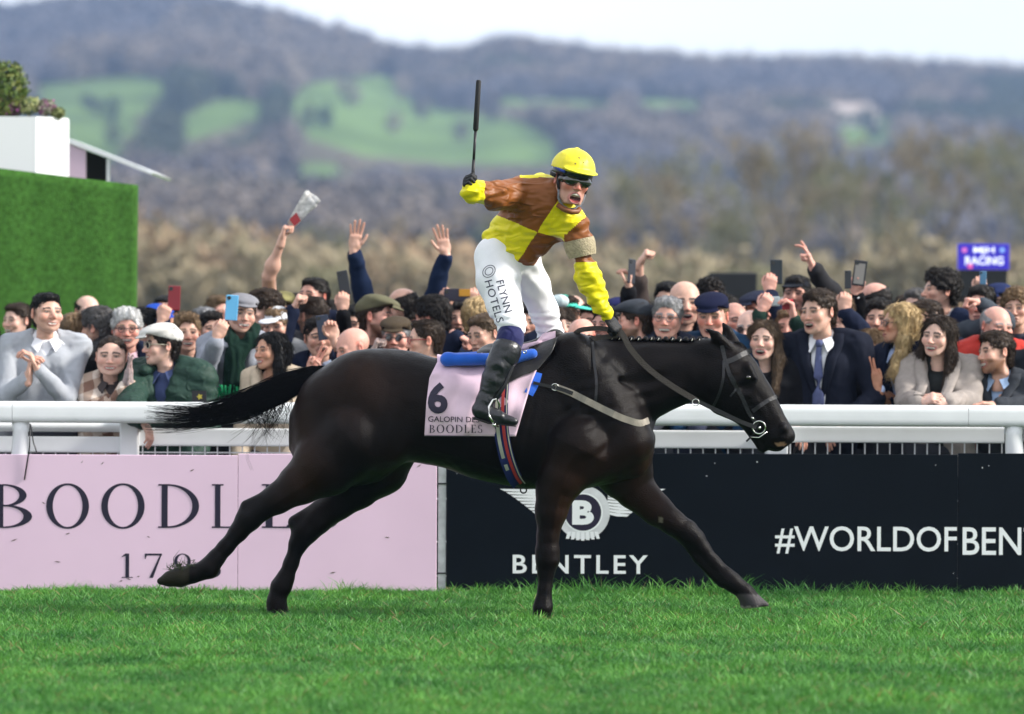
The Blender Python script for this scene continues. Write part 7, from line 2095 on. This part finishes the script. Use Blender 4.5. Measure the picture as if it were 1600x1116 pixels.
person("red-faced man in navy flat cap and green scarf shouting behind the horse's ears", 1113, 494, 3.5, -14, -6, 0, 1.1, 'crop', 'sandy', 3, 'open', fat=0.3, hat='flat', hatc=(0.007, 0.009, 0.030), top=(0.012, 0.04, 0.09), kind='coat', shirt=(0.02, 0.24, 0.10), vdeep=0.2, flush=0.6, by=-8)
person("young woman with straight light brown hair laughing beside the horse's face", 1194, 532, 3.5, -16, 2, 2, 1.02, 'long', 'light', 1, 'open', 'f', top=BLACK, shirt=(0.015, 0.015, 0.02), by=-10, vdeep=0.12, collar=False)
person("young man in dark navy suit, white shirt and blue tie laughing at the rail", 1279, 488, 3.5, -42, 0, -3, 1.12, 'quiff', 'brown', 0, 'open', top=(0.009, 0.011, 0.021), shirt=WHT, tie=(0.085, 0.10, 0.20), by=-14, lean=0.06, sw=0.215, vdeep=0.36,
       arms=[A(-1, (1240, 664, -0.10), 'relax', 'down'), A(1, (1318, 664, -0.12), 'relax', 'down', mirror=True)])
person("blonde woman in sunglasses and navy blazer with her palms pressed together", 1405, 507, 3.6, -76, 4, -2, 1.06, 'wavy', 'blond', 2, 'closed', 'f', glasses=((0.03, 0.03, 0.04), True), top=NAVY, shirt=(0.36, 0.45, 0.68), by=-40, vdeep=0.42, flush=0.5,
       arms=[A(-1, (1371, 607, -0.15), 'flat', (0.5, 0.85, 0), e=(1392, 634, -0.02), dir=(-0.36, -0.1, 0.93), mirror=True, cuff=(0.42, 0.52, 0.74), skin=(0.44, 0.21, 0.13)), A(1, (1373, 606, -0.05), 'flat', 'left', e=(1402, 630, 0.0), dir=(-0.42, -0.2, 0.9), skin=(0.44, 0.21, 0.13))])
person("smiling woman with long brown hair in a greige coat over black top at the rail", 1466, 526, 3.4, -30, 0, 5, 1.06, 'long', 'brown', 1, 'grin', 'f', 0.15, top=(0.30, 0.265, 0.245), kind='coat', shirt=(0.01, 0.012, 0.012), by=-12, vdeep=0.44, collar=False, sw=0.185,
       arms=[A(-1, (1437, 629, -0.28), 'clasp', 'right', e=(1418, 628, -0.05), dir=(0.8, -0.3, 0.35)), A(1, (1478, 629, -0.28), 'clasp', 'left', e=(1515, 628, -0.05), dir=(-0.8, -0.3, 0.25), mirror=True)])
person("ginger-bearded young man in dark grey jacket leaning on the rail at far right", 1556, 552, 3.4, -64, 2, -8, 1.08, 'quiff', 'brown', 0, 'grin', beard=(0.17, 0.075, 0.035), top=(0.036, 0.040, 0.048), shirt=(0.30, 0.42, 0.62), by=-24, lean=0.35, sw=0.21,
       arms=[A(-1, (1556, 634, -0.26), 'relax', 'down', e=(1602, 634, -0.1), dir=(-1, -0.2, 0.15))])
person("spectator in grey at the very left edge of the picture", -18, 545, 3.6, 20, 0, 0, 1, 'short', 'brown', 1, top=GREY, kind='knit')
person("dark-coated spectator standing just beyond the right edge of the picture", 1640, 520, 3.6, -30, 0, 0, 1, 'short', 'dark', 0, top=CHAR)

# ---- second and further rows, left part
person("man with thinning fair hair seen from behind beside the green wall", 116, 520, 4.2, 168, 0, 0, 1.0, 'short', 'sandy', 1, top=NAVY, hang=False)
person("man with greying black hair in black padded jacket turned away to the left", 152, 513, 4.15, -112, -2, 0, 1.05, 'thick', 'salt', 0, top=BLACK, kind='puffer', hang=False)
person("white-haired man with dark glasses frames and navy jacket facing the camera", 198, 514, 4.05, 4, 0, 0, 1.05, 'thick', 'white', 3, 'closed', glasses=((0.03, 0.025, 0.03), False), top=NAVY, shirt=(0.62, 0.42, 0.50), flush=0.4)
person("dark-haired man behind the white-haired man's shoulder, turned right", 228, 512, 4.7, 95, 0, 0, 1.02, 'short', 'black', 0, top=BLACK, hang=False)
person("man in a bright blue cap holding up a red phone", 246, 505, 5.2, 30, 0, 0, 0.95, 'short', 'dark', 0, hat='flat', hatc=(0.015, 0.06, 0.35), top=NAVY, arms=[A(1, (252, 503, -0.6), 'phone', 'away', dir=(0.35, 0, 0.9))])
phone("dark red phone held up left of the fair-haired youth", 272, 466, 4.62, (0.22, 0.015, 0.025), tilt=2)
person("fair-haired youth smiling between the flat cap and the scarf", 292, 520, 4.2, 8, 0, 0, 1.02, 'quiff', 'sandy', 0, 'grin', top=(0.2, 0.2, 0.22), flush=0.4)
person("grey-haired spectator far back above the fair-haired youth", 320, 508, 5.6, 30, 0, 0, 0.95, 'short', 'grey', 3, top=CHAR, hang=False)
person("dark-haired youth peering beside the blue phone", 331, 514, 4.9, 12, 0, 0, 0.92, 'short', 'dark', 0, 'closed', top=NAVY, hang=False)
person("man with thick brown hair in profile behind the grey flat cap", 412, 486, 4.5, -70, 0, 0, 1.08, 'thick', 'brown', 1, top=(0.10, 0.10, 0.11), shirt=WHT, hang=False)
person("spectator in an olive cap left of the raised fist", 441, 486, 5.0, -15, 0, 0, 0.95, 'short', 'brown', 0, hat='flat', hatc=(0.25, 0.23, 0.10), top=NAVY, hang=False)
person("man waving a folded newspaper with a bare forearm", 460, 488, 5.3, -30, 0, 0, 0.98, 'short', 'brown', 0, top=(0.010, 0.013, 0.055), kind='knit', arms=[A(-1, (440, 376, -0.45), 'fist', 'right', e=(420, 432, -0.35), bare=0.95, dir=(0.25, -0.1, 1))])
person("spectator in a white cap beside the dark-haired woman", 434, 510, 4.3, -25, -5, 0, 0.98, 'short', 'sandy', 0, hat='cap', hatc=(0.62, 0.64, 0.68), top=GREY, hang=False)
person("tall dark-haired man with his face behind a raised fist", 490, 464, 5.2, -38, 8, 0, 1.02, 'crop', 'dark', 3, 'closed', top=NAVY, hang=False, flush=0.5)
person("man with faded brown hair seen from behind punching the air", 488, 495, 4.4, -140, 0, 0, 1.02, 'fade', 'brown', 0, top=NAVY, by=-40, arms=[A(-1, (459, 484, -0.1), 'fist', 'right', e=(440, 530, -0.1), dir=(0.35, -0.3, 0.9))])
person("open-mouthed dark-haired man hiding one eye behind his phone", 499, 527, 4.1, 8, 0, -4, 1.05, 'short', 'dark', 0, 'open', top=NAVY, shirt=(0.3, 0.36, 0.5), arms=[A(1, (523, 532, -0.24), 'phone', 'cam', e=(540, 580, -0.1), dir=(-0.25, 0, 1), mirror=True)])
phone("dark phone pressed to the open-mouthed man's eye", 505, 512, 3.94, (0.02, 0.03, 0.06), tilt=-8)
person("dark-haired man holding a black phone high with a white cuff", 553, 508, 4.8, -20, 0, 0, 1.0, 'short', 'black', 0, top=BLACK, arms=[A(-1, (535, 487, -0.3), 'phone', 'away', e=(537, 545, -0.2), dir=(0.08, 0, 1), cuff=WHT)])
phone("black phone held high above the bald man", 537, 442, 4.56, tilt=-10, w=0.066)
person("ginger-bearded man in olive flat cap looking right", 588, 496, 4.3, 72, 2, 6, 1.1, 'crop', 'brown', 3, 'closed', hat='flat', hatc=(0.11, 0.105, 0.065), beard=(0.12, 0.06, 0.035), top=BLACK, flush=0.35)
person("man in brown flat cap and dark sunglasses low above the horse's rump", 619, 528, 3.95, -8, 0, 0, 1.02, 'short', 'grey', 3, hat='flat', hatc=(0.06, 0.045, 0.03), glasses=((0.02, 0.02, 0.02), True), top=CHAR, arms=[A(-1, (583, 553, -0.1), 'fist', 'right', dir=(0.3, -0.2, 0.9), skin=(0.42, 0.33, 0.30))])
person("balding man in navy with both arms thrown up, seen from behind", 627, 480, 5.0, -112, 0, 0, 1.05, 'balding', 'dark', 0, top=(0.007, 0.015, 0.042), by=0,
       arms=[A(-1, (553, 391, -0.1), 'open', 'cam', e=(570, 470, 0.0), dir=(0.12, 0, 1), mirror=False), A(1, (697, 398, -0.1), 'open', 'cam', e=(672, 475, 0.0), dir=(-0.22, 0, 1), mirror=True)])
person("man with thick dark hair turned away between the raised arms", 675, 496, 4.4, -115, -4, 0, 1.08, 'thick', 'dark', 3, top=NAVY, by=-30, arms=[A(1, (715, 525, -0.3), 'fist', 'down', e=(690, 560, -0.25), dir=(0.85, -0.3, -0.4), watch=True)])
person("person filming with a dark phone held sideways", 716, 498, 5.1, 0, 0, 0, 0.95, 'short', 'dark', 0, top=BLACK, arms=[A(-1, (698, 480, -0.3), 'phone', 'away', dir=(0.1, 0, 1)), A(1, (737, 480, -0.3), 'phone', 'away', dir=(0.05, 0, 1), mirror=True)])
ph = phone("dark phone with orange camera corner held sideways", 714, 461, 4.75, (0.018, 0.016, 0.035), w=0.162, h=0.078)
q = P(726, 457.5, 4.74); o = MB().box((q.x - 0.034, q.y - 0.003, q.z - 0.022), (q.x + 0.034, q.y, q.z + 0.022)).build("camera_plate", mat("phone_orange", (0.50, 0.24, 0.02), 0.35), ph); bevel(o, 0.006, 2)
person("blond person seen from behind left of the jockey's thigh", 748, 498, 4.5, 150, 0, 0, 1.05, 'thick', 'blond', 1, top=BLACK, hang=False)

# ---- middle
person("man with raised fist hidden behind the jockey's legs", 822, 505, 5.0, 0, 0, 0, 1.0, 'short', 'dark', 0, top=NAVY, arms=[A(1, (840, 452, -0.2), 'fist', 'left', dir=(0.15, -0.2, 1))])
person("brown-haired woman with open mouth beside the jockey's far knee", 874, 512, 4.0, 20, 4, 6, 1.0, 'bob', 'brown', 1, 'shout', 'f', top=CHAR, hang=False)
g_ = person("person in a turquoise and white peaked cap looking right", 882, 492, 4.6, 58, 0, 0, 1.0, 'short', 'brown', 2, 'closed', hat='cap', hatc=(0.08, 0.55, 0.42), glasses=None, top=NAVY, hang=False)
cc_ = P(874, 471, 4.48); f = Field(np.array(cc_) - 0.12, np.array(cc_) + 0.12, 0.007); f.ell(cc_, (0.06, 0.035, 0.042), 0.01)
V, Q = f.mesh(); mesh_obj("cap_badge", V, Q, cloth_mat((0.5, 0.6, 0.62), 'shirt'), g_)
person("brown-haired spectator behind the yellow sleeve", 925, 503, 4.8, -30, 0, 0, 0.98, 'short', 'brown', 3, top=NAVY, hang=False)
person("black-haired spectator left of the jockey's wrist", 948, 508, 4.3, -40, 0, 0, 0.98, 'short', 'black', 3, top=BLACK, hang=False)
person("person in navy cap raising a black phone behind the dark flat cap", 968, 497, 4.9, 10, 0, 0, 1.0, 'short', 'dark', 0, hat='flat', hatc=(0.015, 0.018, 0.08), top=BLACK, arms=[A(1, (982, 453, -0.2), 'phone', 'left', e=(985, 505, -0.1), dir=(0.12, 0, 1))])
phone("black phone raised next to the clenched fist", 987, 424, 4.68, tilt=6, yaw=55)
person("dark-haired man in brown sleeve punching the air with a clenched fist", 1043, 470, 5.4, -20, 0, 0, 1.0, 'short', 'black', 0, top=(0.055, 0.042, 0.038), kind='coat', arms=[A(-1, (1000, 412, -0.3), 'fist', 'right', e=(998, 475, -0.2), dir=(0.45, -0.3, 0.8), bare=0.35)])
person("big bald bearded man frowning behind the grey-haired man", 1070, 472, 4.3, 6, -4, 0, 1.14, 'bald', 'dark', 0, 'closed', fat=0.25, stub=0.55, top=BLACK, hang=False)
person("dark wavy-haired man behind the navy flat cap", 1110, 468, 5.0, 15, 0, 0, 1.05, 'curly', 'dark', 1, top=NAVY, hang=False)
person("bald man looking right past the horse's ear", 1148, 502, 4.8, 20, 0, 0, 1.02, 'balding', 'brown', 3, top=CHAR, hang=False, flush=0.4)
person("bald man in dark sunglasses behind the laughing young woman", 1172, 515, 4.15, -20, 0, 0, 1.05, 'bald', 'grey', 1, glasses=((0.01, 0.01, 0.015), True), top=WHT, kind='shirt', hang=False)
person("man in dark navy flat cap facing left under the raised black phone", 1186, 487, 4.9, -50, 0, 0, 1.02, 'short', 'dark', 3, hat='flat', hatc=(0.02, 0.024, 0.045), top=NAVY, arms=[A(1, (1201, 458, -0.25), 'phone', 'away', dir=(0.2, 0, 1))])
phone("black phone held high right of the dark screen", 1213, 425, 4.72, (0.01, 0.018, 0.028))
person("person filming with a pale blue camera in both hands", 1232, 512, 4.35, -10, 0, 0, 0.98, 'crop', 'sandy', 3, top=(0.012, 0.03, 0.022), arms=[A(-1, (1189, 487, -0.25), 'phone', 'away', dir=(0.45, 0, 0.85)), A(1, (1240, 497, -0.25), 'phone', 'left', dir=(-0.1, 0, 1), mirror=True)])
cm = phone("small pale blue camera held between two hands", 1207, 471, 4.16, (0.36, 0.46, 0.50), w=0.085, h=0.058, cat="camera")
phone("bright red phone case held sideways beside the pale camera", 1231, 476, 4.14, (0.45, 0.012, 0.03), w=0.066, h=0.064)
person("man in black cap pointing skyward with his dark sleeve raised", 1245, 461, 5.2, -18, 4, 0, 1.02, 'short', 'dark', 3, 'closed', hat='cap', hatc=(0.012, 0.014, 0.02), top=(0.022, 0.022, 0.025), kind='coat', stub=0.4, arms=[A(1, (1270, 418, -0.3), 'point', 'left', e=(1302, 462, -0.1), dir=(-0.35, -0.1, 1), mirror=True)])
person("pale spectator behind the suited man's hair", 1313, 492, 4.7, -30, 0, 0, 1.0, 'short', 'light', 1, top=NAVY, hang=False)
person("young man hidden behind the raised phones, only his cheek showing", 1338, 497, 4.9, -20, 0, 0, 1.0, 'short', 'brown', 3, top=BLACK, hang=False)
person("balding man in black suit holding a large phone high", 1364, 472, 5.2, -100, 0, 0, 1.05, 'balding', 'dark', 3, top=BLACK, by=-20, arms=[A(-1, (1338, 461, -0.4), 'phone', 'cam', e=(1352, 510, -0.3), dir=(-0.05, 0, 1), cuff=WHT)])
phb = phone("large phone in a black rim with grey back held high", 1343, 427, 4.72, (0.012, 0.013, 0.02), w=0.080, h=0.158, tilt=7)
q = P(1343, 427, 4.714); MB().box((-0.030, -0.0015, -0.066), (0.030, 0.0, 0.060), Matrix.Rotation(math.radians(7), 3, 'Y'), q).build("grey_back", mat("phone_grey", (0.22, 0.21, 0.20), 0.3, 0.5), phb)
person("dark-haired man in navy stretching a phone out across the crowd", 1374, 497, 4.3, -15, -4, 0, 1.02, 'short', 'dark', 0, 'closed', top=NAVY, arms=[A(-1, (1319, 488, -0.30), 'phone', 'away', e=(1345, 516, -0.25), dir=(0.12, 0, 1), cuff=WHT)])
phone("slim dark phone seen almost edge-on left of the large phone", 1325, 437, 3.98, w=0.040, h=0.11)
person("brown-haired spectator behind the stretched-out sleeve", 1352, 482, 5.6, -60, 0, 0, 0.98, 'short', 'brown', 3, top=CHAR, hang=False)
person("small fair-haired woman peering from beside the suited man's shoulder", 1362, 545, 3.95, -25, 0, 0, 0.98, 'bob', 'sandy', 2, 'closed', 'f', top=BLACK, hang=False)
phone("phone with a gold rim held low beside the fair-haired woman", 1339, 552, 3.8, (0.02, 0.02, 0.02), w=0.07, h=0.12, tilt=-30)

# ---- right
person("tall man with dark wavy hair and navy suit in profile below the blue sign", 1470, 455, 5.0, -74, 6, 0, 1.12, 'curly', 'dark', 0, 'closed', top=(0.012, 0.018, 0.045), shirt=WHT, by=-45, lean=0.05)
person("brown-haired spectator between the blonde woman and the tall man", 1446, 500, 4.2, -60, 0, 0, 1.02, 'short', 'brown', 0, top=NAVY, hang=False)
person("grey-haired spectator half hidden left of the tall man", 1432, 480, 5.8, -30, 0, 0, 1.0, 'short', 'salt', 1, top=CHAR, hang=False)
person("dark-haired man clenching his watch-wearing fist before his face", 1533, 477, 4.7, -20, 0, 0, 1.04, 'short', 'dark', 3, 'closed', top=(0.05, 0.06, 0.075), arms=[A(-1, (1532, 473, -0.3), 'fist', 'down', e=(1572, 505, -0.25), dir=(-0.95, -0.2, 0.2), watch=True)], flush=0.5)
person("person in navy cap far back holding up a pale blue phone", 1560, 474, 5.6, -30, 0, 0, 1.0, 'short', 'dark', 0, hat='flat', hatc=(0.012, 0.02, 0.07), top=NAVY, arms=[A(-1, (1531, 462, -0.3), 'phone', 'away', dir=(0.1, 0, 1))])
phone("pale blue phone in front of the blue sign's stand", 1536, 439, 5.26, (0.06, 0.17, 0.30), w=0.042, h=0.12)
person("balding grey man with red jacket collar looking down right", 1557, 510, 4.0, 28, -6, 4, 1.06, 'balding', 'grey', 3, 'closed', top=(0.42, 0.03, 0.02), kind='puffer', shirt=(0.02, 0.02, 0.03), vdeep=0.1, flush=0.4)
person("youth with curly fair hair at the right edge", 1588, 482, 4.6, -14, 0, 0, 1.02, 'curly', 'sandy', 0, 'closed', top=NAVY, hang=False)

# ---- rows farther back, only slivers show
bk = np.random.default_rng(12)
for i, xx in enumerate([30, 135, 262, 345, 388, 515, 572, 600, 650, 700, 775, 800, 850, 900, 935, 1015, 1085, 1130, 1160, 1220, 1290, 1330, 1395, 1420, 1500, 1515, 1575, 1610]):
    person("spectator in the back rows, nearly hidden behind the people in front", xx + bk.uniform(-6, 6), 490 + bk.uniform(-4, 12), 6.4 + bk.uniform(0, 1.2), bk.uniform(-60, 40), 0, 0, 0.98, bk.choice(['short', 'thick', 'crop', 'balding', 'back']), bk.choice(['dark', 'brown', 'black', 'grey', 'sandy']), int(bk.integers(0, 4)),
           top=[NAVY, BLACK, CHAR, (0.06, 0.05, 0.04)][int(bk.integers(0, 4))], hang=False, group="spectators in the back rows")

# ---- newspaper
nw = empty("newspaper", P(455, 350, 4.85))
m_np = mat("newsprint", (0.50, 0.49, 0.48), 0.85, 0.1, var=0.45, vscale=38, bump=0.2, bscale=80); m_nr = mat("newsprint_red", (0.42, 0.05, 0.06), 0.8)
for k_, (off, tp1, tp2) in enumerate(((0.0, (478, 297), (500, 317)), (0.012, (481, 295), (501, 315)), (0.02, (475, 300), (496, 321)))):
    a, b = P(449, 349, 4.84 + off), P(458, 356, 4.86 + off); c2, d2 = P(*tp2, 4.80 + off), P(*tp1, 4.86 + off)
    V, F = [], []
    for i in range(9):
        for j in range(7):
            t, u_ = i / 8, j / 6; p = a.lerp(b, u_).lerp(d2.lerp(c2, u_), t); p = p + Vector((0, 0.02 * math.sin(u_ * 3.1 + k_) * t, 0.008 * math.sin(u_ * 5 + t * 3 + k_))); V.append(p)
    F = [(i * 7 + j, i * 7 + j + 1, i * 7 + 8 + j, i * 7 + 7 + j) for i in range(8) for j in range(6)]
    o = mesh_obj("sheet", V, F, m_np, nw); sl = o.modifiers.new("thickness", 'SOLIDIFY'); sl.thickness = 0.0015
a, b, c2, d2 = P(452, 343, 4.83), P(460, 354, 4.83), P(470, 345, 4.82), P(463, 332, 4.82)
mesh_obj("red_panel", [a, b, c2, d2], [(0, 1, 2, 3)], m_nr, nw, False)
tag(nw, "rolled newspaper waved above the crowd at left", "newspaper")
